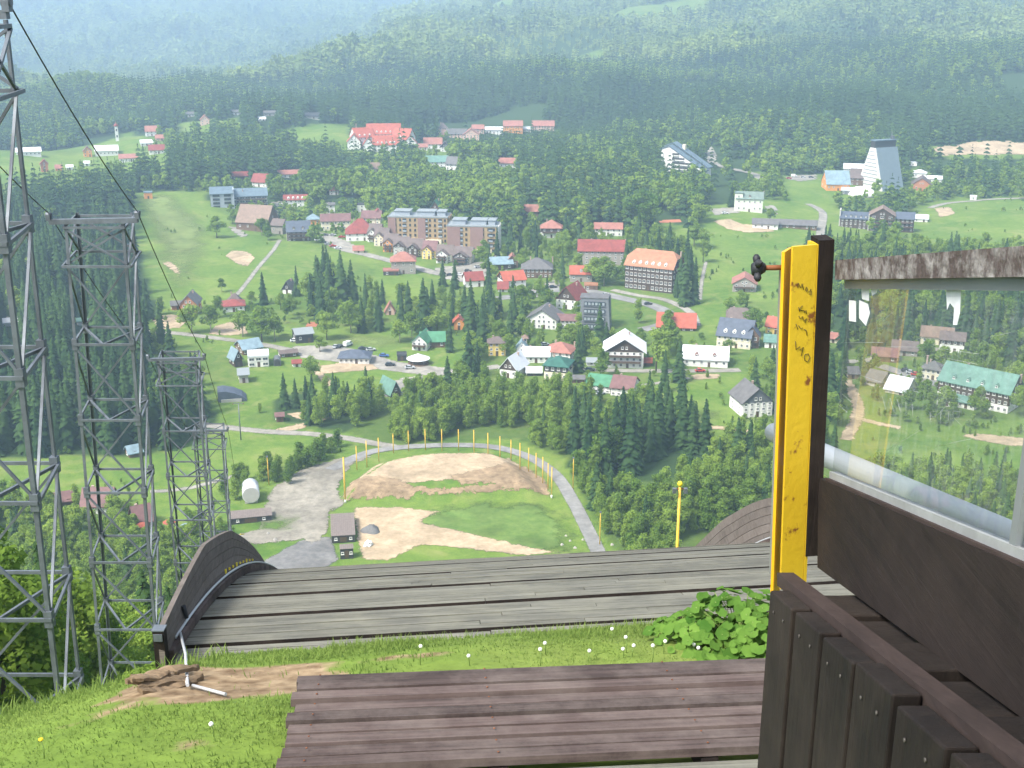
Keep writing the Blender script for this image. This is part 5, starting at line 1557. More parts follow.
# single trees that stand out: picture foot, height in the picture, kind, label
SINGLE = [
 (192, 333, 30, 'L', 'round dark tree in front of the brick house, left one of the pair'), (211, 333, 28, 'L', 'round dark tree right of the brick house beside the valley road'),
 (243, 337, 27, 'L', 'leaning round tree on the sandy yard by the valley road'), (262, 342, 36, 'L', 'largest broad tree beside the bend of the valley road'), (275, 341, 26, 'L', 'bushy tree right of the largest roadside tree'),
 (222, 292, 14, 'L', 'bright green tree at the foot of the ski meadow'), (281, 310, 18, 'L', 'round tree below the small dark-gabled house'), (252, 305, 14, 'L', 'low spreading tree between the two white houses under the meadow'),
 (217, 238, 22, 'L', 'clump of slim trees standing alone on the ski meadow'), (262, 236, 18, 'L', 'round tree in front of the brown barn'), (268, 240, 15, 'L', 'lower bush before the brown annexe'), (233, 224, 13, 'L', 'bush at the left end of the brown barn'),
 (297, 296, 30, 'S', 'slim spruce left of the tall spruce group on the meadow edge'), (318, 300, 44, 'S', 'tall spruce at the left of the meadow-edge group'), (330, 301, 47, 'S', 'tall dark spruce in the middle of the meadow-edge group'),
 (342, 304, 52, 'S', 'tallest spruce of the meadow-edge group'), (352, 303, 42, 'S', 'dark spruce at the right of the meadow-edge group'), (366, 308, 34, 'S', 'shorter spruce right of the meadow-edge group'),
 (379, 331, 42, 'S', 'broad spruce standing before the tan pointed gable'), (362, 332, 36, 'S', 'dark spruce left of the broad spruce above the lawn'), (351, 333, 34, 'L', 'leafy tree left of the spruces above the lawn'), (327, 340, 28, 'L', 'small bright tree beside the clay court'),
 (424, 331, 52, 'S', 'very tall spruce behind the green chalet'), (433, 322, 40, 'S', 'dark spruce right of the very tall spruce'), (400, 316, 32, 'S', 'spruce right of the tan pointed gable'), (412, 338, 27, 'L', 'round tree left of the green chalet'), (437, 334, 26, 'L', 'round tree behind the green chalet'),
 (400, 343, 24, 'L', 'thin light tree on the lawn left of the green chalet'), (450, 352, 34, 'S', 'spruce at the right end of the green chalet'), (471, 330, 50, 'S', 'tall dark spruce right of the orange house end'), (484, 332, 44, 'S', 'dark spruce above the yellow villa'), (470, 358, 28, 'L', 'round tree before the orange house end'),
 (498, 348, 22, 'L', 'pale flowering crown over the yellow villa'), (513, 316, 40, 'S', 'dark spruce below the orange-red roof'), (522, 318, 34, 'L', 'leafy tree right of the dark spruce below the orange-red roof'), (547, 306, 30, 'S', 'spruce left of the red-roofed chalet'),
 (664, 392, 42, 'S', 'solitary spruce on the lower green right of the long two-coloured house'), (656, 372, 44, 'L', 'big light tree right of the white-roofed chalet'), (669, 352, 34, 'L', 'light tree below the large red roof'), (668, 330, 20, 'L', 'small light tree at the road fork'),
 (641, 232, 42, 'L', 'huge pale green tree above the orange-roofed hotel'), (632, 230, 30, 'L', 'round tree left of the huge pale one'), (697, 222, 28, 'L', 'bright round tree right of the clay court'), (694, 246, 24, 'L', 'bright tree below the one beside the clay court'), (703, 262, 22, 'L', 'pale tree along the field path'), (704, 248, 20, 'L', 'light tree at the top of the field path'),
 (684, 306, 52, 'S', 'tall dark spruce at the right of the orange-roofed hotel, left of two'), (694, 304, 46, 'S', 'tall dark spruce at the right of the orange-roofed hotel, right of two'),
 (654, 250, 22, 'L', 'grey-green tree behind the orange roof'), (668, 252, 24, 'L', 'round grey-green tree behind the right end of the orange roof'), (593, 281, 24, 'L', 'dark round tree in front of the long red roof'), (604, 286, 30, 'L', 'big dark tree before the right half of the long red roof'),
 (586, 348, 24, 'L', 'wide dark tree under the slab hotel'), (599, 350, 46, 'S', 'slim spruce in front of the slab hotel'), (606, 352, 30, 'S', 'spruce right of the slim one before the slab hotel'), (575, 350, 22, 'L', 'dark leafy tree left of the slab hotel foot'),
 (757, 212, 16, 'S', 'dark pointed tree on the right in front of the villa'), (770, 222, 14, 'L', 'round tree between villa and farm wing'), (731, 207, 22, 'S', 'lone spruce on the yard left of the villa'),
 (736, 468, 52, 'S', 'big solitary dark spruce at the right of the young wood'), (748, 466, 46, 'S', 'dark spruce beside the big solitary one'), (296, 408, 30, 'S', 'dark spruce in the small wood below the car park'), (313, 410, 36, 'S', 'taller spruce in the small wood below the car park'), (340, 408, 30, 'S', 'spruce at the right of the small wood below the car park'),
 (280, 336, 12, 'L', 'small bush at the bend of the valley road'), (320, 352, 16, 'L', 'small light tree before the white pavilion'), (312, 380, 26, 'L', 'bright tree by the sandy track'), (432, 402, 30, 'L', 'dark round tree below the round pavilion'), (448, 400, 44, 'S', 'dark spruce rising beside the round pavilion'), (462, 398, 34, 'L', 'large dark round tree right of the round pavilion'),
 (289, 484, 24, 'B', 'slim birch on the meadow left of the outrun'), (262, 476, 22, 'B', 'slim birch at the left of the birch row'), (270, 470, 20, 'B', 'second birch of the row left of the outrun'), (305, 466, 18, 'B', 'birch nearest the outrun rim on the left'), (318, 460, 20, 'B', 'birch right of the row, close to the yellow poles'),
]
for (px, py, hp, kd, lab) in SINGLE:
    x, y = hit(px, py, 250)
    h = hp * depth_of(x, y, float(ground(x, y))) / FPX / CP
    t = tree(kd, x, y, h, lab, 'single trees of the valley', 1.15 if kd == 'L' else 1.0)

r5 = random.Random(41)
for k in range(30):
    f = r5.random()
    px = 226 + 118 * f + r5.uniform(-6, 6); py = 496 - 46 * f + r5.uniform(-7, 7)
    x, y = hit(px, py, 250)
    tree('B', x, y, r5.uniform(4.5, 8.5), 'young birch of the loose row between meadow and gravel yard', 'birches along the gravel yard', 1.25)
# low shrubs on the open ground
shr = []
for (pp, n_) in (([(130, 300), (300, 300), (300, 345), (130, 345)], 26), ([(300, 372), (400, 372), (470, 395), (330, 400)], 22), ([(640, 380), (760, 380), (760, 450), (640, 420)], 34), ([(690, 230), (800, 236), (800, 300), (690, 300)], 30), ([(840, 400), (1024, 410), (1024, 470), (840, 470)], 40),
                 ([(130, 200), (280, 240), (280, 300), (140, 290)], 20), ([(60, 462), (230, 440), (230, 520), (60, 500)], 24), ([(920, 200), (1024, 204), (1024, 250), (910, 250)], 20), ([(250, 440), (340, 430), (340, 450), (240, 470)], 16)):
    for _ in range(n_):
        a, b_ = pp[0], pp[2]
        px, py = r5.uniform(min(q[0] for q in pp), max(q[0] for q in pp)), r5.uniform(min(q[1] for q in pp), max(q[1] for q in pp))
        x, y = hit(px, py, 250)
        for _k in range(r5.choice([1, 1, 2, 4])):
            shr.append((x + r5.uniform(-4, 4), y + r5.uniform(-4, 4), r5.uniform(1.2, 3.6)))
A = np.array(shr)
k = filt(A[:, 0], A[:, 1], A[:, 2])
for x, y, h in A[k]:
    TREES.append((x, y, h, 'L', 90))
ZNAME = {0: ('dark spruce crowded in the forest behind the lattice masts', 'leafy tree mixed into the spruce forest behind the masts', 'forest behind the lattice masts'),
         1: ('spruce among the bushes under the lattice masts', 'fresh green leafy tree on the slope under the lattice masts', 'trees on the slope under the masts'),
         2: ('far spruce of the dark belt behind the ski meadow', 'far leafy tree in the belt behind the ski meadow', 'dark belt behind the ski meadow'),
         3: ('tall dark spruce of the block above the young wood', 'leafy tree at the edge of the dark spruce block', 'dark spruce block above the young wood'),
         4: ('spruce scattered in the young wood around the outrun', 'young bright green tree in the wood around the outrun', 'young wood around the outrun'),
         5: ('spruce of the small wood below the car park', 'leafy tree of the small wood below the car park', 'small wood below the car park'),
         6: ('spruce in the leafy wood behind the village street', 'leafy tree in the wood behind the village street', 'leafy wood behind the village street'),
         7: ('spruce of the mixed forest around the stepped blue hotel', 'leafy tree of the mixed forest around the stepped blue hotel', 'mixed forest around the blue hotel'),
         8: ('spruce behind the glass on the right', 'leafy tree seen through the glass on the right', 'trees behind the glass'),
         90: ('spruce between the village houses', 'leafy tree in the gardens between the village houses', 'trees between the houses'),
         99: ('spruce on the lower forested mountain side', 'leafy tree on the lower forested mountain side', 'lower mountain forest')}
TR = TREES
dep = np.array([depth_of(t[0], t[1], float(ground(t[0], t[1]))) for t in TR])
size = np.array([t[2] for t in TR]) / dep
pxx = 512 + FPX * np.array([t[0] for t in TR]) / dep
size[(pxx < -25) | (pxx > 1050)] *= .05
own = set()
for kd, n in (('S', 250), ('L', 245)):
    ii = [i for i in np.argsort(-size) if TR[i][3] == kd][:n]
    own.update(ii)
rest = {'S': [], 'L': []}
for i, (x, y, h, kd, z) in enumerate(TR):
    if i in own:
        k2 = kd
        if kd == 'L' and z == 1 and dep[i] < 240:
            k2 = 'H'
        elif kd == 'L' and z in (4, 5):
            k2 = 'B' if random.random() < .65 else 'L'
        tree(k2, x, y, h, ZNAME[z][0 if kd == 'S' else 1], ZNAME[z][2], 1.0 if kd == 'S' else 1.1)
    else:
        rest[kd].append((x, y, h, z))
for kd, nm, lab in (('S', 'spruce_forest', 'dark spruce forest filling the valley sides and the ground between'), ('L', 'leafy_forest', 'mass of leafy trees filling woods and valley floor')):
    A = np.array([(a, b, c) for a, b, c, z in rest[kd]])
    A4 = np.array([z for a, b, c, z in rest[kd]])
    zs = ground(A[:, 0], A[:, 1]) - .2
    nearm = (A[:, 1] < 720)
    hi = [m[0] for m in (SPRUCE if kd == 'S' else LEAFY)]
    lo = SPRUCE_LO if kd == 'S' else LEAFY_LO
    hi_n = np.where((A4 == 4) | (A4 == 5), 6 + RNG.integers(0, 4, len(A)), RNG.integers(0, len(hi), len(A))) if kd == 'L' else RNG.integers(0, len(hi), len(A))
    pick = np.where(nearm, hi_n, len(hi) + RNG.integers(0, len(lo), len(A)))
    o = scatter(nm, hi + lo, np.stack([A[:, 0], A[:, 1], zs], 1), A[:, 2], pick)
    tag(o, lab, 'forest')
# mountain sides: clumps of trees
X1, Y1 = jitter_grid(-1100, 1200, 1780, 3000, 17)
X2, Y2 = jitter_grid(-2300, 2300, 3000, 5200, 27)
X3, Y3 = jitter_grid(-3800, 2600, 5200, 8200, 46)
def keepm(X, Y):
    return np.abs(X) < .56 * Y + 20
k1, k2, k3 = keepm(X1, Y1), keepm(X2, Y2), keepm(X3, Y3)
X = np.concatenate([X1[k1], X2[k2], X3[k3]]); Y = np.concatenate([Y1[k1], Y2[k2], Y3[k3]])
sz = np.concatenate([np.full(k1.sum(), 22.0), np.full(k2.sum(), 34.0), np.full(k3.sum(), 54.0)]) * RNG.uniform(.75, 1.2, len(X))
cut = np.zeros(len(X), bool)
for cx_, cy_, sx_, sy_ in CUTS:
    cut |= ((X - cx_ + 25 * wob(X, Y, .02, 61)) / sx_) ** 2 + ((Y - cy_ - .15 * (X - cx_)) / sy_) ** 2 < 1
X, Y, sz = X[~cut], Y[~cut], sz[~cut]
sz *= 1 + .28 * wob(X, Y, .007, 62) + .15 * wob(X, Y, .025, 63)
young = wob(X, Y * 1.6, .0042, 21)
sz *= np.where(young > .55, .55, 1.0)
o = scatter('mountain_forest', CLUMP, np.stack([X, Y, ground(X, Y) - 1.0], 1), sz, RNG.integers(0, len(CLUMP), len(X)))
tag(o, 'endless forest covering the hazy mountain sides', 'forest')
print('trees', len(TR), 'own', len(own), 'clumps', len(X))
# ------------------------------------------------------------------ wood, metal, paint
def wood(name, c1, c2, grain=(1.2, 30, 30), rough=.85, isl=.35, knots=True, stain=None, coord='Object', bump=.35):
    """boards: grain stretched along local X, every board its own tone"""
    m = bpy.data.materials.new(name); m.use_nodes = True
    n, L = m.node_tree.nodes, m.node_tree.links
    b = n['Principled BSDF']; b.inputs['Roughness'].default_value = rough; b.inputs['Specular IOR Level'].default_value = .25
    tc = n.new('ShaderNodeTexCoord'); geo = n.new('ShaderNodeNewGeometry')
    mp = n.new('ShaderNodeMapping'); mp.inputs['Scale'].default_value = grain
    ad = n.new('ShaderNodeVectorMath'); ad.operation = 'ADD'
    sc = n.new('ShaderNodeVectorMath'); sc.operation = 'SCALE'; sc.inputs[0].default_value = (13, 7, 5)
    L.new(geo.outputs['Random Per Island'], sc.inputs['Scale']); L.new(tc.outputs[coord], ad.inputs[0]); L.new(sc.outputs[0], ad.inputs[1])
    L.new(ad.outputs[0], mp.inputs[0])
    t = n.new('ShaderNodeTexNoise'); t.inputs['Scale'].default_value = 1; t.inputs['Detail'].default_value = 8; t.inputs['Roughness'].default_value = .7; t.inputs['Distortion'].default_value = .4
    L.new(mp.outputs[0], t.inputs['Vector'])
    r = n.new('ShaderNodeValToRGB'); r.color_ramp.elements[0].position = .30; r.color_ramp.elements[1].position = .72
    r.color_ramp.elements[0].color = c2 + (1,); r.color_ramp.elements[1].color = c1 + (1,)
    L.new(t.outputs['Fac'], r.inputs[0])
    mr = n.new('ShaderNodeMapRange'); mr.inputs[3].default_value = 1 - isl; mr.inputs[4].default_value = 1 + isl
    L.new(geo.outputs['Random Per Island'], mr.inputs[0])
    mx = n.new('ShaderNodeVectorMath'); mx.operation = 'SCALE'
    L.new(r.outputs[0], mx.inputs[0]); L.new(mr.outputs[0], mx.inputs['Scale'])
    col = mx.outputs[0]
    # weather blotches
    t2 = n.new('ShaderNodeTexNoise'); t2.inputs['Scale'].default_value = 1.4; t2.inputs['Detail'].default_value = 9; t2.inputs['Roughness'].default_value = .75
    L.new(tc.outputs[coord], t2.inputs['Vector'])
    r2 = n.new('ShaderNodeValToRGB'); r2.color_ramp.elements[0].position = .42; r2.color_ramp.elements[1].position = .72
    r2.color_ramp.elements[0].color = (0, 0, 0, 1); r2.color_ramp.elements[1].color = (.55, .55, .55, 1)
    L.new(t2.outputs['Fac'], r2.inputs[0])
    m2 = n.new('ShaderNodeMix'); m2.data_type = 'RGBA'
    L.new(r2.outputs[0], m2.inputs[0]); L.new(col, m2.inputs[6]); m2.inputs[7].default_value = tuple(stain or [min(1, c * 1.5) for c in c1]) + (1,)
    L.new(m2.outputs[2], b.inputs['Base Color'])
    bp = n.new('ShaderNodeBump'); bp.inputs['Strength'].default_value = bump; bp.inputs['Distance'].default_value = .006
    L.new(t.outputs['Fac'], bp.inputs['Height']); L.new(bp.outputs[0], b.inputs['Normal'])
    return m
GREYWOOD = wood('weathered_grey_boards', (.180, .178, .150), (.050, .050, .042), (.9, 26, 26), isl=.2, stain=(.21, .205, .155))
BROWNWOOD = wood('stained_brown_boards', (.092, .066, .060), (.028, .020, .018), (1.2, 34, 34), isl=.42, stain=(.20, .165, .145))
DARKWOOD = wood('dark_stained_boards', (.0125, .0078, .0062), (.0035, .0024, .002), (34, 34, 1.6), isl=.45, stain=(.052, .039, .031), bump=.7)
PLANKWOOD = wood('dark_stained_plank', (.0145, .0092, .0078), (.0055, .0038, .0033), (34, 1.6, 34), isl=.1, stain=(.040, .029, .024), bump=.7)
SIDEWOOD = wood('dark_side_boards', (.150, .128, .112), (.066, .055, .048), (3, 3, 30), isl=.15, stain=(.17, .15, .135))
ROTWOOD = wood('rotten_timber', (.21, .15, .092), (.06, .04, .026), (3, 30, 40), isl=.2, bump=.9)
def painted(name, paint, under, thr=(.55, .62), scale=9, rough=.45, dirt=None):
    return mat(name, paint, rough, .1, scale, col2=under, coord='Object', thr=(1 - thr[1], 1 - thr[0]), bump=.4, bscale=30)
PEEL = mat('peeling_white_paint', (.24, .228, .22), .8, .1, 22, col2=(.060, .046, .043), thr=(.44, .66), bump=.4, bscale=50)
YELLOW = mat('yellow_paint', (.52, .345, .02), .45, .1, 16, col2=(.16, .06, .02), thr=(.335, .40), bump=.08, bscale=60)
YELLOWSIDE = mat('yellow_paint_lit_side', (.60, .32, .012), .45, .1, 14, col2=(.20, .08, .02), thr=(.28, .34), bump=.08, bscale=60)  # same yellow paint; light on the side flange put into a brighter, oranger tone
POLEY = mat('yellow_pole_paint', (.66, .42, .05), .5, .15, 2)
GALV = mat('galvanised_steel', (.160, .185, .215), .5, .5, 2.5, metal=.3, spec=.5, bump=.05)
RUST = mat('rusty_steel', (.22, .085, .04), .9, .5, 12)
BLACKRUB = mat('black_plastic', (.025, .028, .034), .55, .3, 20)
PIPEG = mat('grey_pipe', (.46, .48, .50), .4, .12, 2, metal=.1, spec=.5)
WHITEPIPE = mat('white_pipe', (.38, .39, .40), .45, .1, 3)
ALU = mat('aluminium_strip', (.25, .27, .28), .4, .2, 5, metal=.4)
WHITEFR = mat('white_window_bead', (.26, .27, .27), .5, .35, 9)
CABLE = mat('dark_cable', (.035, .035, .04), .6, .2, 2)
STRIPWOOD = wood('dark_strip_wood', (.042, .029, .026), (.016, .011, .010), (26, 1.6, 26), isl=.1)
YMARK = mat('yellow_mark', (.70, .55, .03), .6, .2, 20)

# ------------------------------------------------------------------ the jump: curved plank deck with side boards
d0 = Vector((-3.13, 9.67, CZ - 5.824))
dd = Vector((-.0685, .9977)).normalized()
ll = Vector((dd.y, -dd.x))
TILT = .027
DW = 7.5
def deck_prof(s):
    """horizontal run and drop after arc length s"""
    h = z = 0.0; st = .05; q = 0.0
    while q < s:
        e = min(st, s - q)
        th = R(10) + min(q, 9.0) / 19.4
        h += e * math.cos(th); z -= e * math.sin(th); q += e
    return h, z, R(10) + min(s, 9.0) / 19.4
def dk(s, w, up=0.0):
    h, z, th = deck_prof(s)
    h += math.sin(th) * up; z += math.cos(th) * up
    return Vector((dd.x * h + ll.x * w, dd.y * h + ll.y * w, z + w * TILT))
jump = root('ski_jump', 'weathered grey plank deck curving down out of sight between dark side boards', 'ski jump', d0)
b = MB()
s = 0.0; k = 0
rr = random.Random(3)
while s < 12.5:
    wdt = .112
    seg = rr.choice([(0, .36), (0, .52), (0, .68), (0, 1)])
    cuts = [0.0, DW * rr.uniform(.28, .72), DW]
    for a, c in zip(cuts[:-1], cuts[1:]):
        j = rr.uniform(-.005, .005)
        g = .004
        pts = []
        for up in (-.07 + j, j):
            pts += [dk(s, a + g, up), dk(s, c - g, up), dk(s + wdt, c - g, up), dk(s + wdt, a + g, up)]
        dk_mi = 1 if k % 7 == 3 else 0  # near face at each wide gap: shade of the gap put into dark colour
        b.add(pts, [(3, 2, 1, 0), (4, 5, 6, 7), (1, 2, 6, 5), (2, 3, 7, 6), (3, 0, 4, 7)])
        b.add([pts[0], pts[1], pts[5], pts[4]], [(0, 1, 2, 3)], dk_mi)
    k += 1
    s += wdt + (.100 if k % 7 == 3 else .008)
b.build('plank_deck', [GREYWOOD, DARKWOOD], jump)
b = MB()
for w in np.linspace(.15, DW - .15, 6):
    for s in np.arange(.1, 12.2, .5):
        b.bar(dk(s, w, -.165), dk(s + .5, w, -.165), .1, .16)
b.build('joist', DARKWOOD, jump)
b = MB()
for w in (.3, DW * .5, DW - .3):
    for s in (1.4, 4.0, 7.0, 10.0):
        p = dk(s, w, -.22); b.bar(p, p + Vector((0, 0, -2.2)), .16)
b.build('post', DARKWOOD, jump)
def side_board(w, sgn, name):
    b = MB(); n = 40
    rows = 6
    S0, S1 = -.1, (6.9 if sgn < 0 else 16.5)
    for r_ in range(rows):
        vs, fs = [], []
        for i in range(n + 1):
            s = S0 + (S1 - S0) * i / n
            hb = (.42 + .24 * min(1, max(0, s / 2.5)) * (.85 if sgn < 0 else 1) + (.45 * min(1, max(0, (s - 5.5) / 5)) if sgn > 0 else 0)) * (max(.02, min(1, (6.9 - s) / 2.8)) ** .6 if sgn < 0 else 1.0)
            for q in (r_ / rows + .004, (r_ + 1) / rows - .004):
                up = -.05 + hb * q
                lean = sgn * (.02 + (.02 + .17 * min(1, max(0, s / 2.4))) * up)
                vs += [dk(max(s, 0), w + lean, up) + Vector((dd.x, dd.y, 0)) * min(s, 0), dk(max(s, 0), w + lean + sgn * .05, up) + Vector((dd.x, dd.y, 0)) * min(s, 0)]
        for i in range(n):
            o = i * 4
            fs += [(o, o + 4, o + 6, o + 2), (o + 1, o + 3, o + 7, o + 5), (o + 2, o + 6, o + 7, o + 3), (o, o + 1, o + 5, o + 4)]
        fs += [(0, 2, 3, 1), (n * 4, n * 4 + 1, n * 4 + 3, n * 4 + 2)]
        b.add(vs, fs)
    o = b.build(name, SIDEWOOD, jump)
    b = MB()
    pts = [dk(s, w - sgn * .0, .05) for s in np.linspace(.05, 12, 50)]
    for p, q in zip(pts[:-1], pts[1:]):
        b.bar(p, q, .05, .09)
    b.build('edge_strip', BROWNWOOD, jump)
    pts = [dk(s, w + sgn * .02, .115) for s in np.linspace(.35, 12, 50)]
    b = MB(); b.tube(pts, .014, 6); b.build('edge_pipe', PIPEG, jump)
    b = MB()
    for i, s in enumerate(np.arange(3.2, 5.3, .26)):
        p = dk(s, w + sgn * .045, .15); q = dk(s + .075, w + sgn * .045, .15)
        b.bar(p, q, .012, .028 if i % 3 else .05)
    for s in (4.9,):
        for up in (.26, .38, .50):
            b.bar(dk(s, w + sgn * (.040 + .2 * up), up), dk(s + .30, w + sgn * (.040 + .2 * up), up), .01, .012)
    b.build('distance_mark', YMARK, o)
    return o
side_board(0, -1, 'side_board')
side_board(DW, 1, 'side_board')
b = MB()
p = dk(0.0, -.045, 0)
b.box((p.x - .02, p.y - .02, p.z - .10), (.10, .10, .92)); b.build('end_post', DARKWOOD, jump)
b = MB(); b.box((p.x - .02, p.y - .078, p.z + .30), (.08, .012, .07)); b.box((p.x - .02, p.y - .02, p.z + .366), (.112, .112, .012)); b.build('post_cap', GALV, jump)
b = MB()
for s, u in ((.75, .30), (.78, .10)):
    b.tube([dk(s, -.02, u), dk(s + .02, .0, u - .13)], .022, 6)
b.build('clamp', BLACKRUB, jump)
b = MB(); b.add([dk(0, .1, -.05) + Vector((0, -.01, 0)), dk(0, DW - .1, -.05) + Vector((0, -.01, 0)), dk(0, DW - .1, -.14) + Vector((0, -.01, 0)), dk(0, .1, -.14) + Vector((0, -.01, 0)),
       dk(0, .1, -.05) + Vector((0, .03, 0)), dk(0, DW - .1, -.05) + Vector((0, .03, 0)), dk(0, DW - .1, -.14) + Vector((0, .03, 0)), dk(0, .1, -.14) + Vector((0, .03, 0))],
      [(0, 1, 2, 3), (7, 6, 5, 4), (0, 4, 5, 1), (3, 2, 6, 7)])
b.build('edge_beam', ROTWOOD, jump)

def on_ground(px, py):
    x, y = hit(px, py, 3)
    return Vector((x, y, gz(x, y)))
# loose pipes on the ground at the deck corner
p1, p2 = d0 + dk(.55, -.02, .10), on_ground(188, 690) + Vector((0, 0, .04))
b = MB(); b.tube([p1, p1.lerp(p2, .5) + Vector((.02, 0, .01)), p2], .013, 8)
tag(b.build('pipe', WHITEPIPE), 'white pipe leaning down from the corner of the jump deck to the earth', 'pipe')
b = MB(); q1, q2 = on_ground(193, 689), on_ground(226, 698); b.tube([q1 + Vector((0, 0, .03)), q2 + Vector((0, 0, .03))], .012, 8)
tag(b.build('pipe', WHITEPIPE), 'short white pipe lying loose on the bare earth', 'pipe')
# rotten beam under the corner
a0, a1 = on_ground(146, 695), on_ground(214, 682)
b = MB()
rw = random.Random(6)
ax_ = (a1 - a0); sd_ = Vector((-ax_.y, ax_.x, 0)).normalized()
def splinter(t0, t1, off, z, w, th):
    n_ = 14; vs = []
    for i in range(n_ + 1):
        u = i / n_; t_ = t0 + (t1 - t0) * u
        ww = w * (1 + rw.uniform(-.22, .22)) * (min(1, .25 + 3 * u) if u < .3 else min(1, .15 + 2.2 * (1 - u)))
        c_ = a0 + ax_ * t_ + sd_ * (off + rw.uniform(-.008, .008)) + Vector((0, 0, z + .012 * math.sin(u * 7 + off * 40)))
        for sx, sz in ((-1, -1), (1, -1), (1, .6), (.3, 1.1), (-.4, .9), (-1, .5)):
            vs.append(tuple(c_ + sd_ * sx * ww / 2 + Vector((0, 0, sz * th / 2 * (1 + rw.uniform(-.3, .3))))))
    fs = [(i * 6 + q, i * 6 + (q + 1) % 6, (i + 1) * 6 + (q + 1) % 6, (i + 1) * 6 + q) for i in range(n_) for q in range(6)]
    fs += [tuple(reversed(range(6))), tuple(n_ * 6 + q for q in range(6))]
    b.add(vs, fs)
splinter(0, .8, .05, -.005, .13, .05); splinter(.04, 1.0, .12, .012, .13, .05); splinter(-.03, .7, .19, .028, .12, .05); splinter(.1, 1.1, .24, .04, .11, .045); splinter(.0, .55, .16, .06, .09, .035)
tag(b.build('rotten_beam', ROTWOOD), 'splintered rotten brown timber lying under the corner post of the jump deck', 'timber')

# ------------------------------------------------------------------ brown plank steps in the foreground
c_tl = at_y(305, 673, 6.98); c_tr = at_y(800, 654, 7.27); c_bl = at_y(281, 770, 5.60)
ex = (c_tr - c_tl).normalized(); ey = (c_tl - c_bl); LN = ey.length; ey.normalize(); en = ex.cross(ey).normalized()
plat = root('plank_platform', 'brown stained plank platform lying in the grass in front of the grey jump deck', 'platform', c_bl)
plat.rotation_euler = Matrix((ex, en.cross(ex), en)).transposed().to_euler()
b = MB(); n = 9; pitch = LN / n
for k in range(n):
    z = rr.uniform(-.012, .010)
    x0 = -.02 + rr.uniform(-.02, .02)
    for a, c in ((x0, 3.6),):
        b.box(((a + c) / 2, pitch * (k + .5), z - .025), (c - a, pitch - .044 + rr.uniform(-.008, .008), .05))
b.build('planks', BROWNWOOD, plat)
b = MB()
for x in (.12, 1.2, 2.4):
    b = MB(); b.box((x, LN / 2, -.11), (.1, LN - .05, .11)); b.build('bearer', DARKWOOD, plat)
b = MB()
for k in range(2):
    b.box((1.85, -.10 - .16 * k, -.075 - .05 * k), (3.5, .14, .05))
b.build('lower_step', GREYWOOD, plat)
b = MB()
for k in range(n):
    for x in (.12, 1.2, 2.4):
        b.lathe([(.007, 0), (.007, .004)], (x, pitch * (k + .5), .0115), 6)
b.build('nail_head', RUST, plat)

# ------------------------------------------------------------------ railing with glass on the right
rail = root('railing', 'stair railing with yellow steel end post, scratched glass and dark lower plank', 'railing', (.70, 2.55, CZ - 1.6))
O = rail.location
def rl(x, y, z):
    return Vector((x, y, CZ + z)) - O
SL = -.287          # rise towards the camera per metre of y
def zr(y, z26):
    return z26 + (y - 2.6) * SL
b = MB()
yw = R(-24)
pc = rl(.636, 2.60, 0)
def box_rot(b, c, s, rz, mi=0):
    b.box(c, s, mi, rz)
top, bot = -.525, -1.36
PV = Vector((pc.x, pc.y, rl(0, 0, top).z))
PM = Matrix.Translation(PV) @ Matrix.Rotation(R(-2.1), 4, 'Y') @ Matrix.Translation(-PV)
b.M = PM
zc = rl(0, 0, (top + bot) / 2).z
b.box((pc.x + .006, pc.y, zc), (.058, .008, top - bot), 0, R(14))
cs, sn = math.cos(R(14)), math.sin(R(14))
lx, ly = pc.x + .006 - .029 * cs, pc.y - .029 * sn
b.box((lx - .006, ly + .024, rl(0, 0, (top - .012 + bot - .06) / 2).z), (.007, .052, top - .012 - bot + .06), 1, R(-30))
b.box((pc.x + .006 + .029 * cs, pc.y + .029 * sn + .02, zc), (.007, .05, top - bot), 0, R(14))
post = b.build('post', [YELLOW, YELLOWSIDE], rail)
b = MB(); b.M = PM; b.box((lx - .009, ly + .050, zc - .02), (.008, .03, top - bot - .08), 0, R(-25)); b.build('back_plate', ALU, post)
b = MB(); b.M = PM; b.box((pc.x + .053, pc.y + .03, zc + .045), (.034, .06, top - bot - .07), 0, R(4)); b.build('wooden_post', DARKWOOD, rail)
# handwriting on the yellow face
b = MB()
def face(u, z):      # u across the face 0..1, z below the eye
    return Vector((pc.x + .006 + (u - .5) * .058 * cs + .0052 * sn, pc.y + (u - .5) * .058 * sn - .0052 * cs, rl(0, 0, z).z))
def scrawl(strokes):
    strokes = [[(u, -.607 + (z + .612) * .6) for u, z in st] for st in strokes]
    for st in strokes:
        b.tube([face(.5 + (u - .5) * 1.35, z) for u, z in st], .0008, 4)
Wd = [  # a few scrawled words running down the post
 [[(.30, -.628), (.33, -.612), (.40, -.632), (.44, -.616), (.50, -.640)], [(.55, -.640), (.58, -.630), (.62, -.640), (.58, -.648), (.55, -.640)], [(.66, -.652), (.72, -.640), (.74, -.662), (.68, -.658)]],
 [[(.36, -.705), (.40, -.722)], [(.48, -.700), (.38, -.715), (.56, -.722)], [(.54, -.728), (.60, -.720), (.62, -.734)]],
 [[(.38, -.738), (.42, -.750), (.50, -.742), (.52, -.756)], [(.54, -.760), (.62, -.752), (.58, -.768)], [(.30, -.768), (.36, -.790)], [(.38, -.775), (.46, -.790), (.52, -.786)], [(.56, -.792), (.64, -.800), (.66, -.818)]],
 [[(.30, -.835), (.33, -.868), (.45, -.858)], [(.45, -.872), (.56, -.862), (.50, -.895)], [(.62, -.892), (.72, -.890), (.78, -.905), (.72, -.922), (.62, -.915), (.60, -.900), (.62, -.892)]]]
INK = mat('marker_ink', (.06, .05, .03), .7, .2, 5)
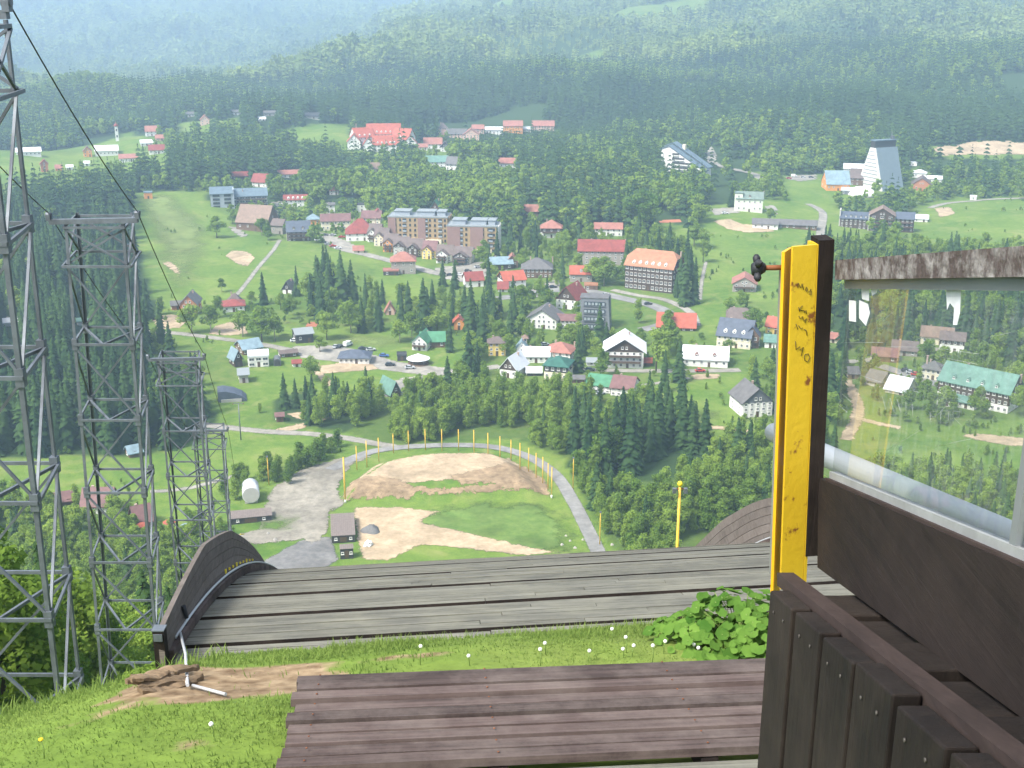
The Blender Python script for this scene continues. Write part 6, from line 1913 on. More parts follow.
for w_ in Wd:
    for st in w_:
        b = MB(); b.M = PM; scrawl([st]); b.build('handwriting_stroke', INK, post)
# knob on a rusty bolt
kc = at_y(757, 268, 2.62) - O
b = MB(); kx = Vector((1, 0, .02))
b.tube([kc + kx * .012, kc + kx * .060], .006, 8); bolt = b.build('bolt', RUST, post)
b = MB(); b.tube([kc - kx * .012, kc - kx * .004, kc + kx * .008, kc + kx * .018], [.010, .015, .016, .010], 12)
for a in (60, 140, 235, 320):
    q = Vector((0, math.cos(R(a)), math.sin(R(a))))
    b.tube([kc + q * .010, kc + q * .024, kc + q * .031], [.007, .009, .005], 8)
b.build('knob', BLACKRUB, bolt)
# top rail
b = MB()
def zr2(y, z26):
    return z26 + (y - 2.6) * -.236
def slope_bar2(b, x, z26, y0, y1, w, h, mi=0):
    b.bar(rl(x, y0, zr2(y0, z26)), rl(x, y1, zr2(y1, z26)), w, h, mi)
def slope_bar(b, x, z26, y0, y1, w, h, mi=0):
    b.bar(rl(x, y0, zr(y0, z26)), rl(x, y1, zr(y1, z26)), w, h, mi)
slope_bar2(b, .735, -.580, 2.585, .55, .05, .043); b.build('top_rail', PEEL, rail)
b = MB(); slope_bar2(b, .735, -.612, 2.56, .6, .018, .020); b.build('glass_bead', ALU, rail)
b = MB(); slope_bar(b, .742, -1.187, 2.585, .5, .045, .212); b.build('lower_plank', PLANKWOOD, rail)
b = MB(); slope_bar(b, .740, -1.066, 2.56, .6, .02, .022); slope_bar(b, .729, -1.077, 2.56, .6, .014, .012, 1); b.build('bottom_bead', [WHITEFR, STRIPWOOD], rail)
# the panes
gm = bpy.data.materials.new('scratched_glass'); gm.use_nodes = True
gn, gl = gm.node_tree.nodes, gm.node_tree.links
gn.remove(gn['Principled BSDF'])
tr_ = gn.new('ShaderNodeBsdfTransparent'); tr_.inputs[0].default_value = (.93, .95, .94, 1)
go_ = gn.new('ShaderNodeBsdfGlossy'); go_.inputs['Roughness'].default_value = .02
di_ = gn.new('ShaderNodeBsdfDiffuse'); di_.inputs[0].default_value = (.75, .78, .8, 1)
fr_ = gn.new('ShaderNodeFresnel'); fr_.inputs[0].default_value = 1.5
m1 = gn.new('ShaderNodeMixShader'); m2_ = gn.new('ShaderNodeMixShader')
tcg = gn.new('ShaderNodeTexCoord'); mpg = gn.new('ShaderNodeMapping'); mpg.inputs['Scale'].default_value = (1, 14, 3); mpg.inputs['Rotation'].default_value = (.7, 0, 0)
ng_ = gn.new('ShaderNodeTexNoise'); ng_.inputs['Scale'].default_value = 6; ng_.inputs['Detail'].default_value = 8
rg_ = gn.new('ShaderNodeMapRange'); rg_.inputs[1].default_value = .45; rg_.inputs[2].default_value = .8; rg_.inputs[3].default_value = .012; rg_.inputs[4].default_value = .08
gl.new(tcg.outputs['Object'], mpg.inputs[0]); gl.new(mpg.outputs[0], ng_.inputs['Vector']); gl.new(ng_.outputs['Fac'], rg_.inputs[0])
gl.new(fr_.outputs[0], m1.inputs[0]); gl.new(tr_.outputs[0], m1.inputs[1]); gl.new(go_.outputs[0], m1.inputs[2])
gl.new(rg_.outputs[0], m2_.inputs[0]); gl.new(m1.outputs[0], m2_.inputs[1]); gl.new(di_.outputs[0], m2_.inputs[2]); gl.new(m2_.outputs[0], gn['Material Output'].inputs['Surface'])
GXP = .738
def pane(y0, y1):
    b = MB()
    z0a, z1a = zr(y0, -1.06), zr2(y0, -.615); z0b, z1b = zr(y1, -1.06), zr2(y1, -.615)
    b.add([rl(GXP, y0, z0a), rl(GXP, y1, z0b), rl(GXP, y1, z1b), rl(GXP, y0, z1a)], [(0, 1, 2, 3)])
    return b.build('glass_pane', gm, rail)
p_a = pane(2.565, 1.612); p_b = pane(1.585, .6)
b = MB()
for y in (1.598,):
    b.box(rl(GXP, y, (zr(y, -1.06) + zr2(y, -.615)) / 2), (.012, .022, .40))
b.build('glazing_bar', ALU, rail)
def on_pane(px, py, off=.0):
    dx, dy, dz = ray(px, py)
    t = (GXP - off) / dx
    return Vector((dx * t, dy * t, CZ + dz * t)) - O
PALEPATCH = mat('pale_patch', (.56, .58, .60), .7, .2, 30)  # thin pale flat patches lying on the pane
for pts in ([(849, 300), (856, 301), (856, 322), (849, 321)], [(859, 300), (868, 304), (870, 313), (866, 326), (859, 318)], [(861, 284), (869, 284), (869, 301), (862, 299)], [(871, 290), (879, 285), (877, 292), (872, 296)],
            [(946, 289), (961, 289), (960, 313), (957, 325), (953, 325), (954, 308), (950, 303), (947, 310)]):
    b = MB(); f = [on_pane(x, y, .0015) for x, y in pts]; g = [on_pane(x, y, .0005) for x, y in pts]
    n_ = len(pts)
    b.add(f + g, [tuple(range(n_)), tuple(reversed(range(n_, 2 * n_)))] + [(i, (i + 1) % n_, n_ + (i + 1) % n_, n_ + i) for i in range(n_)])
    b.build('pane_patch', PALEPATCH, p_a)
b = MB()
rs = random.Random(9)
SCR = [[(882, 396), (886, 410), (890, 398), (894, 412)], [(897, 399), (901, 413), (898, 405), (905, 402)], [(906, 402), (906, 416), (912, 404), (913, 418)], [(930, 412), (931, 424)], [(930, 412), (937, 411)], [(931, 417), (936, 416)], [(941, 411), (940, 423), (948, 423), (949, 411), (941, 411)], [(953, 424), (953, 411), (960, 412), (959, 417), (954, 418), (961, 425)]]
for k in range(16):
    x, y = rs.uniform(838, 1005), rs.uniform(330, 480)
    a = rs.uniform(-.9, .9); l = rs.uniform(8, 45)
    SCR.append([(x, y), (x + l * math.cos(a), y + l * math.sin(a))])
for st in SCR:
    b.tube([on_pane(x, y, .001) for x, y in st], .00022, 3)
b.build('scratches', mat('scratch_white', (.42, .45, .46), .8, .2, 40), p_a)
# silver handrail tube on the far side of the glass
def zh(y):
    return -1.40 + (3.57 - y) * .262
b = MB(); b.tube([rl(1.0, 4.3, zh(4.3)), rl(1.0, .5, zh(.5))], .036, 20); b.build('handrail_tube', PIPEG, rail)
for y in (3.9, .8):
    b = MB(); b.tube([rl(1.0, y, zh(y)), rl(1.0, y, zh(y) - 1.6)], .02, 8); b.build('tube_post', GALV, rail)
# wall of upright boards
bw = root('board_wall', 'wall of dark upright boards under the glass railing with a flat strip between two rows', 'wall', (.6, 2.4, CZ - 2.9))
OB = bw.location
def wl(x, y, z):
    return Vector((x, y, CZ + z)) - OB
def zt(y, o=0.0):
    return -1.252 + o + (y - 2.4) * -.305
yb = 2.37; k = 0
while yb > .35:
    wd = .190 + rr.uniform(-.008, .006)
    y0, y1 = yb, yb - wd
    for (xa, xb, o, nm) in ((.566, .610, 0.0, 'front_board'), (.654, .775, -.006, 'rear_board')):
        xa += rr.uniform(-.006, .004)
        o += rr.uniform(-.006, .008)
        b = MB()
        sh = 0 if nm == 'front_board' else -.06
        vs = []
        for z in (None, 1):
            for x, y in ((xa, y0 + sh), (xb, y0 + sh), (xb, y1 + sh), (xa, y1 + sh)):
                zz = (-3.3 if z is None else zt(y, o))
                vs.append(wl(x, y, zz))
        b.add(vs, [(0, 1, 2, 3), (7, 6, 5, 4), (1, 0, 4, 5), (2, 1, 5, 6), (3, 2, 6, 7), (0, 3, 7, 4)])
        o_ = b.build(nm, DARKWOOD, bw)
        bv = o_.modifiers.new('bevel', 'BEVEL'); bv.width = .004; bv.segments = 2
        if nm == 'front_board':
            for q_ in (.28, .72):
                nb = MB(); yy = y0 + (y1 - y0) * q_; p_ = wl(xa - .0015, yy, zt(yy) - .045); nb.tube([p_, p_ + Vector((-.002, 0, 0))], (.0032), 8); nb.build('nail', mat('dull_nail', (.075, .068, .062), .6, .3, 9), o_)
    yb -= wd + .025; k += 1
b = MB(); b.bar(wl(.632, 2.50, zt(2.50, -.004)), wl(.632, .3, zt(.3, -.004)), .038, .03); b.build('strip', STRIPWOOD, bw)
b = MB()
for z in (-1.75, -2.6):
    b.bar(wl(.635, 2.4, z), wl(.635, .35, z + .5), .05, .1)
b.build('inner_beam', DARKWOOD, bw)

# ------------------------------------------------------------------ lattice masts with rope
def mast(TL, TRr, pyt, BLx, BRx, pyb, y, label, panel=1.85, depth=1.5, rows=None, arm=.32):
    A, B_ = at_y(TL, pyt, y), at_y(TRr, pyt, y)
    C, D_ = at_y(BLx, pyb, y), at_y(BRx, pyb, y)
    fw = Vector((-.16, .987, 0)) * depth
    gzc = gz((C.x + D_.x) / 2, y + .7)
    rt = root('lattice_mast', label, 'mast', (C.x, C.y, gzc), 0, 'lattice masts along the jump')
    o = rt.location
    tops = [A, B_, B_ + fw, A + fw]; bots = [C, D_, D_ + fw, C + fw]
    def corner(i, z):
        a, c = tops[i], bots[i]
        t = (z - a.z) / (c.z - a.z)
        return a.lerp(c, t) - o
    ztop = A.z; zbot = gzc - .5
    dirs = [((1, 0, 0), (0, 1, 0)), ((-1, 0, 0), (0, 1, 0)), ((-1, 0, 0), (0, -1, 0)), ((1, 0, 0), (0, -1, 0))]
    for i in range(4):
        b = MB()
        gzi = gz(*(corner(i, zbot) + o).xy) - .3
        b.angle(corner(i, gzi), corner(i, ztop), .068, .012, *dirs[i]); b.build('leg', GALV, rt)
        z = ztop - .95 - panel
        while z > zbot:
            b = MB(); p = corner(i, z); b.box((p.x + dirs[i][0][0] * .03, p.y + dirs[i][1][1] * .03, p.z), (.12, .12, .26)); b.build('splice_plate', GALV, rt); z -= panel
    levels = [ztop - .08, ztop - .95] + [ztop - .95 - panel * k for k in range(1, 12) if ztop - .95 - panel * k > zbot + .1]
    for li, z in enumerate(levels):
        b = MB()
        ext = .14 if li == 1 else .03
        P = [corner(i, z) for i in range(4)]
        cx = (P[0] + P[2]) / 2
        P = [p + (p - cx) * ext for p in P]
        for i in range(4):
            b.bar(P[i], P[(i + 1) % 4], .04, .055)
        if li >= 2:
            m_ = (P[0] + P[1]) / 2; m2 = (P[2] + P[3]) / 2
            b.bar(P[3], m_, .045, .05); b.bar(P[2], m_, .045, .05)
        b.build('ring', GALV, rt)
    b = MB()
    for k in range(len(levels) - 1):
        z1, z0 = levels[k], levels[k + 1]
        for i in range(4):
            j = (i + 1) % 4
            if i % 2 == 0 or k == 0:
                b.bar(corner(i, z1 - .03), corner(j, z0 + .03), .04, .04)
            else:
                b.bar(corner(j, z1 - .03), corner(i, z0 + .03), .04, .04)
            if k == 0:
                b.bar(corner(j, z1 - .03) + Vector((0, .06, 0)), corner(i, z0 + .03) + Vector((0, .06, 0)), .045, .045)
    b.build('diagonal', GALV, rt)
    b = MB()
    l, r_ = corner(0, ztop), corner(1, ztop); ax = (r_ - l).normalized()
    b.bar(l - ax * arm + Vector((0, 0, .05)), r_ + ax * arm + Vector((0, 0, .09)), .12, .11)
    beam = b.build('cross_beam', GALV, rt)
    ends = []
    for e in (l - ax * arm + Vector((0, 0, .15)), r_ + ax * arm + Vector((0, 0, .19))):
        b = MB(); b.box(e, (.09, .13, .14)); b.tube([e + Vector((-.06, 0, .05)), e + Vector((.06, 0, .05))], .06, 10); b.build('rope_roller', GALV, beam)
        ends.append(e + o + Vector((0, 0, .1)))
    return ends
E1 = mast(-114, -20, 22, -44, 62, 715, 15.6, 'nearest tall grey lattice mast cut by the left edge of the view', depth=1.5, arm=.36)
E2 = mast(64, 124, 224, 101, 161, 692, 26.6, 'second grey lattice mast standing clear left of the jump deck')
E3 = mast(157, 196, 361, 173, 213, 545, 43, 'third lattice mast with rusty top rising behind the curved side board')
E4 = mast(193, 222, 432, 200, 230, 540, 60, 'lowest lattice mast half hidden behind the third one')
def rope(pts, name, lab):
    b = MB()
    for p, q in zip(pts[:-1], pts[1:]):
        L_ = (q - p).length
        P = [p.lerp(q, t) + Vector((0, 0, -4 * .012 * L_ * t * (1 - t))) for t in np.linspace(0, 1, 14)]
        b.tube(P, .011, 5)
    tag(b.build(name, CABLE), lab, 'cable')
end = Vector((*hit(240, 508, 250), 0)); end.z = gz(end.x, end.y) + 4
rope([E1[1], E2[1], E3[1], E4[1], end + Vector((1, 0, 0))], 'steel_rope', 'dark rope running down over the right ends of the mast cross beams')
rope([E1[0], E2[0], E3[0], E4[0], end - Vector((1, 0, 0))], 'steel_rope', 'dark rope running down over the left ends of the mast cross beams')
# ------------------------------------------------------------------ around the outrun
POLES = [(345.4, 457, 503), (357, 446, 470), (367, 441, 467), (379, 438, 462), (393.5, 434, 453), (408.7, 431, 451), (425.5, 429.5, 450), (442, 429.5, 451), (458.7, 429.5, 451), (474, 430, 452.5), (488, 433, 454), (500, 436, 457), (511, 440, 460), (520, 443, 470), (528.6, 448, 472), (536, 453, 478), (542.7, 457, 483.5), (548, 463, 489), (551.6, 467, 498)]
WHITEB = mat('white_pole_foot', (.75, .75, .73), .6, .1, 2)
for i, (px, pt, pb) in enumerate(POLES):
    x, y = hit(px, pb, 250); z = gz(x, y)
    h = (pb - pt) * depth_of(x, y, z) / FPX / CP
    lab = 'yellow pole of the row standing around the raised end of the outrun'
    if i == 0:
        lab = 'tallest yellow pole at the left front corner of the outrun bank'
    elif i == len(POLES) - 1:
        lab = 'yellow pole with white foot at the right front end of the row'
    t = root('yellow_pole', lab, 'pole', (x, y, z), 0, 'yellow poles around the outrun')
    b = MB(); b.tube([(0, 0, -.3), (0, 0, h)], .16 if i else .24, 8); b.build('pole', POLEY, t)
    b = MB(); b.lathe([(.22, h), (.22, h + .12), (.05, h + .2)], n=8); b.build('cap', POLEY, t)
    if i in (0, len(POLES) - 1):
        b = MB(); b.lathe([(.30, -.2), (.30, 1.0), (.1, 1.05)], n=8); b.build('foot', WHITEB, t)
for px, pt, pb, lab in [(573, 457, 489, 'thin yellow lamp post at the wood edge right of the outrun'), (599.7, 511, 545, 'yellow lamp post beside the outrun road on the right'), (269, 456, 485, 'yellow lamp post on the meadow left of the gravel yard')]:
    x, y = hit(px, pb, 250); z = gz(x, y)
    h = (pb - pt) * depth_of(x, y, z) / FPX / CP
    t = root('lamp_post', lab, 'lamp post', (x, y, z))
    b = MB(); b.tube([(0, 0, -.3), (0, 0, h)], [.16, .11], 8); b.build('pole', POLEY, t)
    b = MB(); b.box((0, -.25, h + .1), (.5, .7, .25)); b.build('lamp_head', GALV, t)
# tall flood light beyond the right side board
p = at_y(680, 486, 60); zg = gz(p.x, p.y)
t = root('floodlight_mast', 'tall yellow floodlight mast rising beyond the right side board', 'floodlight', (p.x, p.y, zg))
hh = p.z - zg
b = MB(); b.tube([(0, 0, -.3), (0, 0, hh)], [.10, .07], 10); b.build('pole', POLEY, t)
b = MB(); b.lathe([(.05, hh - .02), (.13, hh + .04), (.15, hh + .15), (.09, hh + .26), (.02, hh + .29)], n=12); b.build('bell', YMARK, t)
b = MB(); b.bar((-.36, 0, hh - .16), (.36, 0, hh - .16), .06); b.build('bracket', RUST, t)
for sx in (-1, 1):
    b = MB(); b.box((sx * .30, -.10, hh - .22), (.20, .24, .26)); b.build('lamp', GALV, t)
# tank and huts
s_, e_ = sc_at(250, 503)
x, y = hit(250, 503, 250); a = -math.atan2(x, y)
t = root('tank', 'white round-topped tank standing behind the flat-roofed hut', 'tank', (x, y + 2, gz(x, y)), a)
r_ = 8.5 * s_
b = MB(); n_ = 14
b.tube([(0, -3.0, r_ * 1.15), (0, 4.5, r_ * 1.15)], r_, 20); b.build('barrel', mat('tank_white', (.60, .62, .64), .4, .08, .5), t)
b = MB(); b.tube([(0, -3.12, r_ * 1.15), (0, -2.98, r_ * 1.15)], r_ * .93, 20); b.build('shaded_end_cap', WALL['grey'], t)  # grey disc puts the shade on the tank end into its colour
b = MB()
for yy in (-2, 3):
    b.box((0, yy, r_ * .4), (r_ * 1.5, .5, r_ * .8))
b.build('saddle', WALL['grey'], t)
FLATB = mat('roofing_felt_brown', (.20, .165, .15), .95, .3, 1.2)
def deck_hut(px, py, w, hw, D, label, legs=True):
    s_, e_ = sc_at(px, py); x, y = hit(px, py, 250); a = -math.atan2(x, y)
    t = root('hut', label, 'hut', (x - math.sin(a) * D / 2, y + D / 2, gz(x, y)), a)
    W_, H_ = w * s_, hw * s_
    b = MB(); b.box((0, 0, H_ / 2 - .5), (W_, D, H_ + 1)); b.build('wall', WALL['dark'], t)
    b = MB()
    n = max(3, int(W_ / .5))
    for k in range(n):
        b.box(((k + .5) / n * W_ * 1.06 - W_ * .53, 0, H_ + .12), (W_ * 1.06 / n - .03, D + .5, .16))
    b.build('roof', FLATB, t)
    b = MB(); b.box((0, -D / 2 - .06, H_ * .5), (W_ * .3, .14, H_ * .7)); b.build('door', DOORM, t)
    put_window(t, (-W_ * .32, -D / 2 - .1, H_ * .6), .8, .7, 0)
    put_window(t, (W_ * .32, -D / 2 - .1, H_ * .6), .8, .7, 0)
    return t
deck_hut(343.5, 543, 23, 8, 15, 'long flat-roofed dark hut beside the outrun field')
deck_hut(347, 559, 13, 11, 2.6, 'small dark hut with grey roof in front of the long flat-roofed hut')
deck_hut(251, 523, 40, 6, 5.5, 'wide low hut with brown flat roof in front of the white tank')
def lump(px, py, w, h, m, name, label, cat, seedv, flat=1.0):
    s_, e_ = sc_at(px, py); x, y = hit(px, py, 250)
    r = random.Random(seedv); b = MB()
    n, mm = 18, 7
    vs = [(0, 0, h * s_)]
    for i in range(1, mm + 1):
        for k in range(n):
            q = i / mm; a = 6.283 * k / n
            rr_ = w * s_ / 2 * q * (1 + .18 * math.sin(a * 3 + seedv) + r.uniform(-.07, .07))
            vs.append((rr_ * math.cos(a), rr_ * math.sin(a) * flat, h * s_ * (1 - q ** 1.5) * (1 + r.uniform(-.12, .12)) - (.3 if i == mm else 0)))
    fs = [(0, 1 + k, 1 + (k + 1) % n) for k in range(n)]
    for i in range(mm - 1):
        for k in range(n):
            fs.append((1 + i * n + k, 1 + (i + 1) * n + k, 1 + (i + 1) * n + (k + 1) % n, 1 + i * n + (k + 1) % n))
    b.add(vs, fs, 0, True)
    o = b.build(name, m); o.location = (x, y, gz(x, y)); tag(o, label, cat)
lump(371, 531, 20, 7, mat('gravel_heap', (.16, .16, .16), .95, .3, 2, bump=.8, bscale=6), 'gravel_heap', 'dark grey gravel heap right of the flat-roofed hut', 'gravel heap', 4)
t = root('bag_pile', 'pile of white sacks on the sand beside the gravel heap', 'sacks', (*hit(368, 547, 250), gz(*hit(368, 547, 250))))
for k, (dx, dy, dz) in enumerate([(-.7, 0, .35), (.4, .2, .35), (-.2, .9, .35), (.7, 1.1, .35), (0, .5, .95), (.5, .9, .95), (-.5, 1.7, .35), (.4, 2.0, .35), (0, 1.5, .95)]):
    b = MB(); q = .62
    b.lathe([(q * .5, -.36), (q, -.22), (q * 1.05, .1), (q * .8, .32), (q * .2, .40)], n=9); o = b.build('sack', mat('sack_white', (.74, .74, .72), .8, .15, 3), t); o.location = (dx, dy, dz); o.rotation_euler = (.1 * k, .07 * k, k)
# stones along the outrun road
for k, (px, py, w) in enumerate([(562, 545, 4), (570, 541, 3), (575, 548, 4), (566, 536, 3), (583, 540, 3), (268, 534, 4), (275, 540, 5), (612, 545, 4)]):
    lump(px, py, w, w * .5, mat('field_stone', (.38, .36, .33), .9, .3, 2), 'stone', 'pale field stone lying beside the outrun road', 'stone', k + 20)
for o in list(COL.objects):
    if o.name.startswith('stone') and o.type == 'MESH':
        o['group'] = 'stones by the outrun road'
# lamp posts of the lift line
for px, pt, pb, lab in [(241, 403, 440, 'grey chairlift pylon on the meadow below the black hall')]:
    x, y = hit(px, pb, 250); z = gz(x, y); h = (pb - pt) * depth_of(x, y, z) / FPX / CP
    t = root('lift_pylon', lab, 'pylon', (x, y, z))
    b = MB(); b.tube([(0, 0, -.3), (0, 0, h)], [.22, .16], 8); b.build('pole', GALV, t)
    b = MB(); b.bar((-1.9, 0, h), (1.9, 0, h), .16, .2); b.build('cross_arm', GALV, t)
    for sx in (-1, 1):
        b = MB(); b.box((sx * 1.75, 0, h - .2), (.18, 1.3, .22)); b.build('sheave', RUST, t)
# umbrellas at the near left houses
for px, py, c, lab in [(143, 532, 'coral', 'red parasol on the terrace behind the second mast'), (170, 529, 'coral', 'second red parasol showing between mast and side board'), (187, 533, 'paleblue', 'pale blue parasol beside the red ones')]:
    x, y = hit(px, py, 250); z = gz(x, y)
    t = root('parasol', lab, 'parasol', (x, y, z))
    b = MB(); b.lathe([(2.0, 2.2), (1.9, 2.35), (1.0, 2.8), (.05, 3.1)], n=8, smooth=False); b.build('canopy', ROOF[c], t)
    b = MB(); b.tube([(0, 0, 0), (0, 0, 2.9)], .04, 6); b.build('pole', GALV, t)

# ------------------------------------------------------------------ cars
CARP = {n: mat('car_' + n, c, .3, .05, 1, spec=.5) for n, c in (('white', (.75, .76, .77)), ('silver', (.42, .44, .46)), ('dark', (.03, .035, .045)), ('red', (.45, .03, .025)), ('blue', (.05, .12, .32)))}
TYRE = mat('tyre_rubber', (.02, .02, .02), .9, .1, 3)
_CM = {}
def car_mesh(c, van):
    if (c, van) in _CM:
        return _CM[(c, van)]
    b = MB()
    if van:
        b.prism([(-2.4, .35), (2.4, .35), (2.45, 1.0), (1.75, 1.25), (1.3, 2.05), (-2.35, 2.1), (-2.45, .9)], -.92, .92, 'y', 0)
        b.prism([(1.28, 1.25), (1.66, 1.25), (1.28, 1.9), (.4, 1.9), (.4, 1.25)], -.94, .94, 'y', 1)
    else:
        b.prism([(-2.1, .32), (2.1, .32), (2.15, .62), (1.9, .80), (1.0, .92), (-1.75, .95), (-2.12, .80)], -.84, .84, 'y', 0)
        b.prism([(1.0, .90), (.25, 1.40), (-1.1, 1.42), (-1.8, .93)], -.74, .74, 'y', 1)
        b.prism([(.22, 1.39), (-1.08, 1.41), (-1.12, 1.46), (.26, 1.45)], -.72, .72, 'y', 0)
    for x in (-1.35, 1.35):
        for y in (-.82, .82):
            b.tube([(x, y - .1, .32), (x, y + .1, .32)], .32, 10, 2)
    _CM[(c, van)] = b.mesh('car', [CARP[c], GLASS, TYRE])
    return _CM[(c, van)]
for px, py, c, yw, van, lab, g in [
    (348, 346, 'white', 60, 1, 'white van parked at the top of the car park', 'cars in the car park'), (340, 347.5, 'dark', 70, 0, 'dark car parked left of the white van', 'cars in the car park'), (336, 348, 'silver', 70, 0, 'silver car parked at the left end of the car park', 'cars in the car park'),
    (363, 350, 'dark', 20, 0, 'dark car parked right of the white pavilion roof', 'cars in the car park'), (371, 351, 'silver', 20, 0, 'silver car at the right end of the pavilion car park', 'cars in the car park'), (295, 342, 'white', 15, 0, 'white car in front of the dark barn-like garage', 'cars in the car park'),
    (384, 357, 'blue', 0, 0, 'blue car on the open middle of the car park', 'cars in the car park'), (475, 367, 'silver', 5, 0, 'silver car on the road before the yellow villa', 'cars on the roads'), (318, 241, 'white', 20, 0, 'white car at the left of the village street', 'cars on the village street'),
    (323, 243, 'dark', 20, 0, 'dark car second from the left on the village street', 'cars on the village street'), (328, 245, 'silver', 20, 0, 'silver car third from the left on the village street', 'cars on the village street'), (541, 345, 'dark', 30, 0, 'dark car on the yard above the pink hipped roof', 'cars on the yard'), (545, 346, 'silver', 30, 0, 'silver car on the yard above the pink hipped roof', 'cars on the yard'),
    (575, 296, 'white', 0, 0, 'white car on the yard beside the red-roofed chalet', 'cars on the yard'), (906, 372, 'dark', -20, 0, 'dark car leftmost of the row on the lane behind the glass', 'cars on the lane'), (911, 374, 'silver', -20, 0, 'silver car second in the row behind the glass', 'cars on the lane'), (916, 376, 'red', -20, 0, 'red car at the right of the row behind the glass', 'cars on the lane'),
    (553, 288, 'dark', 10, 0, 'dark car on the restaurant forecourt', 'cars on the yard'), (546, 292, 'red', -15, 0, 'red car on the restaurant forecourt', 'cars on the yard'), (634, 367, 'silver', 0, 0, 'silver car under the balcony of the white-roofed chalet', 'cars on the roads'), (700, 372, 'red', 4, 0, 'red car on the road before the white-roofed cottage', 'cars on the roads'),
    (794, 177, 'white', 0, 1, 'white van on the far forest car park', 'cars on the forest car park'), (803, 178, 'silver', 0, 0, 'silver car on the far forest car park', 'cars on the forest car park'), (811, 178, 'dark', 0, 0, 'dark car on the far forest car park', 'cars on the forest car park'), (596, 393, 'white', 30, 0, 'white car left of the two-coloured long house', 'cars on the yard'), (460, 276, 'white', 5, 0, 'white car on the square before the town houses', 'cars on the yard'),
    (450, 276, 'dark', 5, 0, 'dark car on the square before the town houses', 'cars on the yard')] + [(px, py, c, yw, 0, lab, g) for px, py, c, yw, lab, g in (
    (333, 247, 'red', 20, 'red car fourth from the left on the village street', 'cars on the village street'), (338, 249, 'white', 20, 'white car at the right end of the parked row on the village street', 'cars on the village street'), (325, 236, 'dark', 15, 'dark car in front of the long cream hotel', 'cars on the village street'), (333, 236, 'silver', 15, 'silver car in front of the long cream hotel', 'cars on the village street'), (342, 238, 'red', 15, 'red car in front of the long cream hotel', 'cars on the village street'),
    (280, 205, 'white', 10, 'white car on the yard above the barn', 'cars on the yard'), (284, 209, 'dark', 10, 'dark car on the yard above the barn', 'cars on the yard'), (468, 272, 'dark', 5, 'dark car at the right of the square before the town houses', 'cars on the yard'), (478, 268, 'silver', 25, 'silver car below the shorter ochre hotel', 'cars on the yard'), (486, 266, 'blue', 25, 'blue car below the shorter ochre hotel', 'cars on the yard'),
    (606, 296, 'silver', 15, 'silver car driving on the village road below the long red roof', 'cars on the roads'), (648, 305, 'dark', 10, 'dark car on the village road before the orange-roofed hotel', 'cars on the roads'), (590, 371, 'dark', 3, 'dark car on the lower road left of the white-roofed chalet', 'cars on the roads'), (725, 214, 'white', 10, 'white car on the yard left of the villa', 'cars on the yard'), (771, 212, 'silver', 10, 'silver car on the yard right of the villa', 'cars on the yard'),
    (600, 395, 'silver', 30, 'silver car beside the white one at the two-coloured long house', 'cars on the yard'), (789, 179, 'red', 0, 'red car on the far forest car park', 'cars on the forest car park'), (410, 369, 'silver', 10, 'silver car on the car park left of the round pavilion', 'cars in the car park'), (390, 366, 'dark', 10, 'dark car in the lower part of the car park', 'cars in the car park'))]:
    x, y = hit(px, py, 200)
    o = link('parked_car', car_mesh(c, van)); o.location = (x, y, gz(x, y) + .25); o.rotation_euler = (0, 0, R(yw)); tag(o, lab, 'van' if van else 'car', g)

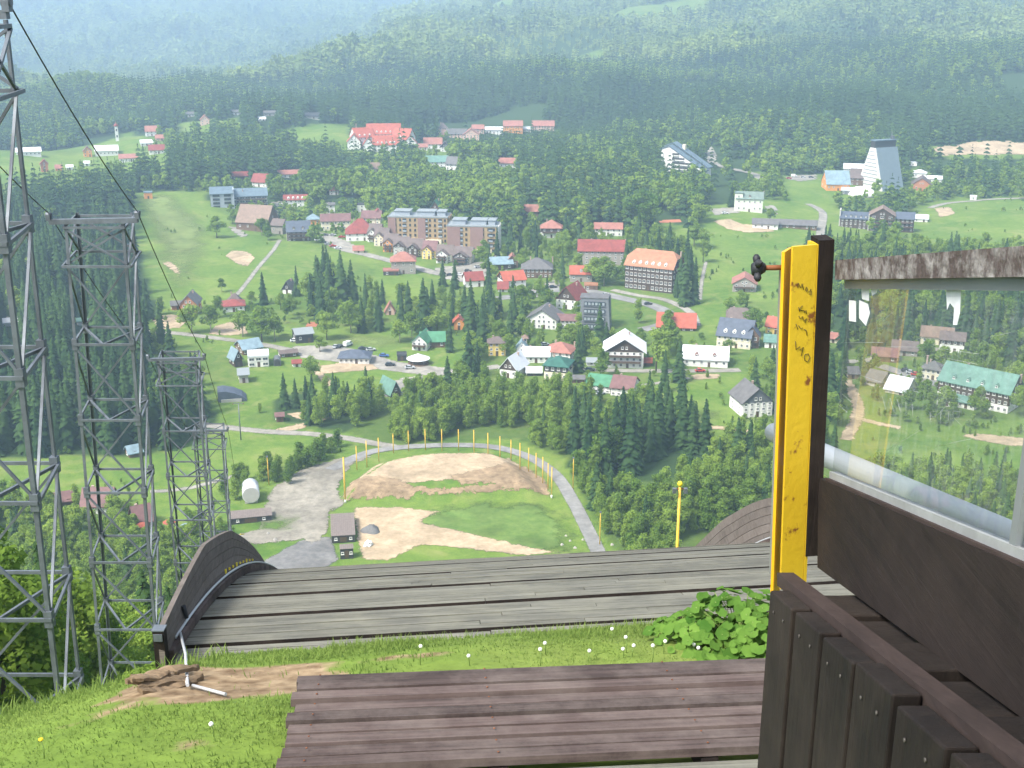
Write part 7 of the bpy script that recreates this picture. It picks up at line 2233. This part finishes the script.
# ------------------------------------------------------------------ grass, dandelions and plants in the foreground
def blade_mat(name, c1, c2):
    m = leaf_mat(name, c1, c2, .35, .9)
    return m
GRASS = leaf_mat('grass_blades', (.070, .140, .026), (.225, .305, .082), .5, .9)
def grass(n, x0, x1, y0, y1, hs, wd):
    X = RNG.uniform(x0, x1, n); Y = RNG.uniform(y0, y1, n)
    k = RNG.uniform(0, 1, n) > np.clip(bare_at(X, Y) * 1.7 + .25 * wob(X, Y, 4.0, 73) - .1, 0, .985)
    k &= (wob(X, Y, 2.2, 70) + RNG.uniform(-.9, .9, n)) > -.35
    # not on the platform, not under the deck, not through the wall
    rel = np.stack([X - c_bl.x, Y - c_bl.y], 1)
    u = rel @ np.array([ex.x, ex.y]); v = rel @ np.array([ey.x, ey.y]) / max(.2, math.hypot(ey.x, ey.y))
    k &= ~((u > -.03) & (u < 3.65) & (v > -.04) & (v < LN + .02))
    q = np.stack([X - d0.x, Y - d0.y], 1)
    a = q @ np.array([dd.x, dd.y]); w = q @ np.array([ll.x, ll.y])
    k &= ~((a > .0) & (w > -.3) & (w < DW + .4))
    k &= ~((X > .53) & (Y < 2.5) & (Y > -.5))
    X, Y = X[k], Y[k]; n = len(X)
    Zz = ground(X, Y) - .01
    Hh = RNG.uniform(hs[0], hs[1], n) * (1 + .45 * wob(X, Y, 1.1, 71))
    an = RNG.uniform(0, 6.28, n); be = RNG.uniform(.15, .9, n) * Hh
    dx, dy = np.cos(an), np.sin(an)
    wx, wy = -dy * wd * RNG.uniform(.6, 1.3, n), dx * wd * RNG.uniform(.6, 1.3, n)
    V = np.stack([np.stack([X - wx, Y - wy, Zz], 1), np.stack([X + wx, Y + wy, Zz], 1),
                  np.stack([X + dx * be * .35 - wx * .8, Y + dy * be * .35 - wy * .8, Zz + Hh * .6], 1), np.stack([X + dx * be * .35 + wx * .8, Y + dy * be * .35 + wy * .8, Zz + Hh * .6], 1),
                  np.stack([X + dx * be, Y + dy * be, Zz + Hh], 1)], 1).reshape(-1, 3)
    o = np.arange(n)[:, None] * 5
    F = np.concatenate([o + np.array([0, 1, 3]), o + np.array([0, 3, 2]), o + np.array([2, 3, 4])], 0)
    T = np.repeat(np.clip(RNG.uniform(0, 1, n) + .3 * wob(X, Y, .9, 72), 0, 1), 5)
    return V, F, T
parts = [grass(130000, -7.5, 3.2, 4.6, 10.6, (.018, .048), .0046), grass(16000, -9.5, -2.5, 8.5, 17, (.05, .15), .008), grass(9000, -4.2, .52, 2.6, 5.4, (.02, .06), .003), grass(9000, -1.6, 3.6, 9.0, 10.2, (.03, .10), .0036)]
off = 0; VV, FF, TT = [], [], []
for V, F, T in parts:
    VV.append(V); FF.append(F + off); TT.append(T); off += len(V)
o = link('grass', npmesh('grass', np.concatenate(VV), np.concatenate(FF), GRASS, attrs={'tint': np.concatenate(TT)}))
o['kind'] = 'stuff'; tag(o, 'green grass growing on the slope around the decks', 'grass')
# dandelion clocks
CLOCK = mat('seed_head', (.74, .74, .70), .9, .15, 30); STEM = mat('green_stem', (.16, .24, .06), .7, .2, 5); YFL = mat('yellow_petals', (.75, .52, .02), .7, .15, 20)
cl = MB(); cl.lathe([(.003, -.015), (.011, -.012), (.015, -.004), (.015, .005), (.010, .012), (.002, .015)], n=9)
CLM = cl.mesh('seed_head', CLOCK)
rd = random.Random(12)
ico = []
spots = [(664, 648), (626, 647), (624, 652), (632, 651), (698, 628), (692, 629), (706, 628), (699, 621), (692, 648), (697, 651), (546, 649), (652, 657), (588, 655), (612, 637), (420, 659), (470, 660), (214, 731), (44, 753), (540, 660)]
for k, (px, py) in enumerate(spots):
    g = on_ground(px, py + 6)
    h = rd.uniform(.07, .15)
    yel = k == 17
    t = root('dandelion', 'yellow dandelion flower in the grass' if yel else 'white dandelion seed head standing in the grass', 'dandelion', g, rd.uniform(0, 6), 'dandelions in the grass')
    b = MB(); b.tube([(0, 0, -.02), (.008, 0, h * .6), (.004, .01, h)], .0035, 5); b.build('stem', STEM, t)
    if yel:
        b = MB(); b.lathe([(.004, -.008), (.016, .0), (.014, .008), (.004, .010)], n=8); o = b.build('flower', YFL, t)
    else:
        o = link('seed_head', CLM, t)
    o.location = (.004, .01, h + .012)
# tall stalks next to the wall foot
for px, py, h, bud in [(790, 742, .30, True), (812, 752, .26, False), (771, 752, .2, True), (797, 748, .24, False)]:
    p = at_y(px, py, 2.45)
    t = root('grass_stalk', 'thin stalk with pale bud before the board wall' if bud else 'arching grass blade before the board wall', 'stalk', (p.x, p.y, p.z - h), 0, 'stalks before the board wall')
    b = MB(); b.tube([(0, 0, -1.0), (-.01, 0, h * .6), (0 if bud else -.03, 0, h)], [.004, .003, .002], 5); b.build('stem', STEM, t)
    if bud:
        b = MB(); b.lathe([(.002, -.008), (.007, 0), (.006, .008), (.001, .011)], n=7); o = b.build('bud', CLOCK, t); o.location = (0, 0, h)
    else:
        b = MB(); b.bar((-.03, 0, h), (-.07, .01, h * .7), .006, .001); b.build('leaf', STEM, t)
# broad-leaved plants by the deck
PLANT = leaf_mat('dock_leaves', (.05, .125, .022), (.16, .28, .055), .35, 4.0)
def leafy_plant(px, py, n, spread, h, lab):
    g = on_ground(px, py)
    t = root('leafy_plant', lab, 'plant', g, 0)
    r = np.random.default_rng(px)
    V, F, T = [], [], []
    sb = MB()
    for k in range(n):
        a = r.uniform(0, 6.28); d = spread * math.sqrt(r.uniform(.02, 1)); z = h * (1 - .6 * (d / spread) ** 2) * r.uniform(.45, 1.05)
        c = Vector((d * math.cos(a), d * math.sin(a), z)); sz = r.uniform(.03, .07)
        nrm = Vector((math.cos(a) * .5 + r.normal() * .25, math.sin(a) * .5 + r.normal() * .25 - .25, 1)).normalized()
        s = nrm.cross(Vector((math.cos(a + 1.3), math.sin(a + 1.3), .1))).normalized(); u = s.cross(nrm)
        o = len(V); m = 10
        V.append(c - nrm * sz * .18); T.append(r.uniform(0, 1)); tt = T[-1]
        for j in range(m):
            q = 6.283 * j / m
            rad = sz * (1 - .16 * math.cos(q * 2)) * (.62 if j == 0 else 1.0) * (1 + .10 * math.sin(j * 2.4 + k))
            V.append(c + s * math.cos(q) * rad + u * math.sin(q) * rad * .9 + nrm * sz * .10 * math.sin(3 * q)); T.append(tt)
        F += [(o, o + 1 + j, o + 1 + (j + 1) % m) for j in range(m)]
        if k % 3 == 0:
            sb.tube([(c.x * .25, c.y * .25, -.03), tuple(c * .75), tuple(c)], .004, 4)
    link('leaves', npmesh('leaves', np.array([tuple(v) for v in V]), np.array(F), PLANT, attrs={'tint': T}, smooth=True), t)
    sb.build('stems', STEM, t)
leafy_plant(742, 640, 170, .50, .42, 'largest broad-leaved plant close to the yellow post')
leafy_plant(716, 646, 110, .42, .24, 'low broad-leaved plant with dandelions around it')
leafy_plant(765, 650, 120, .35, .36, 'broad-leaved plant half hidden behind the board wall')
leafy_plant(688, 640, 60, .34, .18, 'smallest leafy tuft at the edge of the grey deck')
# bushes on the slope under the masts
for px, py, h, lab in [(140, 668, 1.1, 'low leafy bush at the foot of the second mast'), (118, 676, .8, 'small leafy bush left of the corner post'), (150, 640, 1.3, 'leafy bush behind the corner post of the deck')]:
    p = at_y(px, py, 20 if py > 650 else 24)
    t = tree('H', p.x, p.y, h * 1.5, lab, 'bushes under the masts', 1.5)
# ------------------------------------------------------------------ air
hb = MB()
hb.box((0, 4300, (-40 + 620) / 2), (9600, 10000, 660))
hz = hb.build('haze', [], None)
hz.data.materials.clear()
hm = bpy.data.materials.new('valley_haze'); hm.use_nodes = True
hn = hm.node_tree.nodes; hl = hm.node_tree.links
hn.remove(hn['Principled BSDF'])
pv = hn.new('ShaderNodeVolumePrincipled')
pv.inputs['Color'].default_value = (.54, .75, 1.0, 1)
pv.inputs['Density'].default_value = HAZE_DENSITY
pv.inputs['Anisotropy'].default_value = .2
hl.new(pv.outputs[0], hn['Material Output'].inputs['Volume'])
hz.data.materials.append(hm)
hz['kind'] = 'stuff'
tag(hz, 'pale blue haze hanging in the valley air', 'haze')
